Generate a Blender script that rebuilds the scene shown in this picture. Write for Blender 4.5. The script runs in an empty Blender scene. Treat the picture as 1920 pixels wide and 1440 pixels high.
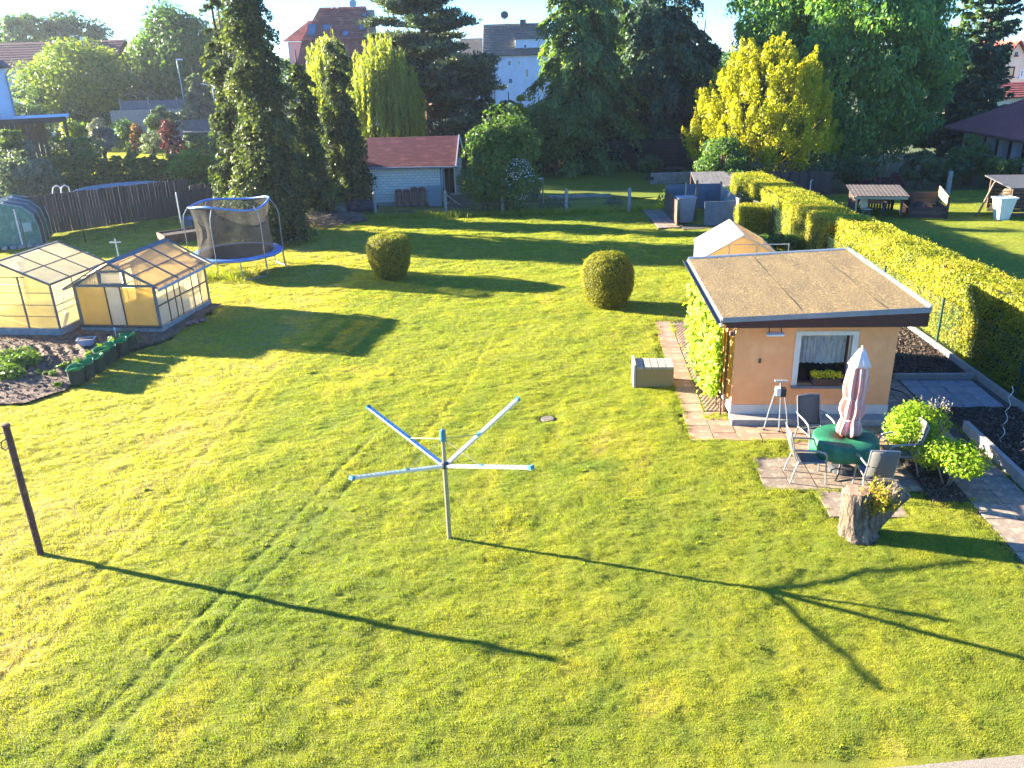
import bpy, math, random
import numpy as np
from mathutils import Vector, Matrix, Euler
R = math.radians
scene = bpy.context.scene
col = scene.collection
# ------------------------------------------------------------------ camera, sky, sun, exposure
CF, CP, CR, CH = 1540.0, R(21.7), R(-1.75), 7.6       # focal length in px of a 1920 wide frame, pitch, roll, height
_R0, _U0, _F = np.array([1., 0, 0]), np.array([0, math.sin(CP), math.cos(CP)]), np.array([0, math.cos(CP), -math.sin(CP)])
_R = math.cos(CR)*_R0 + math.sin(CR)*_U0
_U = -math.sin(CR)*_R0 + math.cos(CR)*_U0
cam_d = bpy.data.cameras.new('camera'); cam = bpy.data.objects.new('camera', cam_d); col.objects.link(cam)
m = Matrix.Identity(4)
for i in range(3):
    m[i][0] = _R[i]; m[i][1] = _U[i]; m[i][2] = -_F[i]
m[2][3] = CH
cam.matrix_world = m
cam_d.sensor_fit = 'HORIZONTAL'; cam_d.sensor_width = 36; cam_d.lens = CF/1920*36
cam_d.clip_start = 0.1; cam_d.clip_end = 3000
scene.camera = cam
SUN_AZ, SUN_EL = R(-19.6), R(14.7)                    # direction in which shadows fall, sun height
world = bpy.data.worlds.new('World'); scene.world = world; world.use_nodes = True
wn = world.node_tree; bg = wn.nodes['Background']
sky = wn.nodes.new('ShaderNodeTexSky'); sky.sky_type = 'NISHITA'; sky.sun_disc = False
sky.sun_elevation = SUN_EL
_sx, _sy = -math.cos(SUN_AZ), -math.sin(SUN_AZ)
sky.sun_rotation = math.atan2(_sx, _sy)               # clockwise from +Y
sky.altitude = 0; sky.air_density = 1.0; sky.dust_density = 0.0; sky.ozone_density = 10.0
wn.links.new(sky.outputs[0], bg.inputs[0]); bg.inputs[1].default_value = 0.066
sun_d = bpy.data.lights.new('sun', 'SUN'); sun_d.energy = 4.6; sun_d.angle = R(0.5); sun_d.color = (1.0, 0.90, 0.72)
sun = bpy.data.objects.new('sun', sun_d); col.objects.link(sun)
_ld = Vector((math.cos(SUN_AZ)*math.cos(SUN_EL), math.sin(SUN_AZ)*math.cos(SUN_EL), -math.sin(SUN_EL)))
sun.rotation_euler = _ld.to_track_quat('-Z', 'Y').to_euler(); sun.location = (-30, 20, 30)
vs = scene.view_settings; scene.display_settings.display_device = 'sRGB'
vs.view_transform = 'Standard'; vs.look = 'None'; vs.gamma = 1.0; vs.use_curve_mapping = False; vs.exposure = 3.32
scene.render.engine = 'CYCLES'
cy = scene.cycles
cy.max_bounces = 7; cy.diffuse_bounces = 4; cy.glossy_bounces = 2; cy.transmission_bounces = 5
cy.transparent_max_bounces = 12; cy.volume_bounces = 0; cy.caustics_reflective = False; cy.caustics_refractive = False
cy.use_denoising = True

# ------------------------------------------------------------------ surveying helpers
def at(u, v, z=0.0):
    d = _F + (u-960)/CF*_R - (v-720)/CF*_U
    t = (z-CH)/d[2]
    return Vector((t*d[0], t*d[1], z))
def atY(u, v, Y):
    d = _F + (u-960)/CF*_R - (v-720)/CF*_U
    t = Y/d[1]
    return Vector((t*d[0], Y, CH+t*d[2]))

# ------------------------------------------------------------------ object helpers
def tag(o, label=None, cat=None, group=None, kind=None):
    if label: o['label'] = label
    if cat: o['category'] = cat
    if group: o['group'] = group
    if kind: o['kind'] = kind
    return o
def thing(name, label, cat, loc=(0, 0, 0), rz=0.0, group=None):
    o = bpy.data.objects.new(name, None); col.objects.link(o)
    o.empty_display_size = 0.2
    o.location = loc; o.rotation_euler = (0, 0, rz)
    return tag(o, label, cat, group)
def link(name, me, mat, parent=None, loc=(0, 0, 0), rz=0.0, scale=None, rot=None):
    if mat is not None and len(me.materials) == 0: me.materials.append(mat)
    o = bpy.data.objects.new(name, me); col.objects.link(o)
    o.location = loc; o.rotation_euler = rot if rot is not None else (0, 0, rz)
    if scale: o.scale = scale
    if parent: o.parent = parent
    return o
def dup(root, loc, rz=0.0, label=None, group=None, scale=None):
    def cp(o, par):
        c = o.copy(); col.objects.link(c)
        if par: c.parent = par
        for ch in [x for x in kids.get(o.name, [])]: cp(ch, c)
        return c
    kids = {}
    for ch in root.children_recursive: kids.setdefault(ch.parent.name, []).append(ch)
    r = cp(root, None); r.location = loc; r.rotation_euler = (0, 0, rz)
    if label: r['label'] = label
    if group: r['group'] = group
    if scale: r.scale = scale
    return r

class MB:
    """collects shapes into one mesh"""
    def __init__(s): s.v = []; s.f = []
    def add(s, vs, fs):
        b = len(s.v); s.v.extend([tuple(x) for x in vs]); s.f.extend([tuple(b+i for i in f) for f in fs]); return s
    def hexa(s, p):   # 8 points: bottom 4 ccw, top 4 ccw
        return s.add(p, [(3, 2, 1, 0), (4, 5, 6, 7), (0, 1, 5, 4), (1, 2, 6, 5), (2, 3, 7, 6), (3, 0, 4, 7)])
    def box(s, c, d, rz=0.0, rot=None):
        x, y, z = d[0]/2, d[1]/2, d[2]/2
        p = [Vector(q) for q in [(-x, -y, -z), (x, -y, -z), (x, y, -z), (-x, y, -z), (-x, -y, z), (x, -y, z), (x, y, z), (-x, y, z)]]
        M = rot if rot is not None else Matrix.Rotation(rz, 3, 'Z')
        c = Vector(c)
        return s.hexa([M @ q + c for q in p])
    def bx(s, x0, x1, y0, y1, z0, z1):
        return s.box(((x0+x1)/2, (y0+y1)/2, (z0+z1)/2), (x1-x0, y1-y0, z1-z0))
    def beam(s, a, b, w, h, up=(0, 0, 1)):
        a = Vector(a); b = Vector(b); d = (b-a).normalized(); up = Vector(up)
        if abs(d.dot(up)) > 0.99: up = Vector((0, 1, 0))
        r = d.cross(up).normalized(); u = r.cross(d)
        p = []
        for q in (a, b):
            p.append([q-r*w/2-u*h/2, q+r*w/2-u*h/2, q+r*w/2+u*h/2, q-r*w/2+u*h/2])
        return s.add(p[0]+p[1], [(0, 1, 2, 3), (7, 6, 5, 4), (4, 5, 1, 0), (5, 6, 2, 1), (6, 7, 3, 2), (7, 4, 0, 3)])
    def tube(s, pts, rad, n=8, cap=True):
        pts = [Vector(p) for p in pts]; k = len(pts)
        if not hasattr(rad, '__len__'): rad = [rad]*k
        rings = []; ref = None
        for i, p in enumerate(pts):
            d = (pts[min(i+1, k-1)]-pts[max(i-1, 0)])
            d = d.normalized() if d.length > 1e-9 else Vector((0, 0, 1))
            if ref is None: ref = Vector((1, 0, 0)) if abs(d.x) < 0.9 else Vector((0, 1, 0))
            r = (ref - d*ref.dot(d)).normalized(); u = d.cross(r); ref = r
            rings.append([p + (r*math.cos(2*math.pi*j/n)+u*math.sin(2*math.pi*j/n))*rad[i] for j in range(n)])
        vs = [q for rg in rings for q in rg]; fs = []
        for i in range(k-1):
            for j in range(n):
                fs.append((i*n+j, i*n+(j+1) % n, (i+1)*n+(j+1) % n, (i+1)*n+j))
        if cap: fs.append(tuple(range(n-1, -1, -1))); fs.append(tuple((k-1)*n+j for j in range(n)))
        return s.add(vs, fs)
    def lathe(s, prof, n=16, c=(0, 0, 0), mod=None):
        vs = []; fs = []; k = len(prof)
        for i, (r, z) in enumerate(prof):
            for j in range(n):
                a = 2*math.pi*j/n; rr = r*(mod(a, i, z) if mod else 1)
                vs.append((c[0]+rr*math.cos(a), c[1]+rr*math.sin(a), c[2]+z))
        for i in range(k-1):
            for j in range(n): fs.append((i*n+j, i*n+(j+1) % n, (i+1)*n+(j+1) % n, (i+1)*n+j))
        fs.append(tuple(range(n-1, -1, -1))); fs.append(tuple((k-1)*n+j for j in range(n)))
        return s.add(vs, fs)
    def prism(s, poly, z0, z1):
        n = len(poly)
        vs = [(p[0], p[1], z0) for p in poly]+[(p[0], p[1], z1) for p in poly]
        fs = [tuple(range(n-1, -1, -1)), tuple(range(n, 2*n))]+[(i, (i+1) % n, n+(i+1) % n, n+i) for i in range(n)]
        return s.add(vs, fs)
    def slab(s, quad, th):   # quad of 3d points, thickened along its normal (downwards)
        q = [Vector(p) for p in quad]; nn = (q[1]-q[0]).cross(q[3]-q[0]).normalized()*th
        return s.hexa([p-nn for p in q]+q)
    def ell(s, c, r, nu=12, nv=8, jit=0.0, rng=random):
        vs = [(c[0], c[1], c[2]-r[2])]; fs = []
        for i in range(1, nv):
            t = math.pi*i/nv
            for j in range(nu):
                a = 2*math.pi*j/nu; k = 1+rng.uniform(-jit, jit)
                vs.append((c[0]+r[0]*k*math.sin(t)*math.cos(a), c[1]+r[1]*k*math.sin(t)*math.sin(a), c[2]-r[2]*k*math.cos(t)))
        vs.append((c[0], c[1], c[2]+r[2])); L = len(vs)-1
        for j in range(nu):
            fs.append((0, 1+(j+1) % nu, 1+j)); b = 1+(nv-2)*nu
            fs.append((L, b+j, b+(j+1) % nu))
        for i in range(nv-2):
            for j in range(nu):
                a0 = 1+i*nu
                fs.append((a0+j, a0+(j+1) % nu, a0+nu+(j+1) % nu, a0+nu+j))
        return s.add(vs, fs)
    def mesh(s, name, smooth=False):
        me = bpy.data.meshes.new(name); me.from_pydata([tuple(v) for v in s.v], [], s.f); me.update()
        if smooth: me.polygons.foreach_set('use_smooth', [True]*len(me.polygons))
        return me
    def build(s, name, mat, parent=None, smooth=False, loc=(0, 0, 0), rz=0.0, bevel=0.0):
        o = link(name, s.mesh(name, smooth), mat, parent, loc, rz)
        if bevel:
            b = o.modifiers.new('bevel', 'BEVEL'); b.width = bevel; b.segments = 2; b.limit_method = 'ANGLE'
        return o
def unit_box(name, mat, bev=0.0):
    return MB().box((0, 0, 0), (1, 1, 1)).mesh(name)

# ------------------------------------------------------------------ materials
def _new(name):
    mt = bpy.data.materials.new(name); mt.use_nodes = True
    nt = mt.node_tree; nt.nodes.clear()
    out = nt.nodes.new('ShaderNodeOutputMaterial')
    return mt, nt, out
def _noise(nt, scale, detail=5, stretch=(1, 1, 1), rough=.6, coord='Object'):
    tc = nt.nodes.new('ShaderNodeTexCoord'); mp = nt.nodes.new('ShaderNodeMapping'); mp.inputs['Scale'].default_value = stretch
    nz = nt.nodes.new('ShaderNodeTexNoise'); nz.inputs['Scale'].default_value = scale; nz.inputs['Detail'].default_value = detail
    nz.inputs['Roughness'].default_value = rough
    nt.links.new(tc.outputs[coord], mp.inputs[0]); nt.links.new(mp.outputs[0], nz.inputs[0])
    return nz
def _ramp(nt, src, stops):
    r = nt.nodes.new('ShaderNodeValToRGB'); cr = r.color_ramp
    while len(cr.elements) < len(stops): cr.elements.new(0.5)
    for e, (p, c) in zip(cr.elements, stops): e.position = p; e.color = (*c, 1)
    nt.links.new(src, r.inputs[0]); return r
def mat(name, c1, c2=None, scale=4, rough=.75, bump=0, bscale=40, metal=0, stretch=(1, 1, 1), spec=.35, c3=None, rnd=0.0, lo=.35, hi=.65,
        bstretch=None, bdist=.02, detail=5, coord='Object', trans=0.0, tcol=None):
    mt, nt, out = _new(name); N = nt.nodes
    b = N.new('ShaderNodeBsdfPrincipled')
    b.inputs['Roughness'].default_value = rough; b.inputs['Metallic'].default_value = metal; b.inputs['Specular IOR Level'].default_value = spec
    c2 = c2 or tuple(x*.8 for x in c1)
    nz = _noise(nt, scale, detail, stretch, coord=coord)
    st = [(lo, c1), (hi, c2)] if c3 is None else [(lo, c1), ((lo+hi)/2, c2), (hi, c3)]
    cr = _ramp(nt, nz.outputs[0], st); src = cr.outputs[0]
    if rnd:
        oi = N.new('ShaderNodeObjectInfo'); mr = N.new('ShaderNodeMapRange'); mr.inputs[3].default_value = 1-rnd; mr.inputs[4].default_value = 1+rnd
        hs = N.new('ShaderNodeHueSaturation'); nt.links.new(oi.outputs['Random'], mr.inputs[0]); nt.links.new(mr.outputs[0], hs.inputs['Value'])
        nt.links.new(src, hs.inputs['Color']); src = hs.outputs[0]
    nt.links.new(src, b.inputs['Base Color'])
    if bump:
        nb = _noise(nt, bscale, 4, bstretch or stretch, coord=coord); bp = N.new('ShaderNodeBump'); bp.inputs['Strength'].default_value = bump
        bp.inputs['Distance'].default_value = bdist
        nt.links.new(nb.outputs[0], bp.inputs['Height']); nt.links.new(bp.outputs[0], b.inputs['Normal'])
    sh = b.outputs[0]
    if trans:
        tr = N.new('ShaderNodeBsdfTranslucent')
        if tcol: tr.inputs[0].default_value = (*tcol, 1)
        else: nt.links.new(src, tr.inputs[0])
        mx = N.new('ShaderNodeMixShader'); mx.inputs[0].default_value = trans
        nt.links.new(sh, mx.inputs[1]); nt.links.new(tr.outputs[0], mx.inputs[2]); sh = mx.outputs[0]
    nt.links.new(sh, out.inputs[0])
    return mt
def leafmat(name, c1, c2, tr=.42, c3=None, attr='GEOMETRY', tboost=1.5, rough=.5):
    """leaf: per-leaf colour between c1 and c2, light passing through"""
    mt, nt, out = _new(name); N = nt.nodes
    a = N.new('ShaderNodeAttribute'); a.attribute_type = attr; a.attribute_name = 'var'
    st = [(0, c1), (1, c2)] if c3 is None else [(0, c1), (.6, c2), (1, c3)]
    cr = _ramp(nt, a.outputs['Fac'], st)
    b = N.new('ShaderNodeBsdfPrincipled'); b.inputs['Roughness'].default_value = rough; b.inputs['Specular IOR Level'].default_value = .25
    nt.links.new(cr.outputs[0], b.inputs['Base Color'])
    mu = N.new('ShaderNodeMix'); mu.data_type = 'RGBA'; mu.blend_type = 'MULTIPLY'; mu.inputs[0].default_value = 1
    mu.inputs[7].default_value = (tboost*1.05, tboost*1.1, tboost*.35, 1)
    nt.links.new(cr.outputs[0], mu.inputs[6])
    t = N.new('ShaderNodeBsdfTranslucent'); nt.links.new(mu.outputs[2], t.inputs[0])
    mx = N.new('ShaderNodeMixShader'); mx.inputs[0].default_value = tr
    nt.links.new(b.outputs[0], mx.inputs[1]); nt.links.new(t.outputs[0], mx.inputs[2]); nt.links.new(mx.outputs[0], out.inputs[0])
    return mt

# ------------------------------------------------------------------ numpy helpers for foliage and ground
def vnoise(x, y, seed=0):
    """smooth value noise in [0,1]"""
    xi = np.floor(x).astype(np.int64); yi = np.floor(y).astype(np.int64); fx = x-xi; fy = y-yi
    def h(a, b):
        n = (a*374761393 + b*668265263 + seed*982451653) & 0x7fffffff
        n = ((n ^ (n >> 13))*1274126177) & 0x7fffffff
        return ((n ^ (n >> 16)) & 0xffff)/65535.0
    fx = fx*fx*(3-2*fx); fy = fy*fy*(3-2*fy)
    return (h(xi, yi)*(1-fx)+h(xi+1, yi)*fx)*(1-fy)+(h(xi, yi+1)*(1-fx)+h(xi+1, yi+1)*fx)*fy
def fbm(x, y, seed=0, oct=4):
    s = 0; a = .5; t = 0
    for i in range(oct):
        s = s + a*vnoise(x*2**i, y*2**i, seed+i); t += a; a *= .55
    return s/t
def quads_mesh(name, V, var=None, tri_fold=False):
    """V: (N,4,3) array"""
    n = len(V); me = bpy.data.meshes.new(name)
    me.vertices.add(n*4); me.vertices.foreach_set('co', np.ascontiguousarray(V, dtype=np.float32).ravel())
    me.loops.add(n*4); me.loops.foreach_set('vertex_index', np.arange(n*4, dtype=np.int32))
    me.polygons.add(n); me.polygons.foreach_set('loop_start', np.arange(0, n*4, 4, dtype=np.int32))
    me.polygons.foreach_set('loop_total', np.full(n, 4, dtype=np.int32))
    if var is not None:
        a = me.attributes.new('var', 'FLOAT', 'FACE'); a.data.foreach_set('value', np.asarray(var, dtype=np.float32))
    me.update(calc_edges=True)
    return me
def nrm(a): return a/np.maximum(np.linalg.norm(a, axis=-1, keepdims=True), 1e-9)
def leaf_quads(g, C, D, L, W, T=None, fold=.15):
    n = len(C); D = nrm(D)
    if T is None: T = g.normal(size=(n, 3))
    T = T - D*(T*D).sum(1, keepdims=True); T = nrm(T); B = np.cross(D, T)
    L = np.broadcast_to(np.asarray(L, float), (n,))[:, None]; W = np.broadcast_to(np.asarray(W, float), (n,))[:, None]
    return np.stack([C-T*L*.5, C+B*W*.5+D*W*fold-T*L*.08, C+T*L*.5, C-B*W*.5+D*W*fold-T*L*.08], 1)
def foliage(name, g, C, D, L, W, mt, parent=None, T=None, var=None, loc=(0, 0, 0), cv=None):
    C = np.asarray(C); q = leaf_quads(g, C, D, L, W, T)
    if var is None: var = np.clip(g.normal(.45, .25, len(C)), 0, 1)
    return link(name, quads_mesh(name, q, var), mt, parent, loc)
def sph(g, n): return nrm(g.normal(size=(n, 3)))
# ------------------------------------------------------------------ the setting: ground, lawn, patio, beds
HO, HYAW = Vector((4.81, 16.62, 0)), R(-4.5)          # front left corner of the garden house, its turn
HC, HS = math.cos(HYAW), math.sin(HYAW)
def hl(x, y):                                          # house frame -> world
    return (HO.x + x*HC - y*HS, HO.y + x*HS + y*HC)
def to_house(X, Y):
    dx, dy = X-HO.x, Y-HO.y
    return dx*HC+dy*HS, -dx*HS+dy*HC
PAVED = [(-1.0, -.5, -1.1, 7.3), (-.5, 0.02, .3, 7.3), (-1.0, 3.0, -1.1, 0), (.95, 3.05, -1.85, -1.1), (.1, 3.05, -3.2, -1.85), (1.0, 2.35, -4.15, -3.2),
         (3.0, 4.75, -3.55, 2.45), (3.55, 4.75, -6.2, -3.5), (4.3, 6.6, -.3, 2.45)]
BEDS = [(4.3, 6.25, 2.45, 6.6), (4.75, 6.7, -6.5, .6), (2.95, 3.6, -3.6, -1.1)]
HOUSE_FOOT = (-.05, 3.5, -.4, 4.7)
SOIL = [(-17.5, 18.7), (-12.0, 18.75), (-11.45, 19.6), (-11.15, 22.4), (-10.3, 23.4), (-9.85, 27.3), (-12.4, 27.9), (-17.5, 27.9)]
def in_poly(x, y, P):
    c = np.zeros(x.shape, bool); n = len(P)
    for i in range(n):
        x1, y1 = P[i]; x2, y2 = P[(i+1) % n]
        if y1 == y2: continue
        k = ((y1 > y) != (y2 > y)) & (x < (x2-x1)*(y-y1)/(y2-y1)+x1)
        c ^= k
    return c
def in_rects(x, y, RR, grow=0.0):
    hx, hy = to_house(x, y); c = np.zeros(x.shape, bool)
    for a, b, d, e in RR: c |= (hx > a-grow) & (hx < b+grow) & (hy > d-grow) & (hy < e+grow)
    return c
def seg_dist(x, y, P):
    d = np.full(x.shape, 1e9)
    for (x1, y1), (x2, y2) in zip(P[:-1], P[1:]):
        L2 = (x2-x1)**2+(y2-y1)**2; t = np.clip(((x-x1)*(x2-x1)+(y-y1)*(y2-y1))/L2, 0, 1)
        d = np.minimum(d, np.hypot(x-x1-t*(x2-x1), y-y1-t*(y2-y1)))
    return d
_gp = lambda L: [tuple(at(u, v)[:2]) for u, v in L]
RUTS = [_gp([(705, 812), (630, 883), (567, 953), (497, 1027), (417, 1107), (353, 1173), (293, 1230), (110, 1425), (60, 1480)]), _gp([(660, 900), (640, 923), (583, 987), (517, 1057), (460, 1117), (393, 1190), (333, 1247), (160, 1435), (110, 1490)]),
        [(-6.3, 20), (-6.7, 14), (-7.0, 9)], [(-.5, 24), (-1.2, 19), (-2.2, 15.5)]]
def lawn_col(x, y):
    """0 green .. 1 yellow .. 2 dry straw"""
    edge = -6.35 + (y-14)*.035 + .35*(fbm(x*.8, y*.8, 5)-.5)
    left = 1/(1+np.exp((x-edge)/.18))
    left *= np.clip((46-y)/10, 0, 1)
    n1 = fbm(x*.45, y*.45, 11); n2 = fbm(x*1.7, y*1.7, 23); n3 = fbm(x*.9+40, y*.35, 31)
    n4 = fbm(x*5, y*5, 83, 2)
    c = .66 + .5*(n1-.5) + .6*(n2-.5) + .3*(n4-.5) + left*.72
    stripe = np.sin((x*.955-y*.295+.5*fbm(x*.25, y*.25, 95))*2*math.pi/.95)
    c += .16*stripe*(1-left)*np.clip(2.5*fbm(x*.3, y*.3, 97)-.7, 0, 1)
    dry = np.clip((n3-.60)*6, 0, 1)*np.clip((n2-.42)*5, 0, 1)
    c += dry*(.55+.35*left)
    for P, w in ((RUTS[0], .09), (RUTS[1], .09)):
        c -= .18*np.exp(-(seg_dist(x, y, P)/w)**2)
    c -= .8*np.exp(-((x-1.3)**2/.35+(y-14.6)**2/.12))     # fresh green patch
    c -= .4*np.exp(-((x+4.0)**2/1.2+(y-11)**2/5))
    return np.clip(c, 0, 2)
def lawn_z(x, y):
    wx = x + .3*fbm(x*.7, y*.7, 3)
    z = .075*(fbm(wx*.55, y*.9, 41)-.5) + .055*(fbm(wx*1.8, y*2.6, 47, 3)-.5)
    z += .028*(fbm(x*5, y*6, 53, 2)-.5)
    far = np.clip((y-22)/12, 0, 1)
    z += far*.16*(fbm(x*.6, y*1.6, 61, 3)-.5)
    for P, w, d in ((RUTS[0], .06, .02), (RUTS[1], .06, .02), (RUTS[2], .08, .02), (RUTS[3], .07, .02)):
        s = seg_dist(x, y, P); z -= d*np.exp(-(s/w)**2)*np.clip(2.6*fbm(x*.9, y*.9, 71, 3)-.75, 0, 1.3) - .3*d*np.exp(-((s-.14)/.06)**2)
    z -= .1*np.exp(-(((x-.76)**2+(y-16.98)**2)/.03))
    return z
def sunk(x, y):
    s = np.zeros(x.shape)
    s[in_rects(x, y, PAVED+BEDS+[HOUSE_FOOT])] = 1
    s[in_poly(x, y, SOIL)] = 1
    return s

def ground_mat(name, cols, wear=0.0):
    """grass sheet: colour attribute with fine mottling"""
    mt, nt, out = _new(name); N = nt.nodes
    a = N.new('ShaderNodeAttribute'); a.attribute_name = 'lawn'
    cr = _ramp(nt, a.outputs['Fac'], cols)
    nz = _noise(nt, 14, 6); nz2 = _noise(nt, 90, 3)
    mr = N.new('ShaderNodeMapRange'); mr.inputs[3].default_value = .55; mr.inputs[4].default_value = 1.4; nt.links.new(nz.outputs[0], mr.inputs[0])
    hs = N.new('ShaderNodeHueSaturation'); nt.links.new(mr.outputs[0], hs.inputs['Value']); nt.links.new(cr.outputs[0], hs.inputs['Color'])
    b = N.new('ShaderNodeBsdfPrincipled'); b.inputs['Roughness'].default_value = .9; b.inputs['Specular IOR Level'].default_value = .1
    nt.links.new(hs.outputs[0], b.inputs['Base Color'])
    bp = N.new('ShaderNodeBump'); bp.inputs['Strength'].default_value = .9; bp.inputs['Distance'].default_value = .05
    nt.links.new(nz2.outputs[0], bp.inputs['Height']); nt.links.new(bp.outputs[0], b.inputs['Normal'])
    nt.links.new(b.outputs[0], out.inputs[0]); return mt
def grid_mesh(name, x0, x1, y0, y1, st, zf, attr=None, keep=None):
    xs = np.arange(x0, x1+st*.5, st); ys = np.arange(y0, y1+st*.5, st)
    X, Y = np.meshgrid(xs, ys); Z = zf(X, Y); nx, ny = len(xs), len(ys)
    I = np.arange(nx*ny).reshape(ny, nx)
    F = np.stack([I[:-1, :-1], I[:-1, 1:], I[1:, 1:], I[1:, :-1]], -1).reshape(-1, 4)
    if keep is not None:
        cx = X.ravel()[F].mean(1); cyy = Y.ravel()[F].mean(1); F = F[keep(cx, cyy)]
    me = bpy.data.meshes.new(name); me.vertices.add(nx*ny)
    me.vertices.foreach_set('co', np.stack([X, Y, Z], -1).astype(np.float32).ravel())
    n = len(F); me.loops.add(n*4); me.loops.foreach_set('vertex_index', F.astype(np.int32).ravel())
    me.polygons.add(n); me.polygons.foreach_set('loop_start', np.arange(0, n*4, 4, dtype=np.int32)); me.polygons.foreach_set('loop_total', np.full(n, 4, dtype=np.int32))
    me.polygons.foreach_set('use_smooth', [True]*n)
    if attr is not None:
        at_ = me.attributes.new('lawn', 'FLOAT', 'POINT'); at_.data.foreach_set('value', (attr(X, Y)/2).astype(np.float32).ravel())
    me.update(calc_edges=True); return me
GREEN, YELLOW, DRY = (.17, .24, .034), (.385, .37, .040), (.47, .38, .12)
M_lawn = ground_mat('lawn_soil_grass', [(0, tuple(x*.7 for x in GREEN)), (.5, tuple(x*.65 for x in YELLOW)), (1, tuple(x*.75 for x in DRY))])
M_far = mat('rough_grass', (.05, .085, .02), (.085, .11, .03), 3, .95, .6, 20, bdist=.1, c3=(.10, .085, .045))
g_big = MB().add([(-280, -30, -.12), (280, -30, -.12), (280, 340, -.12), (-280, 340, -.12)], [(0, 1, 2, 3)]).build('ground', M_far); tag(g_big, 'rough grass ground spreading under all the gardens', 'ground', kind='structure')
lawn_me = grid_mesh('lawn', -27, 13.2, 3.5, 47.0, .16, lambda x, y: lawn_z(x, y)-.2*sunk(x, y)-.02, lawn_col)
tag(link('lawn', lawn_me, M_lawn), 'sunlit mown lawn with wheel ruts running through it', 'lawn', kind='structure')
lawn2_me = grid_mesh('neighbour_lawn', 13.2, 34, 20, 46, .3, lambda x, y: .10*(fbm(x*.5, y*.8, 7)-.5), lambda x, y: np.clip(.55+1.0*(fbm(x*.5, y*.5, 17)-.5), 0, 2))
tag(link('neighbour_lawn', lawn2_me, M_lawn), 'neighbouring lawn behind the clipped hedge on the right', 'lawn', kind='structure')
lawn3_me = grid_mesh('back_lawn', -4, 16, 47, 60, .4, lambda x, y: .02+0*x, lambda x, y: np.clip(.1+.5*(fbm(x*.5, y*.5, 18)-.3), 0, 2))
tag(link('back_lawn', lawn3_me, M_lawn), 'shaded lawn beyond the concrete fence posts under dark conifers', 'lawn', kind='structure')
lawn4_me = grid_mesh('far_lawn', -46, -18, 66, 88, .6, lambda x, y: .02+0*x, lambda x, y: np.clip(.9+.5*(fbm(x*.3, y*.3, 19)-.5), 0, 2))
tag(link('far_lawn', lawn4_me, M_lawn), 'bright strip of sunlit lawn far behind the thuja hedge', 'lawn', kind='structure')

# grass: tufts scattered over the lawns
def tuft_mesh(name, nb, rad, h, w, seed):
    g = np.random.default_rng(seed); V = []
    for k in range(nb):
        a = g.uniform(0, 2*math.pi); r = rad*math.sqrt(g.uniform()); p = np.array([r*math.cos(a), r*math.sin(a), -.012])
        b = g.uniform(0, 2*math.pi); lean = g.uniform(.15, .95); hh = h*g.uniform(.55, 1.1)
        d = np.array([math.cos(b)*lean, math.sin(b)*lean, 1.0]); d /= np.linalg.norm(d)
        s = np.array([-math.sin(b), math.cos(b), 0])*w*g.uniform(.7, 1.3)
        m1 = p+d*hh*.55; d2 = d+np.array([math.cos(b), math.sin(b), -.5])*.45; tip = m1+d2/np.linalg.norm(d2)*hh*.5
        V.append([p-s, p+s, m1+s*.8, m1-s*.8]); V.append([m1-s*.8, m1+s*.8, tip+s*.15, tip-s*.15])
    return quads_mesh(name, np.array(V))
M_blade = leafmat('grass_blade', GREEN, YELLOW, .5, c3=DRY, attr='INSTANCER', tboost=1.5)
def scatter(name, P, scale, var, tuft_me, mt, label, cat):
    me = bpy.data.meshes.new(name); n = len(P); me.vertices.add(n); me.vertices.foreach_set('co', P.astype(np.float32).ravel())
    g = np.random.default_rng(5)
    for nm, val in (('var', var), ('tscale', scale), ('trot', g.uniform(0, 2*math.pi, n))):
        a = me.attributes.new(nm, 'FLOAT', 'POINT'); a.data.foreach_set('value', np.asarray(val, dtype=np.float32))
    if len(tuft_me.materials) == 0: tuft_me.materials.append(mt)
    tuft = bpy.data.objects.new(name+'_tuft', tuft_me)
    o = link(name, me, None)
    ng = bpy.data.node_groups.new(name+'_scatter', 'GeometryNodeTree')
    ng.interface.new_socket('Geometry', in_out='INPUT', socket_type='NodeSocketGeometry'); ng.interface.new_socket('Geometry', in_out='OUTPUT', socket_type='NodeSocketGeometry')
    gi = ng.nodes.new('NodeGroupInput'); go = ng.nodes.new('NodeGroupOutput')
    mp = ng.nodes.new('GeometryNodeMeshToPoints'); ip = ng.nodes.new('GeometryNodeInstanceOnPoints')
    oi = ng.nodes.new('GeometryNodeObjectInfo'); oi.inputs['Object'].default_value = tuft; oi.inputs['As Instance'].default_value = True
    def named(nm):
        a = ng.nodes.new('GeometryNodeInputNamedAttribute'); a.data_type = 'FLOAT'; a.inputs['Name'].default_value = nm; return a.outputs[0]
    cx = ng.nodes.new('ShaderNodeCombineXYZ'); ng.links.new(named('trot'), cx.inputs[2])
    cs = ng.nodes.new('ShaderNodeCombineXYZ'); sc = named('tscale')
    for k in range(3): ng.links.new(sc, cs.inputs[k])
    ng.links.new(gi.outputs[0], mp.inputs[0]); ng.links.new(mp.outputs[0], ip.inputs['Points']); ng.links.new(oi.outputs['Geometry'], ip.inputs['Instance'])
    ng.links.new(cx.outputs[0], ip.inputs['Rotation']); ng.links.new(cs.outputs[0], ip.inputs['Scale']); ng.links.new(ip.outputs[0], go.inputs[0])
    md = o.modifiers.new('scatter', 'NODES'); md.node_group = ng
    return tag(o, label, cat, kind='stuff')
def sample(g, x0, x1, y0, y1, dens, wedge=True):
    n = int((x1-x0)*(y1-y0)*dens); x = g.uniform(x0, x1, n); y = g.uniform(y0, y1, n)
    if wedge:
        k = np.abs(x) < y*.72+3; x, y = x[k], y[k]
    return x, y
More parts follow.
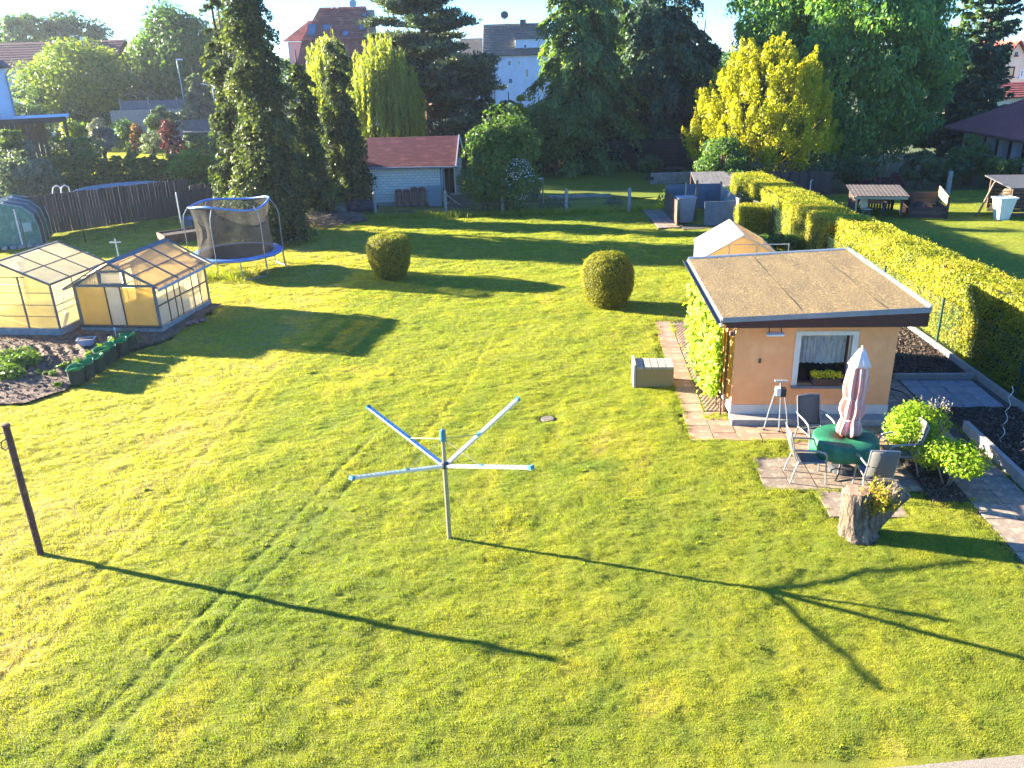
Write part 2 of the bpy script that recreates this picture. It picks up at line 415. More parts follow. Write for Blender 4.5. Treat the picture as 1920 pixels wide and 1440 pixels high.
g = np.random.default_rng(1)
XS, YS, SC = [], [], []
for (y0, y1, dens, s) in ((5.2, 12, 800, .85), (12, 20, 430, 1.0), (20, 31, 190, 1.35), (31, 46.5, 85, 1.75)):
    x, y = sample(g, -27, 12.5, y0, y1, dens)
    k = ~in_rects(x, y, PAVED+BEDS+[HOUSE_FOOT], -.055) & ~in_poly(x, y, SOIL) & ~((y > 42.8) & (x > -7)) & ~((y < 7.15) & (x > 2.6+g.uniform(-.15, .15, len(x))))
    k &= ~((x > 11.3)) & ~((x > 7.1) & (x < 11) & (y > 37.6))
    d = np.minimum(seg_dist(x, y, RUTS[0]), seg_dist(x, y, RUTS[1])); k &= (d > .012+.045*np.clip(3.2*fbm(x*1.3, y*.8, 71, 3)-.8, 0, 1)) | (g.uniform(size=len(x)) < .06)
    k &= ((x-.76)**2+(y-16.98)**2) > .02
    thin = fbm(x*1.3, y*1.3, 91); k &= g.uniform(size=len(x)) < .55+thin*.7
    XS.append(x[k]); YS.append(y[k]); SC.append(s*g.uniform(.65, 1.2, k.sum())*(.8+.5*fbm(x[k]*.9, y[k]*.9, 77)))
x = np.concatenate(XS); y = np.concatenate(YS); s = np.concatenate(SC)
z = lawn_z(x, y)-.02
var = np.clip(lawn_col(x, y)/2+g.normal(0, .085, len(x)), 0, 1)
tuft_me = tuft_mesh('grass_tuft', 18, .055, .046, .0028, 3)
scatter('lawn_grass', np.stack([x, y, z], 1), s, var, tuft_me, M_blade, 'short mown grass of the main lawn', 'grass')
x, y = sample(g, 13.2, 34, 20, 46, 45, False); k = np.abs(x) < y*.78+2; x, y = x[k], y[k]
scatter('neighbour_grass', np.stack([x, y, .10*(fbm(x*.5, y*.8, 7)-.5)-.01], 1), g.uniform(1.4, 2.2, len(x)), np.clip(.55/2+.5*(fbm(x*.5, y*.5, 17)-.5)+g.normal(0, .1, len(x)), 0, 1), tuft_me, M_blade, 'grass of the neighbouring lawn right of the hedge', 'grass')
x, y = sample(g, -46, -18, 66, 88, 26, False)
scatter('far_grass', np.stack([x, y, 0*x], 1), g.uniform(2.2, 3.4, len(x)), np.clip(.6+g.normal(0, .08, len(x)), 0, 1), tuft_me, M_blade, 'grass of the sunlit far lawn behind the thuja row', 'grass')
# low broad leaved weeds dotted through the turf
xw = g.uniform(-9, 9, 300); yw = g.uniform(6, 26, 300); k = ~in_rects(xw, yw, PAVED+BEDS+[HOUSE_FOOT], .1) & ~in_poly(xw, yw, SOIL) & (xw < 5) & (fbm(xw*.6, yw*.6, 123) > .45); xw, yw = xw[k], yw[k]
scatter('lawn_weeds', np.stack([xw, yw, lawn_z(xw, yw)-.015], 1), g.uniform(.4, 1.15, len(xw)), g.uniform(.1, .5, len(xw)), tuft_mesh('weed_tuft', 14, .04, .06, .012, 19), M_blade, 'small broad leaved weeds dotted through the lawn', 'weeds')
# tall unmown grass left standing under the trampoline
xg = g.normal(-11.4, 1.0, 260); yg = g.normal(31.3, .35, 260)
tall_me = tuft_mesh('tall_tuft', 9, .06, .42, .006, 9)
scatter('tall_grass', np.stack([xg, yg, lawn_z(xg, yg)-.02], 1), g.uniform(.5, 1.3, 260), g.uniform(0, .5, 260), tall_me, M_blade, 'tall unmown grass under the edge of the trampoline', 'grass')
# weeds and rough growth along the back edge
xg = g.uniform(-8, 11, 1400); yg = 43.1+g.normal(0, .35, 1400)
scatter('rough_grass', np.stack([xg, yg, 0*xg], 1), g.uniform(.4, 1.2, 1400), g.uniform(0, .45, 1400), tall_me, M_blade, 'rough grass along the line of concrete posts', 'grass')
# gravel strip at the bottom right corner
M_gravel = mat('pale_gravel', (.30, .24, .18), (.18, .15, .11), 60, .9, .8, 120, c3=(.42, .36, .28))
tag(MB().add([(2.6, 2, .012), (9, 2, .012), (9, 7.0, .012), (5.9, 7.12, .012), (4.4, 7.0, .012), (3.1, 6.93, .012)], [(0, 1, 2, 3, 4, 5)]).build('gravel_path', M_gravel), 'pale gravel strip along the house at the lower right corner', 'path', kind='structure')

# patio and path slabs
M_base = mat('bedding_sand', (.10, .08, .055), (.05, .045, .035), 30, .95, .6, 80)
pb = MB()
for a, b, d, e in PAVED: pb.bx(a, b, d, e, -.3, .012+.0007*len(pb.v)/8)
tag(pb.build('patio', M_base, loc=HO, rz=HYAW), 'paved patio and path around the orange garden house', 'patio', kind='structure')
patio = bpy.data.objects['patio']; patio.location.z = -.04
M_slab_red = mat('reddish_slab', (.36, .21, .125), (.28, .165, .10), 5, .85, .25, 70, rnd=.14, c3=(.42, .27, .17))
M_slab_grey = mat('grey_slab', (.29, .215, .145), (.19, .145, .105), 5, .85, .25, 70, rnd=.14, c3=(.36, .27, .185))
M_slab_pale = mat('blue_grey_slab', (.27, .28, .28), (.2, .21, .215), 5, .85, .2, 70, rnd=.10)
slab_me = {}
def slab(x0, x1, y0, y1, mt, top=.03):
    w, d = x1-x0, y1-y0; key = (round(w, 2), round(d, 2), mt.name)
    if key not in slab_me:
        me = MB().box((0, 0, 0), (w-.016, d-.016, .05)).mesh('paving_slab'); slab_me[key] = me
    o = link('paving_slab', slab_me[key], mt, patio, ((x0+x1)/2+random.uniform(-.004, .004), (y0+y1)/2+random.uniform(-.004, .004), top-.025+random.uniform(-.005, .005)),
             rot=(random.uniform(-.006, .006), random.uniform(-.006, .006), random.uniform(-.01, .01)))
    return o
random.seed(4)
def slabs(x0, x1, y0, y1, w, d, mt, off=0.0):
    ny = max(1, round((y1-y0)/d)); 
    for j in range(ny):
        ya = y0+(y1-y0)*j/ny; yb = y0+(y1-y0)*(j+1)/ny; nx = max(1, round((x1-x0)/w))
        for i in range(nx): slab(x0+(x1-x0)*i/nx, x0+(x1-x0)*(i+1)/nx, ya, yb, mt)
slabs(-1.0, -.5, .4, 7.3, .5, .5, M_slab_red)
slabs(-1.0, 3.0, -1.1, -.36, .5, .37, M_slab_red)
slabs(-1.0, -.02, -.36, .4, .5, .38, M_slab_red)
slabs(.95, 3.0, -1.85, -1.1, .5, .375, M_slab_red)
slabs(.1, 3.0, -3.2, -1.85, .5, .45, M_slab_grey)
slabs(1.0, 2.35, -4.15, -3.2, .45, .475, M_slab_grey)
slabs(3.6, 4.7, -6.2, -1.1, .55, .5, M_slab_grey)
slabs(3.55, 4.45, -1.1, 2.4, .45, .5, M_slab_grey)
slabs(4.5, 6.2, .65, 2.35, .425, .425, M_slab_pale)
slab(3.0, 3.55, -1.1, -.4, M_slab_grey)
# turf grid pavers between path and house wall: rows of small concrete teeth with earth pockets
M_grid = mat('grid_paver', (.34, .24, .16), (.24, .17, .12), 9, .9, .4, 60)
gp = MB().bx(-.25, .25, -.3, .3, -.03, 0)
for i in range(5):
    for j in range(6):
        cx_, cy_ = -.2+.1*i+(.05 if j % 2 else 0), -.25+.1*j
        if cx_ > .24: continue
        gp.lathe([(.036, 0), (.03, .03)], 6, (cx_, cy_, 0))
gpm = gp.mesh('grid_paver')
for j in range(11): link('grid_paver', gpm, M_grid, patio, (-.24, .75+.6*j, .016+random.uniform(-.004, .004)))
# bark mulch beds, kerbs
M_mulch_base = mat('dark_soil', (.035, .026, .02), (.06, .045, .032), 12, .95, .6, 50)
bb = MB()
for k, (a, b, d, e) in enumerate(BEDS): bb.bx(a, b, d, e, -.3, .02+.001*k)
tag(bb.build('bark_bed', M_mulch_base, loc=HO, rz=HYAW), 'dark planting beds beside the garden house', 'bed', kind='structure')
M_bark = leafmat('bark_chip', (.03, .022, .017), (.115, .08, .055), 0.0, c3=(.22, .17, .12), rough=.85)
def chips(name, rects, dens, label):
    C = []
    for a, b, d, e in rects:
        n = int((b-a)*(e-d)*dens); C.append(np.stack([g.uniform(a+.05, b-.05, n), g.uniform(d+.05, e-.05, n), g.uniform(.025, .06, n)], 1))
    C = np.concatenate(C); n = len(C)
    D = nrm(g.normal(size=(n, 3))*.55+np.array([0, 0, 1.0]))
    o = foliage(name, g, C, D, g.uniform(.04, .11, n), g.uniform(.015, .04, n), M_bark, loc=HO); o.rotation_euler = (0, 0, HYAW)
    tag(o, label, 'mulch', kind='stuff')
chips('bark_mulch', BEDS, 1000, 'dark bark mulch covering the beds by the hedge')
M_conc = mat('concrete', (.33, .30, .26), (.24, .22, .19), 6, .9, .35, 60, rnd=.08)
kerb = MB().box((0, 0, 0), (1, 1, 1)).mesh('kerb_stone')
kb = thing('kerb', 'low concrete kerb stones edging the bark beds beside the house', 'kerb', HO, HYAW)
for j in range(6): link('kerb_stone', kerb, M_conc, kb, (4.79, -.55-1.0*j-.5, .06), scale=(.1, .985, .3))
for j in range(2): link('kerb_stone', kerb, M_conc, kb, (4.85+.95*j, 2.44, .05), scale=(.935, .1, .14))
for j in range(7): link('kerb_stone', kerb, M_conc, kb, (6.33+.03*(3-j)*0+(.35-.05*j)*0+.045*(3-j), .2+1.0*j, .05), scale=(.09, .985, .2), rot=(0, 0, .045))
# ------------------------------------------------------------------ the orange garden house
M_render = mat('orange_render', (.88, .395, .16), (.80, .345, .13), 1.6, .9, .3, 70, c3=(.90, .43, .19), lo=.3, hi=.72, detail=8)
M_plinth = mat('cream_plinth', (.60, .52, .44), (.52, .45, .38), 3, .9, .2, 60)
M_cream = mat('cream_paint', (.66, .61, .50), (.58, .53, .44), 4, .7)
M_brown = mat('dark_brown_board', (.085, .034, .022), (.06, .025, .017), 6, .85, .2, 30, stretch=(1, 8, 8))
M_zinc = mat('zinc_sheet', (.23, .24, .25), (.18, .19, .20), 4, .5, metal=.1)
M_white_metal = mat('white_metal', (.70, .69, .66), (.6, .59, .56), 5, .45)
M_alu = mat('aluminium', (.62, .63, .64), (.5, .51, .52), 6, .35, metal=.75)
M_black = mat('black_plastic', (.018, .018, .02), (.028, .028, .03), 5, .5)
M_dgrey = mat('dark_grey_plastic', (.06, .062, .066), (.045, .047, .05), 6, .5)
M_oldwood = mat('old_brown_wood', (.14, .075, .048), (.09, .05, .034), 6, .8, .4, 30, stretch=(6, 6, .6), rnd=.15)
def felt_mat():
    mt, nt, out = _new('roofing_felt'); N = nt.nodes
    n1 = _noise(nt, 2.2, 8, (1.6, .22, 1)); n2 = _noise(nt, 24, 4); n3 = _noise(nt, 1.6, 6, (1, .6, 1))
    base = _ramp(nt, n1.outputs[0], [(.25, (.085, .062, .034)), (.5, (.13, .090, .044)), (.75, (.165, .11, .046))])
    lich = _ramp(nt, n3.outputs[0], [(.25, (.30, .30, .30)), (.75, (.95, .95, .95))])
    sp = _ramp(nt, n2.outputs[0], [(.5, (0, 0, 0)), (.60, (1, 1, 1))])
    mul = N.new('ShaderNodeMath'); mul.operation = 'MULTIPLY'; nt.links.new(lich.outputs[0], mul.inputs[0]); nt.links.new(sp.outputs[0], mul.inputs[1])
    mx = N.new('ShaderNodeMix'); mx.data_type = 'RGBA'; nt.links.new(mul.outputs[0], mx.inputs[0]); nt.links.new(base.outputs[0], mx.inputs[6]); mx.inputs[7].default_value = (.36, .265, .105, 1)
    b = N.new('ShaderNodeBsdfPrincipled'); b.inputs['Roughness'].default_value = .9; b.inputs['Specular IOR Level'].default_value = .2
    nt.links.new(mx.outputs[2], b.inputs['Base Color'])
    bp = N.new('ShaderNodeBump'); bp.inputs['Strength'].default_value = .7; bp.inputs['Distance'].default_value = .012; nt.links.new(n2.outputs[0], bp.inputs['Height'])
    nt.links.new(bp.outputs[0], b.inputs['Normal']); nt.links.new(b.outputs[0], out.inputs[0]); return mt
M_felt = felt_mat()
def glass_mat(name, c=(.02, .025, .028)):
    mt, nt, out = _new(name); N = nt.nodes
    b = N.new('ShaderNodeBsdfPrincipled'); b.inputs['Base Color'].default_value = (*c, 1); b.inputs['Roughness'].default_value = .04; b.inputs['Specular IOR Level'].default_value = .6
    t = N.new('ShaderNodeBsdfTransparent'); t.inputs[0].default_value = (.95, .96, .96, 1); mx = N.new('ShaderNodeMixShader'); mx.inputs[0].default_value = .16
    nt.links.new(t.outputs[0], mx.inputs[1]); nt.links.new(b.outputs[0], mx.inputs[2]); nt.links.new(mx.outputs[0], out.inputs[0]); return mt
M_glass = glass_mat('window_glass')
M_dark = mat('dark_interior', (.02, .016, .013), (.012, .01, .009), 3, .9)
M_curtain = mat('lace_curtain', (.88, .88, .86), (.55, .56, .56), 22, .9, .5, 60, stretch=(1, 1, .25), trans=.1)
house = thing('garden_house', 'orange rendered flat roofed garden house with brown fascia beside the patio', 'garden house', HO, HYAW)
W, D = 3.36, 4.6
WX0, WX1, WZ0, WZ1 = 1.37, 2.44, .80, 1.94
zt = lambda x: 2.30+.05*x                              # underside of the roof
w = MB()
def wallseg(x0, x1, z0, z1=None, y0=0, y1=.28):
    a, b = (zt(x0), zt(x1)) if z1 is None else (z1, z1)
    w.hexa([(x0, y0, z0), (x1, y0, z0), (x1, y1, z0), (x0, y1, z0), (x0, y0, a), (x1, y0, b), (x1, y1, b), (x0, y1, a)])
wallseg(0, WX0, .34); wallseg(WX1, W, .34); wallseg(WX0, WX1, .34, WZ0); wallseg(WX0, WX1, WZ1)
w.hexa([(0, .28, .34), (.28, .28, .34), (.28, D, .34), (0, D, .34), (0, .28, zt(0)), (.28, .28, zt(.28)), (.28, D, zt(.28)), (0, D, zt(0))])
w.hexa([(W-.28, .28, .34), (W, .28, .34), (W, D, .34), (W-.28, D, .34), (W-.28, .28, zt(W-.28)), (W, .28, zt(W)), (W, D, zt(W)), (W-.28, D, zt(W-.28))])
wallseg(.28, W-.28, .34, None, D-.28, D)
w.build('wall', M_render, house)
pl = MB(); pl.bx(-.012, W+.012, -.012, D+.012, .1, .34); pl.build('plinth', M_plinth, house)
st = MB(); st.hexa([(-.02, -.35, -.1), (W+.12, -.35, -.1), (W+.12, .05, -.1), (-.02, .05, -.1), (-.02, -.33, .115), (W+.1, -.33, .115), (W+.1, .05, .125), (-.02, .05, .125)])
st.build('step', M_conc, house, bevel=.01)
# roof slab, felt strips, trims
RX0, RX1, RY0, RY1 = -.38, 3.78, -.40, 5.02
zr = lambda x: 2.435+.047*(x+.38)
rb = MB(); rb.hexa([(RX0+.03, RY0+.03, zr(RX0)-.12), (RX1-.03, RY0+.03, zr(RX1)-.12), (RX1-.03, RY1-.03, zr(RX1)-.12), (RX0+.03, RY1-.03, zr(RX0)-.12),
        (RX0+.03, RY0+.03, zr(RX0)-.01), (RX1-.03, RY0+.03, zr(RX1)-.01), (RX1-.03, RY1-.03, zr(RX1)-.01), (RX0+.03, RY1-.03, zr(RX0)-.01)])
roof = rb.build('roof', M_brown, house)
xs = [RX0+.01, .45, 1.25, 2.05, 2.9, RX1-.03]
for i in range(5):
    a, b = xs[i]-.04*(i > 0), xs[i+1]+.04*(i < 4)
    n = 14; s = MB(); zb = .004+.006*(i % 2)
    for k in range(n):
        y0, y1 = RY0+.02+(RY1-RY0-.04)*k/n, RY0+.02+(RY1-RY0-.04)*(k+1)/n
        dz = lambda x, y: zb+.006*math.sin(y*2.1+i)+.004*math.sin(x*5+y*3)
        s.add([(x, y, zr(x)+dz(x, y)) for x in (a, (a+b)/2, b) for y in (y0, y1)], [(0, 2, 3, 1), (2, 4, 5, 3)])
    s.bx(b-.008, b, RY0+.02, RY1-.02, zr(b)-.012, zr(b)+zb-.004)
    s.build('roofing_felt', M_felt, roof)
tr = MB()
tr.hexa([(RX0, RY0-.02, zr(RX0)-.075), (RX1, RY0-.02, zr(RX1)-.085), (RX1, RY0+.02, zr(RX1)-.085), (RX0, RY0+.02, zr(RX0)-.075), (RX0, RY0-.02, zr(RX0)+.035), (RX1, RY0-.02, zr(RX1)+.035), (RX1, RY0+.03, zr(RX1)+.02), (RX0, RY0+.03, zr(RX0)+.02)])
tr.build('front_trim', M_zinc, house)
tr = MB(); tr.hexa([(RX1-.06, RY0+.03, zr(RX1)-.1), (RX1+.02, RY0+.03, zr(RX1)-.1), (RX1+.02, RY1, zr(RX1)-.1), (RX1-.06, RY1, zr(RX1)-.1), (RX1-.03, RY0+.03, zr(RX1)+.055), (RX1+.02, RY0+.03, zr(RX1)+.06), (RX1+.02, RY1, zr(RX1)+.06), (RX1-.03, RY1, zr(RX1)+.055)])
tr.hexa([(RX0, RY1-.03, zr(RX0)-.1), (RX1-.06, RY1-.03, zr(RX1)-.1), (RX1-.06, RY1+.02, zr(RX1)-.1), (RX0, RY1+.02, zr(RX0)-.1), (RX0, RY1-.02, zr(RX0)+.05), (RX1-.06, RY1-.02, zr(RX1)+.05), (RX1-.06, RY1+.02, zr(RX1)+.05), (RX0, RY1+.02, zr(RX0)+.05)])
tr.build('edge_trim', M_alu, house)
fb = MB(); fb.hexa([(RX0+.08, RY0, 2.235), (RX1-.02, RY0, 2.24), (RX1-.02, RY0+.05, 2.24), (RX0+.08, RY0+.05, 2.235), (RX0+.08, RY0, zr(RX0)-.078), (RX1-.02, RY0, zr(RX1)-.088), (RX1-.02, RY0+.05, zr(RX1)-.088), (RX0+.08, RY0+.05, zr(RX0)-.078)])
fb.build('fascia_board', M_brown, house)
sf = MB(); sf.bx(RX0+.1, RX1-.04, RY0+.052, -.002, 2.25, 2.275); sf.build('soffit', M_brown, house)
sf = MB(); sf.bx(RX0-.02, RX0+.02, RY0+.05, RY1, 2.25, zr(RX0)-.01); sf.build('verge_board', M_cream, house)
gu = MB()
n = 7; P = []
for k in range(n): 
    a = math.pi+math.pi*k/(n-1); P.append((RX0-.085+.06*math.cos(a), zr(RX0)-.03+.06*math.sin(a)))
vs = [(x, y, z) for y in (RY0-.04, RY1+.03) for x, z in P]+[(x+(.004 if x < RX0-.085 else -.004), y, z+.005) for y in (RY0-.04, RY1+.03) for x, z in P]
fs = [(i, i+1, n+i+1, n+i) for i in range(n-1)]+[(2*n+i, 3*n+i, 3*n+i+1, 2*n+i+1) for i in range(n-1)]
gu.add(vs, fs); gu.build('gutter', M_dgrey, house)
# window
fr = MB(); e = .115
fr.bx(WX0-e, WX0, -.02, .1, WZ0-.02, WZ1+e*.8); fr.bx(WX1, WX1+e, -.02, .1, WZ0-.02, WZ1+e*.8); fr.bx(WX0, WX1, -.02, .1, WZ1, WZ1+e*.8)
fr.bx(WX0, WX0+.012, .1, .16, WZ0, WZ1); fr.bx(WX1-.012, WX1, .1, .16, WZ0, WZ1)
fr.build('window_surround', M_cream, house)
win = MB(); t = .05; win.bx(WX0, WX0+t, .16, .22, WZ0, WZ1); win.bx(WX1-t, WX1, .16, .22, WZ0, WZ1); win.bx(WX0+t, WX1-t, .16, .22, WZ0, WZ0+t); win.bx(WX0+t, WX1-t, .16, .22, WZ1-t, WZ1)
wo = win.build('window', M_brown, house)
MB().bx(WX0+t, WX1-t, .185, .193, WZ0+t, WZ1-t).build('pane', M_glass, wo)
cu = MB(); nx = 64
vs = []; 
for i in range(nx+1):
    x = WX0+t+.01+(WX1-WX0-2*t-.02)*i/nx; y = .212+.010*math.sin(i*.95)+.007*math.sin(i*2.3); zb = WZ0+.42+.025*abs(math.sin(i*.39))+.012*math.sin(i*.13)
    vs += [(x, y, WZ1-.04), (x, y, zb)]
cu.add(vs, [(2*i, 2*i+1, 2*i+3, 2*i+2) for i in range(nx)]); cu.build('curtain', M_curtain, wo)
MB().bx(WX0+.0, WX1, .8, .82, WZ0-.2, WZ1+.1).bx(WX0-.3, WX1+.3, .28, .8, WZ0-.32, WZ0-.3).build('room_back', M_dark, wo)
sl = MB().bx(WX0-.12, WX1+.02, -.075, .16, WZ0-.06, WZ0-.001); sl.build('window_sill', mat('granite_sill', (.19, .185, .175), (.12, .12, .115), 60, .6), house, bevel=.006)
# lamp bar under the eave, socket, corner bracket
hb = MB().box((.78, -.17, 2.02), (.36, .10, .045), rot=Matrix.Rotation(R(18), 3, 'X')); hb.build('heater_bar', M_white_metal, house, bevel=.008)
for x in (.66, .91): MB().beam((x, -.02, 2.20), (x, -.15, 2.04), .018, .02).build('bracket', M_dgrey, house)
MB().bx(.52, .57, -.028, .002, 1.32, 1.42).build('socket', M_dgrey, house, bevel=.006)
MB().beam((-.02, -.02, 2.1), (-.1, -.12, 2.05), .05, .04).bx(-.16, -.06, -.17, -.07, 1.98, 2.08).build('bracket', M_oldwood, house, bevel=.01)
# left side: trellis door porch boards at the far end
for k in range(7):
    MB().bx(-.06-.03, -.06, 3.15+.21*k, 3.33+.21*k, .12, 2.25).build('trellis_board', M_oldwood, house)
for k in range(4):
    MB().bx(-.12, -.092, 3.1, 4.62, .4+.5*k, .45+.5*k).build('trellis_rail', M_oldwood, house)
MB().tube([(-.12, .16, .1), (-.12, .16, 2.3), (-.35, .1, 2.38)], .03, 8).build('downpipe', M_oldwood, house)
# climbing vine on the left wall
gv = np.random.default_rng(21)
M_vine = leafmat('vine_leaf', (.12, .21, .015), (.26, .34, .02), .48, c3=(.36, .37, .02))
vine = thing('climbing_vine', 'bright yellow green vine climbing the left wall of the orange house', 'vine', (*hl(-.12, 1.6), 0), HYAW)
n = 5200
yy = gv.uniform(-1.55, 2.3, n); zz = gv.uniform(.1, 2.35, n)
top = 2.05+.25*vnoise(yy*2, yy*0, 4); keep = (zz < top) & (fbm(yy*1.6, zz*1.6, 8, 3) > .36) & (zz > .25+.9*np.clip((-1.0-yy), 0, 1)+.5*np.clip(yy-1.4, 0, 1))
yy, zz = yy[keep], zz[keep]; xx = -.03-np.abs(gv.normal(0, .12, len(yy)))*(1.1-.3*zz/2.3) - .22*fbm(yy*1.8, zz*1.8, 15, 3)
foliage('foliage', gv, np.stack([xx, yy, zz], 1), np.stack([-1+0*xx, gv.normal(-.2, .6, len(xx)), gv.normal(.5, .5, len(xx))], 1), gv.uniform(.09, .17, len(xx)), gv.uniform(.08, .14, len(xx)), M_vine, vine)
vs_ = MB()
for k in range(6): vs_.tube([(-.06, -1.4+.6*k, 0), (-.05, -1.35+.6*k+random.uniform(-.1, .1), .8), (-.05, -1.3+.6*k+random.uniform(-.3, .3), 1.9)], [.022, .016, .008], 6)
vs_.build('stem', M_oldwood, vine)

# ------------------------------------------------------------------ things around the house
M_granite = mat('exposed_aggregate', (.40, .24, .085), (.25, .15, .05), 70, .95, .5, 90, c3=(.33, .29, .22))
b = thing('concrete_bench', 'low aggregate concrete bench block with slatted top beside the path', 'bench', (3.04, 18.66, -.04), HYAW)
MB().bx(0, .9, 0, .62, 0, .5).build('body', M_granite, b, bevel=.012)
MB().bx(-.07, -.005, -.03, .66, 0, .62).build('side_panel', M_conc, b, bevel=.01)
for k in range(5): MB().bx(.01+.18*k, .175+.18*k, -.02, .63, .502, .56).build('top_slab', M_conc, b, bevel=.006)
# tripod
M_bluegrey = mat('blue_grey_metal', (.30, .34, .38), (.22, .25, .28), 8, .4, metal=.5)
tx, ty = hl(.9, -.52)
tp = thing('tripod_stand', 'grey three legged stand with a small black box in front of the orange wall', 'tripod', (tx, ty, -.01), HYAW)
for (dx, dy) in ((-.28, -.05), (.02, -.14), (.27, .12)):
    lg = MB().tube([(dx, dy, 0), (dx*.72, dy*.72, .42), (dx*.3, dy*.3, .95)], .016, 7); l = lg.build('leg', M_bluegrey, tp)
    MB().lathe([(.03, 0), (.03, .025), (.018, .03)], 8, (dx, dy, 0)).build('foot', M_black, l)
MB().bx(-.1, -.0, -.09, .05, .8, .98).build('motor_box', M_white_metal, tp, bevel=.01)
MB().bx(.0, .11, -.10, .04, .78, .97).build('black_box', M_black, tp, bevel=.012)
MB().bx(-.13, .14, -.04, .06, 1.1, 1.125).tube([(0, 0, .95), (0, 0, 1.1)], .02, 8).build('head_plate', M_bluegrey, tp, bevel=.005)
for (dx, dy) in ((.35, .05), (.45, .0), (.22, -.12), (-.1, -.08)):
    pass
# flower box on the sill
fx = thing('flower_box', 'brown plastic window box full of yellow pansies on the sill', 'flower box', (*hl(1.98, .02), WZ0), HYAW)
MB().hexa([(-.27, -.085, 0), (.27, -.085, 0), (.27, .085, 0), (-.27, .085, 0), (-.31, -.105, .17), (.31, -.105, .17), (.31, .105, .17), (-.31, .105, .17)]).build('planter', mat('brown_plastic', (.075, .042, .032), (.06, .034, .026), 5, .5), fx, bevel=.01)
n = 420; C = np.stack([gv.uniform(-.31, .31, n), gv.normal(-.01, .055, n), .19+gv.uniform(0, .12, n)], 1)
M_pansy = leafmat('pansy_petal', (.62, .42, .01), (.75, .58, .02), .25); M_leaf_dk = leafmat('dark_leaf', (.025, .06, .012), (.06, .11, .02), .35)
foliage('flowers', gv, C, np.stack([gv.normal(0, .5, n), gv.normal(-.8, .4, n), gv.normal(.5, .4, n)], 1), gv.uniform(.03, .055, n), gv.uniform(.03, .05, n), M_pansy, fx)['kind'] = 'stuff'
n = 380; C = np.stack([gv.uniform(-.31, .31, n), gv.normal(0, .06, n), .16+gv.uniform(0, .12, n)], 1)
foliage('leaves', gv, C, gv.normal(size=(n, 3)), .05, .025, M_leaf_dk, fx)

# garden table, cloth, chairs, parasol
M_cast = mat('dark_cast_metal', (.05, .052, .055), (.035, .036, .04), 8, .5, metal=.3)
M_mesh = mat('grey_textilene', (.115, .112, .106), (.085, .083, .08), 90, .75, .3, 160, stretch=(1, 1, .1))
M_frame = mat('grey_chair_frame', (.25, .255, .25), (.19, .195, .19), 7, .4, metal=.3)
M_cloth = mat('green_tablecloth', (.010, .125, .058), (.008, .095, .045), 4, .6, .3, 40, c3=(.018, .16, .08), spec=.4)
TC = Vector((6.32, 14.08, -.01))
tb = thing('garden_table', 'round patio table with curved dark legs under the green cloth', 'table', TC)
MB().lathe([(.50, .69), (.55, .70), (.55, .715), (.5, .72)], 36).build('tabletop', M_dgrey, tb)
for k in range(4):
    a = R(45+90*k+12); c_, s_ = math.cos(a), math.sin(a)
    MB().tube([(c_*.52, s_*.52, .015), (c_*.36, s_*.36, .07), (c_*.2, s_*.2, .25), (c_*.14, s_*.14, .45), (c_*.24, s_*.24, .62), (c_*.38, s_*.38, .70)], .018, 7).build('leg', M_cast, tb)
cl = MB(); N_ = 72; rings = []
def ring(r, z, wob=0, ph=0): return [(r*(1+wob*math.sin(9*2*math.pi*j/N_+ph)+wob*.6*math.sin(5*2*math.pi*j/N_+1.7))*math.cos(2*math.pi*j/N_), r*(1+wob*math.sin(9*2*math.pi*j/N_+ph)+wob*.6*math.sin(5*2*math.pi*j/N_+1.7))*math.sin(2*math.pi*j/N_), z+(wob*.35*math.cos(7*2*math.pi*j/N_))) for j in range(N_)]
rs = [ring(.05, .727), ring(.35, .727), ring(.565, .726), ring(.585, .712, .006), ring(.60, .62, .02), ring(.615, .53, .04), ring(.62, .43, .055)]
vs = [p for r_ in rs for p in r_]
cl.add(vs, [(i*N_+j, i*N_+(j+1) % N_, (i+1)*N_+(j+1) % N_, (i+1)*N_+j) for i in range(len(rs)-1) for j in range(N_)])
tc = cl.build('tablecloth', M_cloth, smooth=True, loc=TC); tag(tc, 'green cloth hanging over the round patio table', 'tablecloth')
so = tc.modifiers.new('th', 'SOLIDIFY'); so.thickness = .004
# parasol
M_pink = mat('faded_pink_canvas', (.70, .37, .30), (.60, .25, .20), 9, .85, .3, 30, stretch=(1.6, 1.6, .12), c3=(.76, .52, .44), trans=.1)
M_redc = mat('red_canvas', (.55, .07, .035), (.45, .05, .03), 5, .85, trans=.1)
ps = thing('parasol', 'closed faded pink parasol standing through the green covered table', 'parasol', TC); ps.rotation_euler = (R(-1.5), R(2.6), 0)
MB().tube([(0, 0, 0), (0, 0, 2.45)], .022, 10).build('pole', M_white_metal, ps)
MB().lathe([(.25, 0), (.25, .05), (.2, .09), (.05, .11), (.045, .3)], 20).build('base', M_dgrey, ps)
def fold(a, i, z): return 1+.26*math.sin(7*a+.35*math.sin(z*3))+.10*math.sin(12*a+z*2)
prof = [(.13, .78), (.18, .79), (.20, .86), (.175, .98), (.135, 1.08), (.15, 1.14), (.185, 1.26), (.18, 1.38), (.145, 1.5), (.155, 1.58), (.17, 1.70), (.165, 1.82), (.15, 1.98), (.13, 2.14), (.105, 2.28), (.06, 2.38)]
MB().lathe(prof, 64, mod=fold).build('canopy', M_pink, ps, smooth=True)
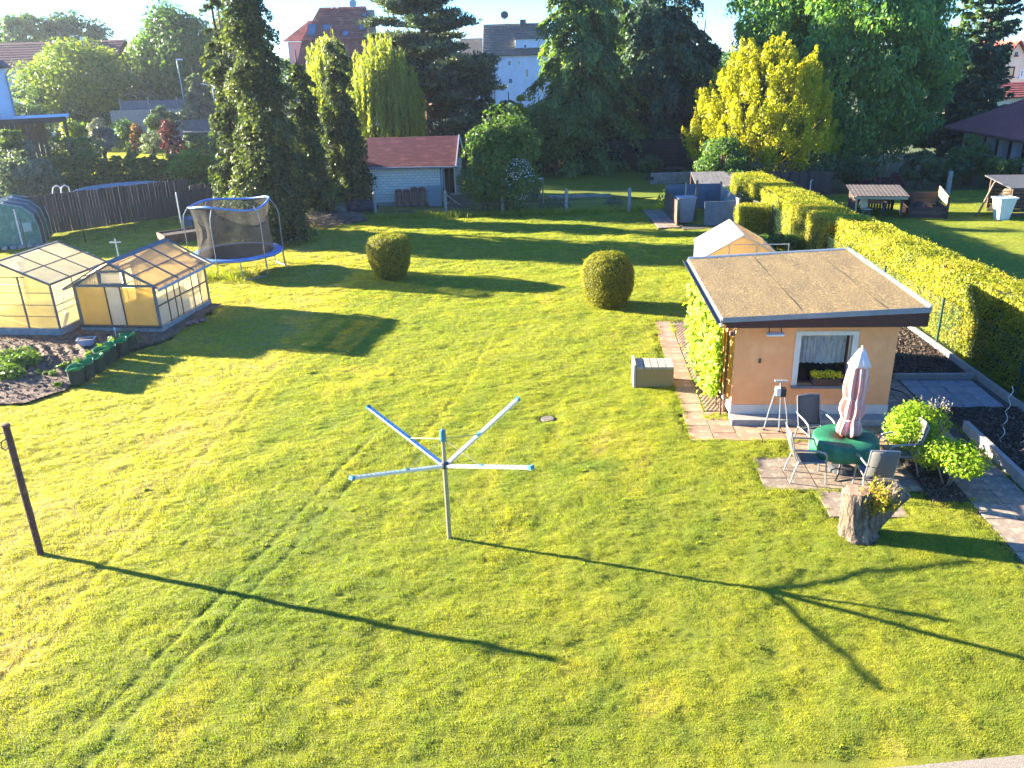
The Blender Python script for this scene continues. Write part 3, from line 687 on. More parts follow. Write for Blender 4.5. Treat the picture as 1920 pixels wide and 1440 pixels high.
MB().lathe([(.02, 2.47), (.05, 2.46), (.085, 2.40), (.13, 2.30), (.195, 2.15), (.185, 2.145), (.11, 2.3)], 48, mod=lambda a, i, z: 1+(.10*math.sin(8*a) if i in (4, 5) else .03*math.sin(8*a))).build('vent_cap', mat('pale_pink_canvas', (.72, .60, .57), (.64, .52, .49), 6, .85, trans=.12), ps, smooth=True)
MB().lathe([(.10, .74), (.15, .76), (.15, .85), (.1, .87)], 40, mod=fold).build('lining', M_redc, ps, smooth=True)
for z, r_ in ((1.5, .145), (1.085, .15)):
    MB().lathe([(r_, z-.015), (r_+.012, z-.012), (r_+.012, z+.012), (r_, z+.015)], 24).build('tie_strap', M_pink, ps)
MB().lathe([(.018, 2.45), (.022, 2.5), (.01, 2.53)], 10).build('finial', M_white_metal, ps)
# chairs
def make_chair(label):
    c = thing('garden_chair', label, 'chair', group='chairs around the patio table')
    sw = .25
    s_ = MB(); vs = []; nn = 8
    for i in range(nn+1):
        y = -.24+.48*i/nn; vs += [(-sw+.02, y, .43+.025*math.cos(i/nn*math.pi)-.012), (sw-.02, y, .43+.025*math.cos(i/nn*math.pi)-.012)]
    s_.add(vs, [(2*i, 2*i+1, 2*i+3, 2*i+2) for i in range(nn)])
    o = s_.build('seat', M_mesh, c); o.modifiers.new('t', 'SOLIDIFY').thickness = .014
    vs = []
    for i in range(nn+1):
        t = i/nn; y = .23+.17*t+.03*math.sin(t*math.pi); z = .44+.58*t
        vs += [(-sw+.02, y, z), (0, y+.028, z+.012*(i == nn)), (sw-.02, y, z)]
    s2 = MB().add(vs, [(3*i+a, 3*i+a+1, 3*i+a+4, 3*i+a+3) for i in range(nn) for a in (0, 1)])
    o = s2.build('backrest', M_mesh, c, smooth=True); o.modifiers.new('t', 'SOLIDIFY').thickness = .014
    bf = MB()
    for x in (-sw+.01, sw-.01): bf.tube([(x, .22, .42), (x, .33, .72), (x, .405, 1.03)], .014, 8)
    bf.tube([(-sw+.01, .405, 1.03), (0, .43, 1.045), (sw-.01, .405, 1.03)], .014, 8); bf.build('back_frame', M_frame, c)
    for x in (-1, 1):
        MB().tube([(x*sw, .35, .70), (x*(sw+.02), .2, .70), (x*(sw+.03), -.1, .685), (x*(sw+.03), -.22, .65), (x*(sw+.02), -.27, .56), (x*sw, -.27, .43)], [.015, .018, .02, .02, .017, .014], 8).build('armrest', M_frame, c)
        MB().tube([(x*sw, -.27, .46), (x*(sw+.01), -.30, 0)], .015, 8).build('leg', M_frame, c)
        MB().tube([(x*sw, .22, .46), (x*(sw+.01), .30, .2), (x*(sw+.015), .35, 0)], .015, 8).build('leg', M_frame, c)
    MB().tube([(-sw, -.26, .43), (sw, -.26, .43)], .012, 6).tube([(-sw, .23, .43), (sw, .23, .43)], .012, 6).tube([(-sw, -.26, .43), (-sw, .23, .43)], .012, 6).tube([(sw, -.26, .43), (sw, .23, .43)], .012, 6).build('seat_frame', M_frame, c)
    return c
ch = make_chair('grey patio chair on the house wall side of the green table')
ch.location = (6.10, 15.02, -.01); ch.rotation_euler = (0, 0, R(8))
dup(ch, (5.55, 13.85, -.01), R(84), 'grey patio chair at the lawn side, left of the green table')
dup(ch, (6.55, 13.22, -.01), R(172), 'grey patio chair nearest the tree stump with its back to the viewer')
dup(ch, (7.30, 13.98, -.01), R(-96), 'grey patio chair with sunlit pale back beside the lime green shrub')
# tree stump with a fork
M_bark_t = mat('rough_bark', (.055, .04, .028), (.12, .088, .058), 11, .95, 1.0, 14, stretch=(1, 1, .4), c3=(.22, .165, .115), bdist=.09)
M_cut = mat('cut_wood', (.30, .17, .10), (.20, .11, .065), 14, .85, .3, 30, c3=(.36, .24, .16))
M_cutg = mat('grey_cut_wood', (.30, .27, .25), (.19, .17, .16), 14, .85, .3, 30)
stp = thing('tree_stump', 'forked tree stump with rough bark and new shoots at the patio corner', 'stump', (5.72, 11.86, -.03))
def barky(pts, rad, n, seed):
    b = MB().tube(pts, rad, n, True); gg = np.random.default_rng(seed); k = len(pts)
    ph = gg.uniform(0, 7, 4)
    for i in range(k):
        c0 = Vector(pts[i])
        for j in range(n):
            a = 2*math.pi*j/n; q = Vector(b.v[i*n+j]); f_ = 1+.05*math.sin(7*a+ph[0]+i*.5)+.035*math.sin(13*a+ph[1]+i*.8)+gg.normal(0, .018)
            b.v[i*n+j] = tuple(c0+(q-c0)*f_)
    return b
barky([(0, 0, 0), (0, .0, .05), (-.02, .01, .15), (-.04, .02, .32), (-.05, .03, .5), (-.06, .04, .66), (-.065, .05, .80)], [.36, .305, .268, .248, .238, .232, .225], 40, 1).build('trunk', M_bark_t, stp, smooth=True)
barky([(.08, 0, .10), (.2, .02, .26), (.36, .04, .45), (.52, .06, .62), (.70, .08, .78)], [.21, .22, .205, .185, .175], 36, 2).build('limb', M_bark_t, stp, smooth=True)
MB().lathe([(.20, .798), (.193, .815), (.12, .822), (.02, .826)], 30, (-.065, .05, 0), mod=lambda a, i, z: 1+.05*math.sin(7*a)).build('cut_face', M_cut, stp)
d = Vector((.70-.52, .02, .16)).normalized(); q = d.to_track_quat('Z', 'Y').to_matrix()
cf = MB().lathe([(.17, 0), (.16, .012), (.02, .014)], 26); cf.v = [tuple(q @ Vector(p)+Vector((.702, .08, .782))) for p in cf.v]; cf.build('cut_face', M_cutg, stp)
M_shoot = leafmat('stump_shoot', (.16, .17, .02), (.34, .27, .03), .45, c3=(.36, .16, .05))
C = []; D_ = []
for k in range(44):
    bx_, by_ = gv.uniform(.0, .46), gv.uniform(-.18, .12); h_ = gv.uniform(.2, .62)*(1.25-abs(bx_-.2)*2); lx, ly = gv.normal(0, .08), gv.normal(0, .08)
    for t in np.linspace(0, 1, 26): C.append((bx_+lx*t+gv.normal(0, .03), by_-.05+ly*t+gv.normal(0, .03), .42+.35*bx_+.45*t*h_*2+gv.normal(0, .015)))
C = np.array(C); foliage('shoots', gv, C, gv.normal(size=C.shape)+np.array([-.4, -.3, .5]), gv.uniform(.04, .085, len(C)), gv.uniform(.02, .04, len(C)), M_shoot, stp)

# lime green shrubs by the patio
M_lime = leafmat('lime_leaf', (.13, .22, .015), (.24, .34, .02), .45, c3=(.36, .40, .03)); M_stem = mat('grey_stem', (.20, .16, .11), (.13, .10, .07), 8, .9)
def shrub(name, label, cat, loc, rad, mt, n, L, seed, lumps=7, stem=True, core=True, group=None, z0=.08, aspect=.55, sm=None):
    g_ = np.random.default_rng(seed); t = thing(name, label, cat, loc, 0, group); rad = np.array(rad, float)
    cs = []
    for k in range(lumps):
        u = sph(g_, 1)[0]; u[2] = abs(u[2])*.9-.15; cs.append(np.concatenate([u*rad*[.68, .68, .6]*g_.uniform(.7, 1.1)+[0, 0, rad[2]], rad*g_.uniform(.34, .62)]))
    cs = np.array(cs); idx = g_.integers(0, lumps, n); u = sph(g_, n); r = g_.uniform(.55, 1.0, (n, 1))**.6*(1+.35*(g_.uniform(size=(n, 1)) < .06))
    C = cs[idx, :3]+u*cs[idx, 3:]*r; k = C[:, 2] > z0
    C, u = C[k], u[k]
    foliage('foliage', g_, C, u+g_.normal(0, .6, u.shape)+[0, 0, .35], L*g_.uniform(.6, 1.25, len(C)), L*aspect*g_.uniform(.7, 1.2, len(C)), mt, t)
    if stem:
        s_ = MB()
        for k in range(5):
            a = g_.uniform(0, 6.28); s_.tube([(.04*math.cos(a), .04*math.sin(a), 0), (rad[0]*.25*math.cos(a), rad[1]*.25*math.sin(a), rad[2]*.5), (rad[0]*.5*math.cos(a), rad[1]*.5*math.sin(a), rad[2]*1.2)], [.02*max(1, rad[2]), .015*max(1, rad[2]), .006], 6)
        s_.build('stem', sm or M_stem, t)
    return t
shrub('lime_shrub', 'bright lime green shrub beside the pale chair, the larger of two', 'shrub', (*hl(3.33, -1.95), 0), (.68, .60, .66), M_lime, 7200, .065, 31, 11)
shrub('lime_shrub', 'lower looser lime green shrub nearest the paved side path', 'shrub', (*hl(3.42, -3.0), 0), (.60, .55, .52), M_lime, 4600, .07, 32, 11)
M_lav = leafmat('lavender', (.22, .20, .15), (.30, .26, .24), .3)
C = []
for k in range(24):
    bx_, by_ = gv.uniform(-.22, .25), gv.uniform(-.12, .12); hh = gv.uniform(.9, 1.22)
    for t in np.linspace(.6, 1, 12): C.append((bx_*t*1.2+gv.normal(0, .012), by_+gv.normal(0, .012), hh*t))
C = np.array(C); lv = thing('lavender_plant', 'greyish lavender spikes behind the lime green shrub', 'plant', (*hl(3.62, -1.62), 0))
foliage('foliage', gv, C, gv.normal(size=C.shape), .05, .018, M_lav, lv)
MB().tube([(0, 0, 0), (0, 0, .6)], .02, 6).build('stem', M_stem, lv)
# black hose over the paving, spiral plant supports
hp = [(3.75, 2.6), (3.85, 2.0), (4.3, 1.5), (4.32, 1.0), (4.15, .3), (4.25, -.1), (4.5, -.35)]
hs_ = MB(); pts = []
for (p, q) in zip(hp[:-1], hp[1:]):
    for t in (0, .33, .66): pts.append((p[0]+(q[0]-p[0])*t, p[1]+(q[1]-p[1])*t, .045))
hs_.tube(pts, .013, 6); tag(hs_.build('garden_hose', M_black, loc=HO-Vector((0, 0, .04)), rz=HYAW), 'black hose snaking over the grey paving behind the house', 'hose')
hs_ = MB(); pts = [(4.75+.12*k, .52+.03*math.sin(k*1.1), .05) for k in range(17)]; hs_.tube(pts, .013, 6)
tag(hs_.build('garden_hose', M_black, loc=HO, rz=HYAW), 'black hose lying along the edge of the right hand bark bed', 'hose')
def spiral(loc, h, lean, label):
    t = thing('spiral_rod', label, 'plant support', loc); pts = []
    for k in range(60):
        u = k/59; a = u*2*math.pi*4.2; pts.append((.03*math.cos(a)+lean[0]*u, .03*math.sin(a)+lean[1]*u, h*u))
    MB().tube(pts, .007, 6).build('rod', M_alu, t); return t
spiral(at(1876, 834), 1.25, (.02, .05), 'tall wavy metal tomato rod standing in the bark bed')
spiral(at(1914, 838), .8, (.1, .05), 'shorter wavy metal tomato rod at the right picture edge')
# manhole cover in the lawn
mh = thing('manhole_cover', 'round concrete manhole cover sunk into the lawn', 'manhole', (.78, 16.98, -.05))
MB().lathe([(.15, 0), (.15, .025), (.14, .03), (.02, .03)], 24).build('lid', mat('dirty_concrete', (.20, .17, .12), (.12, .10, .07), 20, .95, .6, 60), mh); MB().lathe([(.21, 0), (.21, .0), (.16, .01), (.158, .0)], 24).build('rim', M_mulch_base, mh)

# rotary clothes dryer
M_steel = mat('galvanised_pole', (.34, .31, .22), (.26, .24, .17), 12, .45, .1, 60, metal=.5)
M_arm = mat('aluminium_arm', (.60, .64, .68), (.5, .54, .58), 9, .35, metal=.55)
M_teal = mat('teal_plastic', (.06, .20, .24), (.045, .16, .19), 6, .45)
rd = thing('rotary_dryer', 'aluminium rotary clothes dryer with four raised arms and no line', 'clothes dryer', (-1.15, 12.11, -.02))
MB().tube([(0, 0, 0), (0, 0, 1.40)], .038, 12).tube([(0, 0, 1.40), (0, 0, 1.92)], .032, 12).build('pole', M_steel, rd)
MB().lathe([(.06, 1.35), (.068, 1.37), (.068, 1.44), (.04, 1.46)], 14).build('hub', M_dgrey, rd)
MB().lathe([(.048, 1.84), (.052, 1.96), (.045, 2.03), (.018, 2.05)], 14).build('top_cap', M_teal, rd)
for k in range(4):
    a = R(228.4-90*k); c_, s_ = math.cos(a), math.sin(a)
    p0 = Vector((c_*.06, s_*.06, 1.40)); p1 = Vector((c_*1.86, s_*1.86, 1.95))
    ar = MB().beam(p0, p1, .07, .04); ao = ar.build('arm', M_arm, rd)
    sl_ = MB()
    for t in np.linspace(.3, .97, 14): q = p0.lerp(p1, t); sl_.beam(q+Vector((0, 0, .019)), q+(p1-p0)*.008+Vector((0, 0, .019)), .035, .014)
    sl_.build('line_notches', M_teal, ao)['kind'] = 'stuff'
    d = (p1-p0).normalized(); MB().beam(p1-d*.02, p1+d*.035, .08, .06).build('end_cap', M_teal, ao)
    q = p0.lerp(p1, .42); MB().beam(q-d*.04+Vector((0, 0, .02)), q+d*.04+Vector((0, 0, .02)), .055, .03).build('slider', M_teal, ao)
    MB().tube([(c_*.03, s_*.03, 1.87), tuple(q+Vector((0, 0, .02)))], .006, 6).build('stay', M_steel, rd)
# rusty clothes post
M_rust = mat('rusty_brown_steel', (.10, .048, .032), (.065, .032, .024), 7, .8, .4, 30, c3=(.15, .07, .04))
cp = thing('clothes_post', 'rusty brown steel clothes line post at the left picture edge', 'post', (-8.1, 12.0, -.03))
MB().tube([(0, 0, 0), (.02, 0, 2.42)], .055, 14).build('pole', M_rust, cp); MB().lathe([(.062, 2.40), (.064, 2.43), (.02, 2.44)], 14, (.02, 0, 0)).build('cap', M_rust, cp)
MB().tube([(.0, -.04, 2.2), (-.04, -.12, 2.18), (-.05, -.14, 2.08), (-.02, -.1, 2.02), (0, -.04, 2.06)], .012, 6).build('hook', M_rust, cp)
MB().tube([(-.02, -.03, 2.3), (-.1, -.06, 2.28), (-.13, -.06, 2.2), (-.1, -.04, 2.1)], .008, 6).build('hook', M_rust, cp)
# ------------------------------------------------------------------ left side: greenhouses, vegetable bed, trampoline, fences
def panel_mat(name, c, tcol, tr=.6, rough=.35, c2=None, clear=.38):
    mt, nt, out = _new(name); N = nt.nodes
    nz = _noise(nt, 1.6, 5); cr = _ramp(nt, nz.outputs[0], [(.3, c), (.7, c2 or tuple(x*.82 for x in c))])
    nz2 = _noise(nt, 2.3, 5); ct = _ramp(nt, nz2.outputs[0], [(.3, tcol), (.7, tuple(x*.8 for x in tcol))])
    b = N.new('ShaderNodeBsdfPrincipled'); b.inputs['Roughness'].default_value = rough; b.inputs['Specular IOR Level'].default_value = .4; nt.links.new(cr.outputs[0], b.inputs['Base Color'])
    t = N.new('ShaderNodeBsdfTranslucent'); nt.links.new(ct.outputs[0], t.inputs[0])
    mx = N.new('ShaderNodeMixShader'); mx.inputs[0].default_value = tr
    nt.links.new(b.outputs[0], mx.inputs[1]); nt.links.new(t.outputs[0], mx.inputs[2])
    tp = N.new('ShaderNodeBsdfTransparent'); tp.inputs[0].default_value = (*tcol, 1); m2 = N.new('ShaderNodeMixShader'); m2.inputs[0].default_value = clear
    nt.links.new(mx.outputs[0], m2.inputs[1]); nt.links.new(tp.outputs[0], m2.inputs[2]); nt.links.new(m2.outputs[0], out.inputs[0]); return mt
M_poly = panel_mat('aged_polycarbonate', (.78, .68, .42), (1.0, .86, .46), .8)
M_poly1 = panel_mat('pale_yellowed_polycarbonate', (.84, .78, .56), (1.0, .93, .64), .8)
M_polyw = panel_mat('white_polycarbonate', (.78, .77, .70), (1.0, .97, .84), .62)
M_corr = panel_mat('brown_corrugated_plastic', (.50, .41, .29), (.88, .72, .50), .5)
M_corrw = panel_mat('clear_corrugated_plastic', (.66, .60, .46), (.95, .84, .58), .6)
M_ghframe = mat('weathered_frame', (.17, .16, .15), (.11, .105, .10), 5, .6, .2, 40)
M_ghbar = mat('dark_glazing_bar', (.085, .075, .06), (.06, .052, .045), 6, .6)
def corr(b, p00, p10, p01, p11, n=10, amp=.018):
    """corrugated sheet between four corners; waves run along p00->p01"""
    p00, p10, p01, p11 = map(Vector, (p00, p10, p01, p11)); nn = (p10-p00).cross(p01-p00).normalized(); k = n*4; base = len(b.v); vs = []
    for i in range(k+1):
        t = i/k; o = nn*amp*math.sin(2*math.pi*n*t); vs += [p00.lerp(p10, t)+o, p01.lerp(p11, t)+o]
    b.add(vs, [(2*i, 2*i+2, 2*i+3, 2*i+1) for i in range(k)])
def bar(b, a, c, w=.04, h=.04): b.beam(a, c, w, h)
def pane(b, p, th=.008):
    b.slab(p, th)
# second greenhouse, brown corrugated roof
GH2 = thing('greenhouse', 'greenhouse with brown corrugated plastic roof, vent window and yellow panels, right of the pair', 'greenhouse', (-13.37, 24.72, 0), R(-8.6))
w2, d2, e2, r2 = 2.62, 3.12, 1.46, 2.16
hb2 = .17
MB().bx(-.05, w2+.05, -.05, .05, -.1, hb2).bx(-.05, .05, .05, d2-.05, -.1, hb2).bx(w2-.05, w2+.05, .05, d2-.05, -.1, hb2).bx(-.05, w2+.05, d2-.05, d2+.05, -.1, hb2).build('plinth', M_conc, GH2)
fr = MB()
for (x, y) in ((0, 0), (w2, 0), (0, d2), (w2, d2)): bar(fr, (x, y, hb2), (x, y, e2), .07, .07)
for y in (0, d2): bar(fr, (0, y, e2), (w2, y, e2), .07, .07); bar(fr, (0, y, e2), (w2/2, y, r2-.03), .05, .06); bar(fr, (w2, y, e2), (w2/2, y, r2-.03), .05, .06)
for x in (0, w2): bar(fr, (x, 0, e2), (x, d2, e2), .07, .07)
fr.build('frame', M_ghframe, GH2)
xs_ = [.05, 1.02, 1.52, w2-.05]
for i, mt_ in enumerate((M_poly, M_polyw, M_poly)):
    p = MB(); pane(p, [(xs_[i]+.01, .01, hb2+.04), (xs_[i+1]-.01, .01, hb2+.04), (xs_[i+1]-.01, .01, e2-.06), (xs_[i]+.01, .01, e2-.06)]); p.build('glazing_panel', mt_, GH2)
fb_ = MB()
for x in xs_[1:3]: bar(fb_, (x, -.02, hb2+.04), (x, -.02, e2-.04), .035, .03)
fb_.bx(-.06, w2+.06, -.075, -.01, hb2-.03, hb2+.04); fb_.build('glazing_bar', M_ghbar, GH2)
# gable infill: corrugated sheets round a vent window
zg = lambda x: e2+(r2-e2)*(1-abs(x-w2/2)/(w2/2))
for (xa, xb, za, zb_) in ((.12, .86, e2+.04, None), (1.76, w2-.12, e2+.04, None), (.92, 1.70, e2+.50, None)):
    g_ = MB(); n_ = 9; vs = []
    for i in range(n_*4+1):
        t = i/(n_*4); x = xa+(xb-xa)*t; yv = -.012+.015*math.sin(2*math.pi*n_*t); vs += [(x, yv, za), (x, yv, max(za+.01, zg(x)-.05))]
    g_.add(vs, [(2*i, 2*i+2, 2*i+3, 2*i+1) for i in range(n_*4)]); g_.build('gable_sheet', M_corrw, GH2)
vf = MB(); vf.bx(.86, .93, -.03, .03, e2+.03, e2+.5); vf.bx(1.69, 1.76, -.03, .03, e2+.03, e2+.5); vf.bx(.93, 1.69, -.03, .03, e2+.42, e2+.48); vf.bx(.93, 1.69, -.03, .03, e2+.02, e2+.08)
vo = vf.build('vent_window', M_ghframe, GH2)
pv = MB(); pane(pv, [(.96, -.03, e2+.10), (1.66, -.03, e2+.10), (1.60, -.02, e2+.40), (1.0, -.02, e2+.40)]); pv.build('pane', M_polyw, vo)
# roof sheets
ov, oy = .24, .16
def rp(x, y, off=0.0):      # roof plane point, x beyond eave allowed
    s = (r2-e2)/(w2/2); return (x, y, e2+.05+s*(x if x < w2/2 else w2-x)+off)
ys = [-oy, d2*.36, d2*.68, d2+oy]
for side in (0, 1):
    for j in range(3):
        for k in range(2):
            xm, xe, xr = (w2/2, w2/2+(w2/2+ov)*.5, w2+ov) if side else (w2/2, w2/2-(w2/2+ov)*.5, -ov)
            xa, xb = ((xm, xe), (xe, xr))[k]
            b = MB(); oo = .012*(1-k)
            corr(b, rp(xa, ys[j]+.01, oo), rp(xa, ys[j+1]-.01, oo), rp(xb, ys[j]+.01, oo), rp(xb, ys[j+1]-.01, oo), 11, .016)
            b.build('roof_sheet', M_corr, GH2)
rbm = MB()
for y in ys[1:3]+[-oy+.03, d2+oy-.03]:
    for sgn in (1, -1): bar(rbm, rp(w2/2, y, .03), rp(w2/2+sgn*(w2/2+ov-.03), y, .03), .06, .035)
for sgn in (1, -1): bar(rbm, rp(w2/2+sgn*(w2/4+ov/2), -oy, .0), rp(w2/2+sgn*(w2/4+ov/2), d2+oy, .0), .05, .03)
rbm.build('roof_bar', M_ghframe, GH2)
rc = MB(); rc.slab([(w2/2-.2, -oy-.02, r2-.02), (w2/2, -oy-.02, r2+.09), (w2/2, d2+oy+.02, r2+.09), (w2/2-.2, d2+oy+.02, r2-.02)], .01); rc.slab([(w2/2, -oy-.02, r2+.09), (w2/2+.16, -oy-.02, r2+.01), (w2/2+.16, d2+oy+.02, r2+.01), (w2/2, d2+oy+.02, r2+.09)], .01)
rc.build('ridge_cap', M_ghframe, GH2)
for x in (-ov-.02, w2+ov+.02): MB().tube([(x, -oy, e2-.08), (x, d2+oy, e2-.08)], .04, 10).build('gutter', mat('grey_gutter', (.30, .32, .34), (.24, .26, .28), 4, .5), GH2)
# side panes, two rows
M_gpane = panel_mat('hazy_glass', (.66, .68, .62), (.98, .95, .80), .55, .2)
cols_ = [.05, .62, 1.05, 1.38, 2.15, 2.6, d2-.05]
for x in (0, w2):
    for j in range(6):
        for (za, zb_) in ((hb2+.04, .8), (.84, e2-.06)):
            p = MB(); o_ = .012 if x else -.012
            q = [(x+o_, cols_[j]+.015, za), (x+o_, cols_[j+1]-.015, za), (x+o_, cols_[j+1]-.015, zb_), (x+o_, cols_[j]+.015, zb_)]
            pane(p, q); p.build('glass_pane', M_gpane, GH2)
    sb = MB()
    for y in cols_[1:-1]: bar(sb, (x+(.02 if x else -.02), y, hb2), (x+(.02 if x else -.02), y, e2-.03), .03, .03)
    bar(sb, (x+(.025 if x else -.025), 0, .82), (x+(.025 if x else -.025), d2, .82), .03, .04); sb.build('glazing_bar', M_ghbar, GH2)
p = MB(); pane(p, [(w2-.05, d2, hb2+.03), (.05, d2, hb2+.03), (.05, d2, e2-.03), (w2-.05, d2, e2-.03)]); p.build('glazing_panel', M_poly, GH2)
p = MB(); pane(p, [(w2-.1, d2, e2+.03), (.1, d2, e2+.03), (w2/2, d2, r2-.05)]+[(w2/2-.01, d2, r2-.05)]); p.build('gable_panel', M_corrw, GH2)
# first greenhouse, smooth yellowish panels
GH1 = thing('greenhouse', 'greenhouse glazed with smooth yellowed panels, left of the pair and cut by the picture edge', 'greenhouse', (-17.1, 24.75, 0), R(-8.6))
w1, d1, e1, r1, hb1 = 3.30, 2.95, 1.62, 2.30, .24
MB().bx(-.04, w1+.04, -.04, .04, -.1, hb1).bx(-.04, .04, .04, d1-.04, -.1, hb1).bx(w1-.04, w1+.04, .04, d1-.04, -.1, hb1).bx(-.04, w1+.04, d1-.04, d1+.04, -.1, hb1).build('plinth', M_conc, GH1)
fr = MB()
for (x, y) in ((0, 0), (w1, 0), (0, d1), (w1, d1)): bar(fr, (x, y, hb1-.1), (x, y, e1), .05, .05)
for y in (0, d1): bar(fr, (0, y, e1), (w1/2, y, r1), .05, .05); bar(fr, (w1, y, e1), (w1/2, y, r1), .05, .05)
for x in (0, w1): bar(fr, (x, 0, e1), (x, d1, e1), .05, .05)
bar(fr, (w1/2, 0, r1), (w1/2, d1, r1), .06, .06)
for y in (d1/3, 2*d1/3):
    bar(fr, (0, y, e1), (w1/2, y, r1), .03, .03); bar(fr, (w1, y, e1), (w1/2, y, r1), .03, .03)
for s_ in (.5,):
    for sg in (1, -1): bar(fr, (w1/2+sg*w1*.25, 0, (e1+r1)/2), (w1/2+sg*w1*.25, d1, (e1+r1)/2), .03, .03)
bar(fr, (.8, -.012, hb1), (.8, -.012, e1+.1), .05, .035); bar(fr, (2.28, -.012, hb1), (2.28, -.012, e1+.24), .05, .035)
for z in (.62, .98, 1.36): bar(fr, (0, -.012, z), (w1, -.012, z), .02, .02)
bar(fr, (.8, -.012, 1.85), (2.5, -.012, 1.85), .025, .03); bar(fr, (w1+.012, 0, .95), (w1+.012, d1, .95), .02, .02)
for y in (1.0, 1.95): bar(fr, (w1+.012, y, hb1), (w1+.012, y, e1), .025, .025)
fr.build('frame', M_ghframe, GH1)
zg1 = lambda x: e1+(r1-e1)*(1-abs(x-w1/2)/(w1/2))
xs_ = [.02, .8, 2.28, w1-.02]
for i in range(3):
    for (za, zb_) in ((hb1+.02, .98), (.98, e1)):
        p = MB(); pane(p, [(xs_[i]+.01, .005, za), (xs_[i+1]-.01, .005, za), (xs_[i+1]-.01, .005, zb_-.01), (xs_[i]+.01, .005, zb_-.01)]); p.build('glazing_panel', M_poly1, GH1)
for (xa, xb) in ((.03, .8), (.8, w1/2), (w1/2, 2.28), (2.28, w1-.03)):
    p = MB(); pane(p, [(xa+.005, .005, e1), (xb-.005, .005, e1), (xb-.005, .005, max(e1+.01, zg1(xb)-.03)), (xa+.005, .005, max(e1+.01, zg1(xa)-.03))]); p.build('gable_panel', M_poly1, GH1)
p = MB(); pane(p, [(w1-.02, d1, hb1), (.02, d1, hb1), (.02, d1, e1), (w1-.02, d1, e1)]); p.build('glazing_panel', M_poly1, GH1)
p = MB(); pane(p, [(w1-.02, d1, e1+.005), (.02, d1, e1+.005), (w1/2, d1, r1-.03), (w1/2-.01, d1, r1-.03)]); p.build('gable_panel', M_poly1, GH1)
for x in (0, w1):
    yy_ = [.03, 1.0, 1.95, d1-.03]
    for j in range(3):
        for (za, zb_) in ((hb1+.02, .94), (.96, e1-.03)):
            p = MB(); pane(p, [(x, yy_[j]+.01, za), (x, yy_[j+1]-.01, za), (x, yy_[j+1]-.01, zb_), (x, yy_[j]+.01, zb_)]); p.build('glazing_panel', M_polyw if x else M_poly1, GH1)
for sg in (1, -1):
    for j in range(3):
        for k in range(2):
            xa, xb = w1/2+sg*w1*.25*k, w1/2+sg*w1*.25*(k+1); ya, yb = d1*j/3+.012, d1*(j+1)/3-.012
            za, zb_ = zg1(xa)-.005, zg1(xb)-.005
            p = MB(); pane(p, [(xa, ya, za), (xb, ya, zb_), (xb, yb, zb_), (xa, yb, za)] if sg > 0 else [(xb, ya, zb_), (xa, ya, za), (xa, yb, za), (xb, yb, zb_)]); p.build('roof_panel', M_polyw, GH1)
MB().box((2.5, .5, .62), (1.3, .2, .03)).build('shelf', M_oldwood, GH1)
gh_g = np.random.default_rng(77)
tom = thing('tomato_plants', 'row of young plants showing through the panels of the left greenhouse', 'plants', (-14.25, 25.4, 0), R(-8.6))
n = 700; C = np.stack([gh_g.normal(0, .12, n), gh_g.uniform(0, 1.9, n), gh_g.uniform(.1, .75, n)], 1); foliage('foliage', gh_g, C, gh_g.normal(size=(n, 3)), .11, .06, M_leaf_dk, tom)

# vegetable bed with raked ridges
M_soil = mat('garden_soil', (.165, .105, .068), (.095, .06, .04), 5, .95, .9, 45, c3=(.21, .145, .10), bdist=.03)
def soil_z(x, y):
    u = (x*.80+y*.60); rid = .045*np.sin(u*2*math.pi/.30)*np.clip((y-20.4)/.6, 0, 1)*np.clip((23.6-y)/.5, 0, 1)*(fbm(x*.9, y*.9, 5) > .35)
    return .03+rid+.06*(fbm(x*2.5, y*2.5, 9)-.5)+.03*(fbm(x*9, y*9, 19)-.5)+.05*np.exp(-((y-20.2)/.25)**2)-.03*np.exp(-((y-20.75)/.18)**2)
sm = grid_mesh('vegetable_bed', -17.5, -9.8, 18.7, 27.9, .06, soil_z, None, lambda a, b: in_poly(a, b, SOIL))
tag(link('vegetable_bed', sm, M_soil), 'raked brown soil of the vegetable bed in front of the greenhouses', 'vegetable bed', kind='structure')
M_clod = leafmat('soil_clod', (.10, .07, .05), (.20, .15, .11), 0, rough=.95)
n = 5200; x = gh_g.uniform(-17.4, -10, n); y = gh_g.uniform(18.8, 24.2, n); k = in_poly(x, y, SOIL); x, y = x[k], y[k]
tag(foliage('soil_clods', gh_g, np.stack([x, y, soil_z(x, y)+.015], 1), gh_g.normal(size=(len(x), 3))+[0, 0, 1.2], gh_g.uniform(.03, .09, len(x)), gh_g.uniform(.03, .08, len(x)), M_clod), 'clods of soil strewn over the vegetable bed', 'soil', kind='stuff')
M_pot = leafmat('potato_leaf', (.055, .12, .018), (.12, .20, .02), .42, c3=(.20, .26, .03))
def plant(name, label, cat, loc, r, h, n, L, mt, seed, group=None, up=.6, aspect=.55):
    g_ = np.random.default_rng(seed); t = thing(name, label, cat, loc, 0, group)
    u = sph(g_, n); u[:, 2] = np.abs(u[:, 2]); rr = g_.uniform(.25, 1, (n, 1))**.6
    C = u*rr*[r, r, h]+[0, 0, .03]
    foliage('foliage', g_, C, u*.7+g_.normal(0, .5, u.shape)+[0, 0, up], L*g_.uniform(.7, 1.3, n), L*aspect*g_.uniform(.7, 1.3, n), mt, t)
    MB().tube([(0, 0, -.02), (0, 0, h*.6)], [.014, .006], 5).build('stem', M_stem, t); return t
pp = None; k = 0
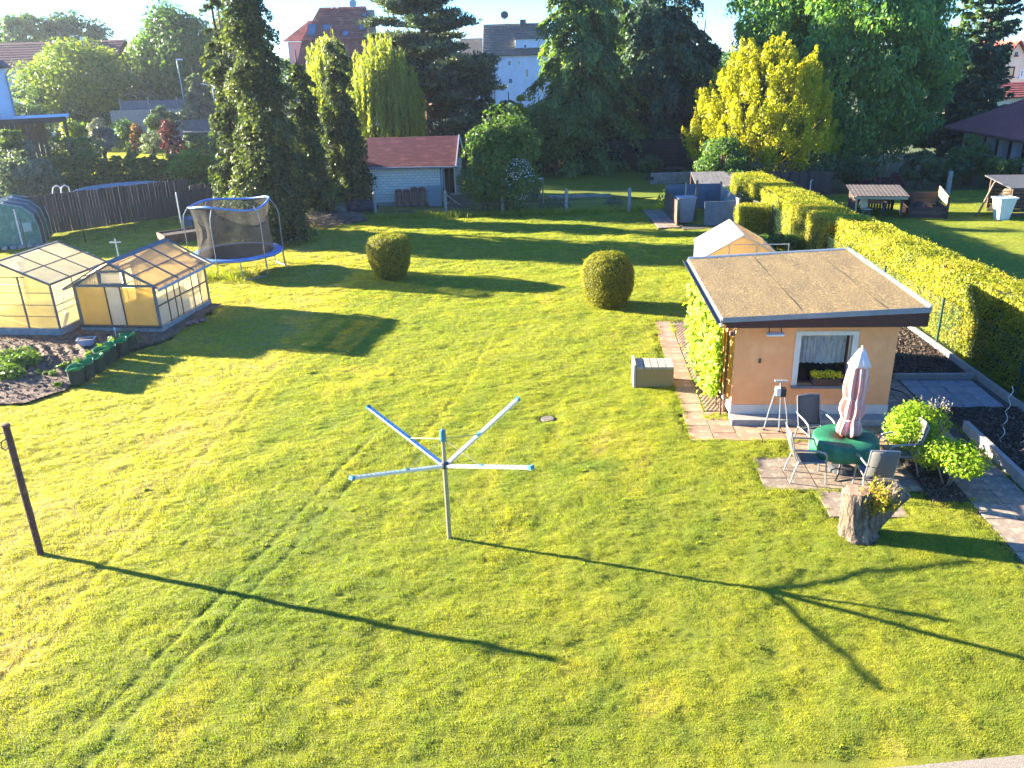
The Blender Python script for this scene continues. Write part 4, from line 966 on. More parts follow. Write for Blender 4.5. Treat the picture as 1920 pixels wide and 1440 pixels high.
for (u, v) in ((8, 672), (28, 668), (48, 664), (14, 684), (36, 680), (56, 676), (6, 698), (22, 703)):
    q = at(u, v+8)
    if pp is None: pp = plant('potato_plant', 'leafy green potato plant in the clump at the left picture edge', 'plant', q, .34, .38, 260, .12, M_pot, 5, 'potato plants in the vegetable bed')
    else: dup(pp, q, k*1.3, scale=(.9+.03*k,)*3)
    k += 1
lt = None
for k, (u, v) in enumerate(((113, 692), (100, 703), (72, 700), (136, 693), (110, 725), (86, 702), (103, 690), (125, 688), (140, 690))):
    q = at(u, v)
    if lt is None: lt = plant('seedling', 'small pale green seedling in the dark front row of the vegetable bed', 'seedling', q, .13, .12, 60, .09, M_pot, 8, 'seedlings in the vegetable bed')
    else: dup(lt, q, k*1.1, scale=((.6, 1.0, .7)[k % 3],)*3)
# green planter bags edging the bed
M_bagin = mat('bright_green_plastic', (.012, .22, .05), (.01, .16, .035), 9, .4, .6, 18, bdist=.03); M_bagout = mat('dark_green_plastic', (.018, .035, .022), (.012, .025, .016), 5, .6, .4, 20)
def make_bag(label, loc, seed):
    g_ = random.Random(seed); t = thing('planter_bag', label, 'planter bag', loc, R(80), 'green planter bags along the bed')
    N_ = 20; vs = []
    prof = [(.17, .0), (.185, .12), (.19, .3), (.20, .42)]
    for r_, z in prof:
        for j in range(N_):
            a = 2*math.pi*j/N_; kk = 1+.07*math.sin(3*a+seed)+g_.uniform(-.03, .03); vs.append((r_*kk*1.15*math.cos(a), r_*kk*math.sin(a), z+(g_.uniform(-.03, .03) if z > .4 else 0)))
    o = MB().add(vs, [(i*N_+j, i*N_+(j+1) % N_, (i+1)*N_+(j+1) % N_, (i+1)*N_+j) for i in range(3) for j in range(N_)]); o.build('bag', M_bagout, t)
    ri = MB(); vs2 = []
    for r_, z, q in ((.202, .40, 0), (.215, .44, 1), (.19, .445, 1), (.15, .34, 0), (.02, .33, 0)):
        for j in range(N_):
            a = 2*math.pi*j/N_; kk = 1+.07*math.sin(3*a+seed)+.04*math.sin(5*a+seed*2); vs2.append((r_*kk*1.15*math.cos(a), r_*kk*math.sin(a), z+q*.035*math.sin(2*a+seed)))
    ri.add(vs2, [(i*N_+j, i*N_+(j+1) % N_, (i+1)*N_+(j+1) % N_, (i+1)*N_+j) for i in range(4) for j in range(N_)]); ri.build('rim', M_bagin, t)
    return t
bl = ['nearest green planter bag at the lawn corner of the vegetable bed'] + ['green planter bag in the middle of the row edging the vegetable bed']*5 + ['farthest green planter bag beside the brown plant near the greenhouse']
for k in range(7):
    t_ = k/6; make_bag(bl[k], (-11.28+.16*t_+random.uniform(-.06, .06), 20.0+2.75*t_+random.uniform(-.06, .06), .03), k*1.7)
for k in range(4): plant('bag_plant', 'small yellow green plant growing out of a green planter bag', 'plant', (-11.5+.05*k, 20.55+.58*k, .34), .13, .2, 60, .08, M_pot, 60+k, 'plants in the planter bags')
M_brownpl = leafmat('brownish_leaf', (.10, .09, .02), (.17, .14, .04), .35)
plant('brown_shrub', 'low brownish shrub at the front right corner of the greenhouse', 'shrub', (-11.3, 23.35, .02), .42, .5, 420, .09, M_brownpl, 71, aspect=.25)
tb_ = thing('plastic_tub', 'small pale grey plastic tub on the soil before the greenhouse', 'tub', (-12.5, 23.1, .05), .2)
MB().hexa([(-.16, -.1, 0), (.16, -.1, 0), (.16, .1, 0), (-.16, .1, 0), (-.23, -.15, .2), (.23, -.15, .2), (.23, .15, .2), (-.23, .15, .2)]).build('tub', mat('pale_grey_plastic', (.42, .43, .47), (.36, .37, .41), 5, .5), tb_, bevel=.015)
MB().bx(-.2, .2, -.12, .12, .17, .203).build('soil', M_mulch_base, tb_)
MB().bx(-.245, .245, -.165, -.14, .19, .215).bx(-.245, .245, .14, .165, .19, .215).bx(-.245, -.22, -.14, .14, .19, .215).bx(.22, .245, -.14, .14, .19, .215).build('rim', bpy.data.materials['pale_grey_plastic'], tb_)
lb = thing('plant_label', 'thin white plant label stuck in the soil by the greenhouse front', 'label', (-12.0, 23.9, 0)); MB().bx(-.012, .012, -.004, .004, 0, .3).bx(-.03, .03, -.006, -.004, .25, .33).build('tag', M_white_metal, lb)
for k, (dx, dy) in enumerate(((0, 0), (.35, .3), (.2, .1))):
    t = thing('field_stone', 'reddish stone lying in the dark earth beside the greenhouse', 'stone', (-10.15+dx, 24.9+dy, .06), k, 'reddish stones by the greenhouse'); MB().ell((0, 0, .03), (.14, .10, .07), 9, 6, .1).build('stone', mat('red_stone%d' % k, (.22, .12, .10), (.16, .09, .07), 9, .9, .4, 30), t, True)
# white T posts behind the greenhouses
for k, (u, v, lab) in enumerate(((172, 512, 'white wooden cross post just left of the corrugated roof'), (223, 485, 'white wooden cross post showing above the corrugated roof ridge'))):
    q = at(u, v); t = thing('cross_post', lab, 'post', q)
    MB().bx(-.025, .025, -.02, .02, 0, .86).build('post', M_white_metal, t); MB().bx(-.25, .25, -.045, -.021, .70, .745).build('crossbar', M_white_metal, t)
# ------------------------------------------------------------------ trampoline
M_net = None
def net_mat():
    mt, nt, out = _new('safety_net'); N = nt.nodes
    d = N.new('ShaderNodeBsdfDiffuse'); nz = _noise(nt, 1.5, 4, (1, 1, .3)); cr = _ramp(nt, nz.outputs[0], [(.35, (.035, .033, .03)), (.65, (.085, .078, .068))]); nt.links.new(cr.outputs[0], d.inputs[0])
    tl = N.new('ShaderNodeBsdfTranslucent'); nt.links.new(cr.outputs[0], tl.inputs[0]); ad = N.new('ShaderNodeMixShader'); ad.inputs[0].default_value = .2; nt.links.new(d.outputs[0], ad.inputs[1]); nt.links.new(tl.outputs[0], ad.inputs[2])
    t = N.new('ShaderNodeBsdfTransparent'); mx = N.new('ShaderNodeMixShader'); mx.inputs[0].default_value = .74
    nt.links.new(ad.outputs[0], mx.inputs[2]); nt.links.new(t.outputs[0], mx.inputs[1]); nt.links.new(mx.outputs[0], out.inputs[0]); return mt
M_net = net_mat()
M_pad = mat('blue_pad', (.10, .22, .50), (.08, .18, .43), 3, .3, c3=(.14, .28, .58), spec=.7)
M_mat = mat('black_jump_mat', (.035, .035, .037), (.025, .025, .027), 30, .75)
M_tube = mat('grey_steel_tube', (.30, .31, .31), (.24, .25, .25), 6, .4, metal=.5)
TP = Vector((-10.68, 32.15, 0)); tr_ = thing('trampoline', 'round garden trampoline with blue pad and sagging safety net', 'trampoline', TP)
RT = 1.72
MB().lathe([(1.42, .78), (1.42, .775), (.02, .76), (.02, .765)], 48).lathe([(1.42, .785), (.5, .772), (.02, .768)], 48).build('jump_mat', M_mat, tr_)
MB().lathe([(1.40, .80), (RT-.02, .815), (RT+.03, .79), (RT+.035, .73), (RT+.02, .73), (RT-.02, .775), (1.40, .79), (1.40, .80)], 64).build('pad', M_pad, tr_, True)
MB().tube([(RT*math.cos(2*math.pi*k/40), RT*math.sin(2*math.pi*k/40), .72) for k in range(41)], .025, 6).build('frame_ring', M_tube, tr_)
n6 = 6
for k in range(4):
    a = R(45+90*k-8); 
    def pr(r_, da, z): return (r_*math.cos(a+da), r_*math.sin(a+da), z)
    MB().tube([pr(RT, -.30, .72), pr(RT+.04, -.28, .12), pr(RT+.04, -.24, .03), pr(RT+.04, .24, .03), pr(RT+.04, .28, .12), pr(RT, .30, .72)], .022, 8).build('leg', M_tube, tr_)
RN = 1.50
for k in range(n6):
    a = R(60*k+22); c_, s_ = math.cos(a), math.sin(a)
    MB().tube([(c_*(RT+.05), s_*(RT+.05), .35), (c_*(RT+.06), s_*(RT+.06), 2.1), (c_*(RT-.0), s_*(RT-.0), 2.38), (c_*(RN+.02), s_*(RN+.02), 2.68)], .019, 8).build('pole', M_tube, tr_)
def nz_(a): return 2.64+.07*math.sin(a*3+.6)+.05*math.sin(2*a)
N_ = 72; vs = []; lv_ = [0, .06, .2, .4, .6, .8, .93, 1.0]
for t in lv_:
    for j in range(N_):
        a = 2*math.pi*j/N_; r_ = 1.46*(1-t)+RN*t - .16*math.sin(math.pi*t)*(1+.35*math.sin(5*a+1)+.3*math.sin(11*a)) - .05*t*abs(math.sin(3*(a-R(22))))
        vs.append((r_*math.cos(a), r_*math.sin(a), .80+(nz_(a)-.80)*t))
MB().add(vs, [(i*N_+j, i*N_+(j+1) % N_, (i+1)*N_+(j+1) % N_, (i+1)*N_+j) for i in range(len(lv_)-1) for j in range(N_)]).build('safety_net', M_net, tr_, True)
MB().tube([((RN-.05*abs(math.sin(3*(2*math.pi*k/60-R(22)))))*math.cos(2*math.pi*k/60), (RN-.05*abs(math.sin(3*(2*math.pi*k/60-R(22)))))*math.sin(2*math.pi*k/60), nz_(2*math.pi*k/60)+.02) for k in range(61)], .042, 8).build('top_ring', M_pad, tr_, True)
# small pale emblem on the mat
MB().bx(-.14, .14, -.02, .06, .0, .003).bx(-.05, .05, -.09, -.022, .0, .003).build('emblem', M_white_metal, tr_, loc=(.05, -.35, .790))
bl_ = thing('play_ball', 'brown ball lying on the blue edge inside the trampoline', 'ball', (TP.x+1.22, TP.y-.25, .79)); MB().ell((0, 0, .13), (.13, .13, .13), 16, 10).build('ball', mat('brown_rubber', (.20, .085, .05), (.16, .07, .04), 3, .5), bl_, True)
lad = thing('trampoline_ladder', 'small pale metal ladder leaning at the right rim of the trampoline', 'ladder', (TP.x+1.72, TP.y+.55, 0), .3)
MB().tube([(0, 0, 0), (-.1, 0, .78)], .018, 6).build('rail', M_tube, lad); MB().tube([(0, .3, 0), (-.1, .3, .78)], .018, 6).build('rail', M_tube, lad)
for z in (.22, .5): MB().tube([(-.1*z, 0, z), (-.1*z, .3, z)], .015, 6).build('rung', M_tube, lad)

# ------------------------------------------------------------------ dark plank fence on the left, wire fence, polytunnel, pool
M_dplank = mat('dark_stained_plank', (.052, .043, .042), (.036, .03, .03), 5, .8, .3, 30, stretch=(6, 6, .5), rnd=.25)
pm = unit_box('plank', M_dplank); pm.materials.append(M_dplank)
M_postgreen = mat('green_painted_steel', (.012, .05, .03), (.01, .04, .024), 6, .45)
def plank_fence(name, label, a, b, h, wd, n_rails=2, gap=.006, mt=None, jit=.03, t=.022, posts=2.2, base=.05):
    a = Vector(a); b = Vector(b); L = (b-a).length; rz = math.atan2(b.y-a.y, b.x-a.x); f = thing(name, label, 'fence', (a.x, a.y, 0), rz)
    me = unit_box('plank', mt or M_dplank); n = int(L/(wd+gap)); rr = random.Random(7)
    for k in range(n):
        hh = h+rr.uniform(-jit, jit); link('plank', me, mt or M_dplank, f, ((k+.5)*(wd+gap), -t/2-.02+rr.uniform(-.004, .004), base+hh/2), scale=(wd, t, hh), rot=(rr.uniform(-.004, .004), rr.uniform(-.005, .005), 0))
    for j in range(n_rails): MB().bx(0, L, .0, .05, base+h*(.2+.6*j/max(1, n_rails-1))-.04, base+h*(.2+.6*j/max(1, n_rails-1))+.04).build('rail', mt or M_dplank, f)
    k = 0
    while k*posts <= L+.01: MB().bx(k*posts-.045, k*posts+.045, .051, .14, -.1, base+h-.03).build('post', mt or M_dplank, f); k += 1
    return f
plank_fence('plank_fence', 'long dark brown plank fence behind the left garden and polytunnel', (-23.4, 40.62, 0), (-17.3, 45.9, 0), 1.92, .145)
plank_fence('plank_fence', 'lower dark plank fence running behind the trampoline to the spruces', (-17.25, 45.95, 0), (-13.2, 49.5, 0), 1.55, .125, jit=.06)
plank_fence('plank_fence', 'dark plank fence hidden partly behind the green polytunnel', (-29.5, 42.2, 0), (-23.55, 41.1, 0), 1.9, .145)
def wire_mat(name, c, scale, thick):
    """chain-link wire: diamond lattice, open between the wires"""
    mt, nt, out = _new(name); N = nt.nodes
    tc = N.new('ShaderNodeTexCoord'); sx = N.new('ShaderNodeSeparateXYZ'); nt.links.new(tc.outputs['Object'], sx.inputs[0])
    hor = N.new('ShaderNodeMath'); hor.operation = 'ADD'; nt.links.new(sx.outputs[0], hor.inputs[0]); nt.links.new(sx.outputs[1], hor.inputs[1])
    res = []
    for op in ('ADD', 'SUBTRACT'):
        a = N.new('ShaderNodeMath'); a.operation = op; nt.links.new(hor.outputs[0], a.inputs[0]); nt.links.new(sx.outputs[2], a.inputs[1])
        m_ = N.new('ShaderNodeMath'); m_.operation = 'MULTIPLY'; m_.inputs[1].default_value = scale; nt.links.new(a.outputs[0], m_.inputs[0])
        f_ = N.new('ShaderNodeMath'); f_.operation = 'FRACT'; nt.links.new(m_.outputs[0], f_.inputs[0])
        l_ = N.new('ShaderNodeMath'); l_.operation = 'LESS_THAN'; l_.inputs[1].default_value = thick; nt.links.new(f_.outputs[0], l_.inputs[0]); res.append(l_)
    mx_ = N.new('ShaderNodeMath'); mx_.operation = 'MAXIMUM'; nt.links.new(res[0].outputs[0], mx_.inputs[0]); nt.links.new(res[1].outputs[0], mx_.inputs[1])
    b = N.new('ShaderNodeBsdfPrincipled'); b.inputs['Base Color'].default_value = (*c, 1); b.inputs['Roughness'].default_value = .5; b.inputs['Metallic'].default_value = .3
    t = N.new('ShaderNodeBsdfTransparent'); ms = N.new('ShaderNodeMixShader'); nt.links.new(mx_.outputs[0], ms.inputs[0]); nt.links.new(t.outputs[0], ms.inputs[1]); nt.links.new(b.outputs[0], ms.inputs[2]); nt.links.new(ms.outputs[0], out.inputs[0]); return mt
M_wire_g = wire_mat('green_chain_link', (.02, .06, .035), 14, .07)
M_wire_z = wire_mat('zinc_chain_link', (.22, .21, .19), 12, .06)
def wire_fence(label, pts, h, mtp, mtw, r_=.022, shape='tube', group=None, names=('post',)):
    p0 = Vector(pts[0]); f = thing('wire_fence', label, 'fence', (p0.x, p0.y, 0))
    P = [Vector((p[0]-p0.x, p[1]-p0.y, 0)) for p in pts]
    for p in P:
        if shape == 'tube': MB().tube([p-Vector((0, 0, .1)), p+Vector((0, 0, h+.06))], r_, 8).build('post', mtp, f)
        else: MB().lathe([(r_, -.1), (r_*.95, h+.05), (r_*.8, h+.1), (r_*.3, h+.12)], 8, tuple(p)).build('post', mtp, f)
    for a, b in zip(P[:-1], P[1:]):
        MB().add([a+Vector((0, 0, .03)), b+Vector((0, 0, .03)), b+Vector((0, 0, h)), a+Vector((0, 0, h))], [(0, 1, 2, 3)]).build('mesh_panel', mtw, f)
        for z in (h, h*.5): MB().tube([a+Vector((0, -.01, z)), (a+b)/2+Vector((0, -.01, z-.025)), b+Vector((0, -.01, z))], .005, 4).build('wire', mtp, f)
    return f
wire_fence('thin green wire fence on slim posts before the dark plank fence', [(-21.6, 36.8), (-20.0, 38.9), (-18.4, 40.8), (-16.9, 42.7), (-15.5, 44.4)], 1.5, M_postgreen, M_wire_g, .025)
ppz = thing('metal_pole', 'thin white metal pole standing between trampoline and plank fence', 'pole', (-16.0, 40.6, 0)); MB().tube([(0, 0, 0), (0, 0, 1.95)], .035, 10).build('pole', M_white_metal, ppz); MB().lathe([(.04, 1.94), (.02, 1.97)], 10).build('cap', M_white_metal, ppz)
rbx = thing('raised_bed', 'low dark timber raised bed beside the white metal pole', 'raised bed', (-15.2, 39.0, 0), R(38))
for (x0, x1, y0, y1) in ((-1.2, 1.2, -.6, -.54), (-1.2, 1.2, .54, .6), (-1.2, -1.14, -.54, .54), (1.14, 1.2, -.54, .54)): MB().bx(x0, x1, y0, y1, 0, .42).build('board', M_oldwood, rbx)
MB().bx(-1.13, 1.13, -.53, .53, 0, .36).build('soil', M_mulch_base, rbx)
cvr = thing('pond_cover', 'flat grey blue board cover lying before the plank fence', 'cover', (-15.6, 42.9, 0), R(40)); MB().bx(-1.0, 1.0, -.6, .6, .38, .42).bx(-.95, -.85, -.5, .5, 0, .38).bx(.85, .95, -.5, .5, 0, .38).build('board', mat('grey_blue_board', (.14, .16, .19), (.11, .125, .15), 4, .7), cvr)
# polytunnel
M_film = mat('green_film', (.10, .30, .25), (.07, .22, .19), 2.2, .4, .9, 5, c3=(.16, .36, .32), trans=.3, bdist=.08); M_filmd = mat('dark_green_film', (.03, .045, .05), (.022, .034, .038), 3, .55, .5, 8, trans=.1)
pt = thing('polytunnel', 'green foil garden polytunnel with roll up door at the left picture edge', 'polytunnel', (-22.96, 37.88, 0), R(19)); wT, hT, dT = 2.6, 2.05, 3.0
arch = [(-wT/2, 0), (-wT/2, .9), (-wT/2*.92, 1.45), (-wT/2*.62, 1.85), (0, hT), (wT/2*.62, 1.85), (wT/2*.92, 1.45), (wT/2, .9), (wT/2, 0)]
vs = []; ns = 6
for s_ in range(ns+1):
    for x, z in arch: vs.append((x*(1-.02*(s_ % 2)), dT*s_/ns, z*(1-.02*(s_ % 2))))
na = len(arch); MB().add(vs, [(s_*na+i, s_*na+i+1, (s_+1)*na+i+1, (s_+1)*na+i) for s_ in range(ns) for i in range(na-1)]).build('cover', M_filmd, pt)
fv = [(x, -.01-.03*math.sin(x*6+z*4), z) for x, z in arch]; c0 = len(fv); MB().add(fv+[(0, -.01, .8)], [(i, i+1, c0) for i in range(na-1)]+[(na-1, 0, c0)]).build('front_sheet', M_film, pt)
for s_ in range(0, ns+1, 2): MB().tube([(x*1.01, dT*s_/ns, z*1.01) for x, z in arch], .022, 6).build('hoop', mat('pale_green_tube%d' % s_, (.22, .36, .32), (.18, .3, .27), 4, .5), pt)
for x in (-.5, .5): MB().bx(x-.03, x+.03, -.06, -.03, .05, 1.8).build('zip', M_white_metal, pt)
MB().bx(.62, 1.05, -.085, -.055, .75, 1.15).build('window_patch', mat('pale_mesh', (.32, .48, .45), (.26, .4, .38), 40, .6), pt)
for k in range(9):
    a = k/8; st_ = thing('edge_stone', 'grey stone weighing down the foot of the polytunnel', 'stone', (-24.0+2.6*a, 37.2+.85*a, 0), k*.7, 'stones along the polytunnel foot'); MB().ell((0, 0, .1), (.17, .13, .11), 8, 6, .08).build('stone', M_conc, st_, True)
wcr = thing('wire_cage', 'small pale wire cage frame lying behind the left greenhouse', 'cage', (-19.6, 35.6, 0), .5)
for k in range(7): MB().tube([(.11*k, 0, 0), (.11*k+.05, .05, .42)], .012, 5).build('rod', M_conc, wcr)
for z in (.1, .38): MB().tube([(z*.12, z*.12-.01, z), (.66+z*.12, z*.12-.01, z)], .012, 5).build('rail', M_conc, wcr)
pool = thing('swimming_pool', 'round pool rim with pale edge behind the dark plank fence', 'pool', (-21.4, 47.2, 0)); M_poolw = mat('pale_pool_wall', (.34, .37, .39), (.28, .31, .33), 3, .4)
MB().lathe([(2.6, 0), (2.62, 1.36), (2.66, 1.40), (2.5, 1.42), (2.48, 1.3)], 48).build('wall', M_poolw, pool); MB().lathe([(2.47, 1.40), (.02, 1.41)], 48).build('water', mat('pool_cover', (.10, .12, .13), (.08, .10, .11), 3, .6), pool)
plad = thing('pool_ladder', 'curved white handrails of the pool ladder rising over the fence', 'ladder', (-23.9, 44.2, 0))
for dx in (0, .45): MB().tube([(dx, 0, 0), (dx, 0, 1.6), (dx+.05, .1, 1.9), (dx+.1, .35, 1.97), (dx+.15, .6, 1.85), (dx+.15, .7, 1.3)], .03, 8).build('handrail', M_white_metal, plad)
for z in (.4, .8, 1.2): MB().tube([(0, 0, z), (.45, 0, z)], .025, 6).build('rung', M_white_metal, plad)
# heaps under the spruces, bucket, brush pile
bk = thing('plastic_bucket', 'white plastic bucket standing by the brush pile', 'bucket', at(547, 430)); MB().lathe([(.15, 0), (.19, .34), (.2, .34), (.2, .36), (.18, .36), (.14, .02)], 20).build('bucket', M_white_metal, bk); MB().tube([(-.19, 0, .34), (-.15, -.06, .2), (0, -.1, .14), (.15, -.06, .2), (.19, 0, .34)], .006, 5).build('handle', M_tube, bk)
M_twig = mat('dry_twig', (.26, .19, .12), (.16, .115, .075), 8, .9, rnd=.3)
bp_ = thing('brush_pile', 'heap of cut twigs and branches under the ivy covered spruces', 'brush pile', (-9.55, 41.3, 0))
gg = random.Random(3)
for k in range(150):
    a = gg.uniform(-.5, .5)+(math.pi if gg.random() < .3 else 0); L_ = gg.uniform(.5, 1.3); cx_, cy_ = gg.gauss(0, .55), gg.gauss(0, .35); z = max(.03, gg.uniform(.0, .72)*(1-abs(cx_)/1.6)); p = Vector((cx_, cy_, z)); d = Vector((math.cos(a), math.sin(a)*.6, gg.uniform(-.35, .2)))
    MB().tube([p-d*L_/2, p+Vector((0, 0, gg.uniform(-.04, .06))), p+d*L_/2], [.018, .014, .006], 5).build('twig', M_twig, bp_)
M_tarp = mat('dark_blue_tarp', (.016, .02, .03), (.011, .014, .022), 4, .45, .8, 7, bdist=.08)
def heap(name, label, cat, loc, r, mt, seed, jit=.14):
    t = thing(name, label, cat, loc); rr = random.Random(seed); MB().ell((0, 0, r[2]*.2), r, 22, 12, jit, rr).build('sheet', mt, t); return t
heap('tarp_heap', 'dark blue tarpaulin heap beside the left concrete fence post', 'tarpaulin', (-7.9, 44.6, 0), (1.0, .55, .62), M_tarp, 4)
heap('tarp_heap', 'lower dark tarpaulin heap behind the brush pile', 'tarpaulin', (-9.3, 44.4, 0), (.9, .5, .45), M_tarp, 6)
heap('compost_mound', 'grey brown mound of garden waste right of the brush pile', 'mound', (-8.3, 42.3, 0), (1.1, .7, .42), mat('garden_waste', (.09, .075, .06), (.05, .042, .035), 12, .95, 1, 25), 8, .1)
agv = plant('agave_plant', 'pale blue green spiky plant on the mound by the spruces', 'plant', (-8.6, 43.2, .3), .35, .5, 90, .5, leafmat('pale_spike_leaf', (.16, .22, .2), (.24, .3, .27), .3), 91, aspect=.1)
# ------------------------------------------------------------------ clipped hedges, topiary, things on the right
M_hedge = leafmat('hedge_leaf', (.15, .18, .016), (.33, .31, .022), .42, c3=(.40, .28, .05)); M_yew = leafmat('yew_leaf', (.12, .14, .010), (.25, .23, .014), .4, c3=(.34, .27, .02))
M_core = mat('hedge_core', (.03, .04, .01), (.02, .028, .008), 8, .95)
def surf_leaves(g_, faces, dens, L, jit, outs):
    """scatter on quads (p,u,v): p+s*u+t*v, normal n"""
    C, Dn = [], []
    for p, u, v, nn in faces:
        p, u, v, nn = map(lambda q: np.array(q, float), (p, u, v, nn)); A = np.linalg.norm(np.cross(u, v)); n = int(A*dens)
        s, t = g_.uniform(0, 1, (2, n)); q = p+s[:, None]*u+t[:, None]*v
        lump = (fbm(q[:, 0]*1.1+q[:, 1]*1.3, q[:, 2]*1.5+q[:, 1]*.4, 31, 3)-.5)*.26
        q = q+nn*(lump[:, None]+g_.normal(0, jit, (n, 1))+.02); C.append(q); Dn.append(np.broadcast_to(nn, q.shape)+g_.normal(0, .75, q.shape))
    return np.concatenate(C), np.concatenate(Dn)
def box_hedge(name, label, secs, mt, dens, L, seed, core_in=.1, asp=.5, dn=None):
    """secs: list of (x0,x1,y0,y1,h0,h1) blocks, h0 at y0, h1 at y1, joined into one hedge"""
    g_ = np.random.default_rng(seed); s0 = secs[0]; t = thing(name, label, 'hedge', (s0[0], s0[2], 0)); C, Dn = [], []; co = MB()
    for x0, x1, y0, y1, h0, h1 in secs:
        F = [((x0, y0, .05), (0, y1-y0, 0), (0, 0, (h0+h1)/2-.05), (-1, 0, .0)), ((x1, y0, .05), (0, y1-y0, 0), (0, 0, (h0+h1)/2-.05), (1, 0, 0)),
             ((x0, y0, .05), (x1-x0, 0, 0), (0, 0, h0-.05), (0, -1, 0)), ((x0, y1, .05), (x1-x0, 0, 0), (0, 0, h1-.05), (0, 1, 0)), ((x0, y0, h0), (x1-x0, 0, 0), (0, y1-y0, h1-h0), (0, 0, 1))]
        c, d = surf_leaves(g_, F, dens, L, .035, None); C.append(c); Dn.append(d); i = core_in
        co.hexa([(x0+i, y0+i, 0), (x1-i, y0+i, 0), (x1-i, y1-i, 0), (x0+i, y1-i, 0), (x0+i, y0+i, h0-i), (x1-i, y0+i, h0-i), (x1-i, y1-i, h1-i), (x0+i, y1-i, h1-i)])
    C = np.concatenate(C)-np.array([s0[0], s0[2], 0]); Dn = np.concatenate(Dn); n = len(C)
    sp_ = g_.uniform(size=n) < .035; C[sp_, 2] += g_.uniform(.02, .13, sp_.sum())*(C[sp_, 2] > .9)
    # shoots sticking out of the top
    T = Dn*.0+g_.normal(size=Dn.shape); T[:, 2] += .8
    var = np.clip(g_.normal(.45, .2, n)+(fbm(C[:, 0]*2+C[:, 1]*1.2, C[:, 2]*2+C[:, 1], 77, 3)-.5)*1.1, 0, 1)
    foliage('foliage', g_, C, Dn, L*g_.uniform(.6, 1.3, n), L*asp*g_.uniform(.7, 1.3, n), mt, t, T, var)
    co.v = [(x-s0[0], y-s0[2], z) for x, y, z in co.v]; co.build('branches', M_core, t); return t
box_hedge('clipped_hedge', 'long clipped yellow green hedge running along the right garden boundary', [(11.75, 12.75, 12.5, 29.3, 2.2, 1.85), (11.5, 13.1, 29.3, 34.2, 1.8, 1.75), (11.75, 13.3, 34.2, 43.5, 1.72, 1.65)], M_hedge, 1250, .07, 41)
box_hedge('cube_hedge', 'small cube shaped clipped bush behind the tan greenhouse', [(10.35, 11.5, 36.1, 37.2, 1.12, 1.12)], M_hedge, 1900, .06, 42)
def topiary(label, loc, prof, seed, hole=0.0):
    g_ = np.random.default_rng(seed); t = thing('topiary_bush', label, 'topiary', loc); zs = np.array([p[1] for p in prof]); rs_ = np.array([p[0] for p in prof])
    n = 26000; a = g_.uniform(0, 2*math.pi, n); z = np.zeros(n)
    s = np.concatenate([[0], np.cumsum(np.hypot(np.diff(rs_), np.diff(zs)))]); w_ = g_.uniform(0, s[-1], n*2); r_ = np.interp(w_, s, rs_); k = g_.uniform(size=n*2) < r_/rs_.max(); w_, r_ = w_[k][:n], r_[k][:n]; a = a[:len(w_)]
    z = np.interp(w_, s, zs); nr = np.interp(w_, s, np.gradient(zs, s)); nz__ = -np.interp(w_, s, np.gradient(rs_, s))
    N_ = np.stack([np.cos(a)*nr, np.sin(a)*nr, nz__], 1); lump = (fbm(a*3, z*3, seed, 3)-.5)*.09+g_.normal(0, .018, len(a))+.10*(g_.uniform(size=len(a)) < .012)
    C = np.stack([np.cos(a)*r_, np.sin(a)*r_, z], 1)+N_*lump[:, None]
    if hole:
        k = ~((np.hypot(C[:, 0]+.12, C[:, 1]) < hole) & (z > zs.max()*.8)); C, N_ = C[k], N_[k]
    foliage('foliage', g_, C, N_+g_.normal(0, .7, N_.shape), g_.uniform(.03, .06, len(C)), g_.uniform(.016, .03, len(C)), M_yew, t)
    MB().lathe([(max(.02, r-.06), max(0, z-.05*(z > zs.max()*.8))) for r, z in prof if not (hole and z > zs.max()*.93 and r < .5)], 28).build('branches', M_core, t)
    return t
topiary('barrel shaped clipped bush with a hollow in its top, left of two', (-4.42, 30.25, 0), [(.42, .02), (.55, .12), (.70, .5), (.79, 1.0), (.80, 1.25), (.74, 1.45), (.60, 1.56), (.35, 1.60), (.05, 1.60)], 51, .16)
topiary('rounded clipped bush with smooth full top, right of two', (3.18, 25.85, 0), [(.45, .02), (.62, .12), (.78, .5), (.84, .9), (.82, 1.2), (.72, 1.45), (.52, 1.62), (.3, 1.69), (.05, 1.71)], 52)
# fence in front of the hedge
fx_ = lambda y: 11.42+.0*y
wire_fence('green chain link fence on steel posts in front of the long hedge', [(11.47, y) for y in (13.6, 17.15, 20.85, 24.4, 27.2, 30.2, 33.0, 35.6)], 1.32, M_postgreen, M_wire_g, .036)
# small tan greenhouse behind the house
M_tanp = panel_mat('tan_twinwall_panel', (.68, .60, .44), (.97, .84, .54), .5, .45)
G3 = thing('greenhouse', 'small tan double walled greenhouse behind the flat roof of the orange house', 'greenhouse', (6.62, 26.95, 0), R(-4.5)); w3, d3, e3, r3 = 2.35, 2.75, 1.25, 1.93
fr = MB()
for (x, y) in ((0, 0), (w3, 0), (0, d3), (w3, d3)): bar(fr, (x, y, 0), (x, y, e3), .045, .045)
for y in (0, d3): bar(fr, (0, y, e3), (w3/2, y, r3), .045, .045); bar(fr, (w3, y, e3), (w3/2, y, r3), .045, .045)
for x in (0, w3): bar(fr, (x, 0, e3), (x, d3, e3), .045, .045)
bar(fr, (w3/2, 0, r3), (w3/2, d3, r3), .05, .05)
for x in (.72, w3-.72): bar(fr, (x, -.01, 0), (x, -.01, 1.62), .05, .03)
bar(fr, (.72, -.012, 1.62), (w3+.3, -.012, 1.62), .04, .03); bar(fr, (w3+.3, -.012, 0), (w3+.3, -.012, 1.64), .03, .03)
fr.build('frame', M_alu, G3)
zg3 = lambda x: e3+(r3-e3)*(1-abs(x-w3/2)/(w3/2))
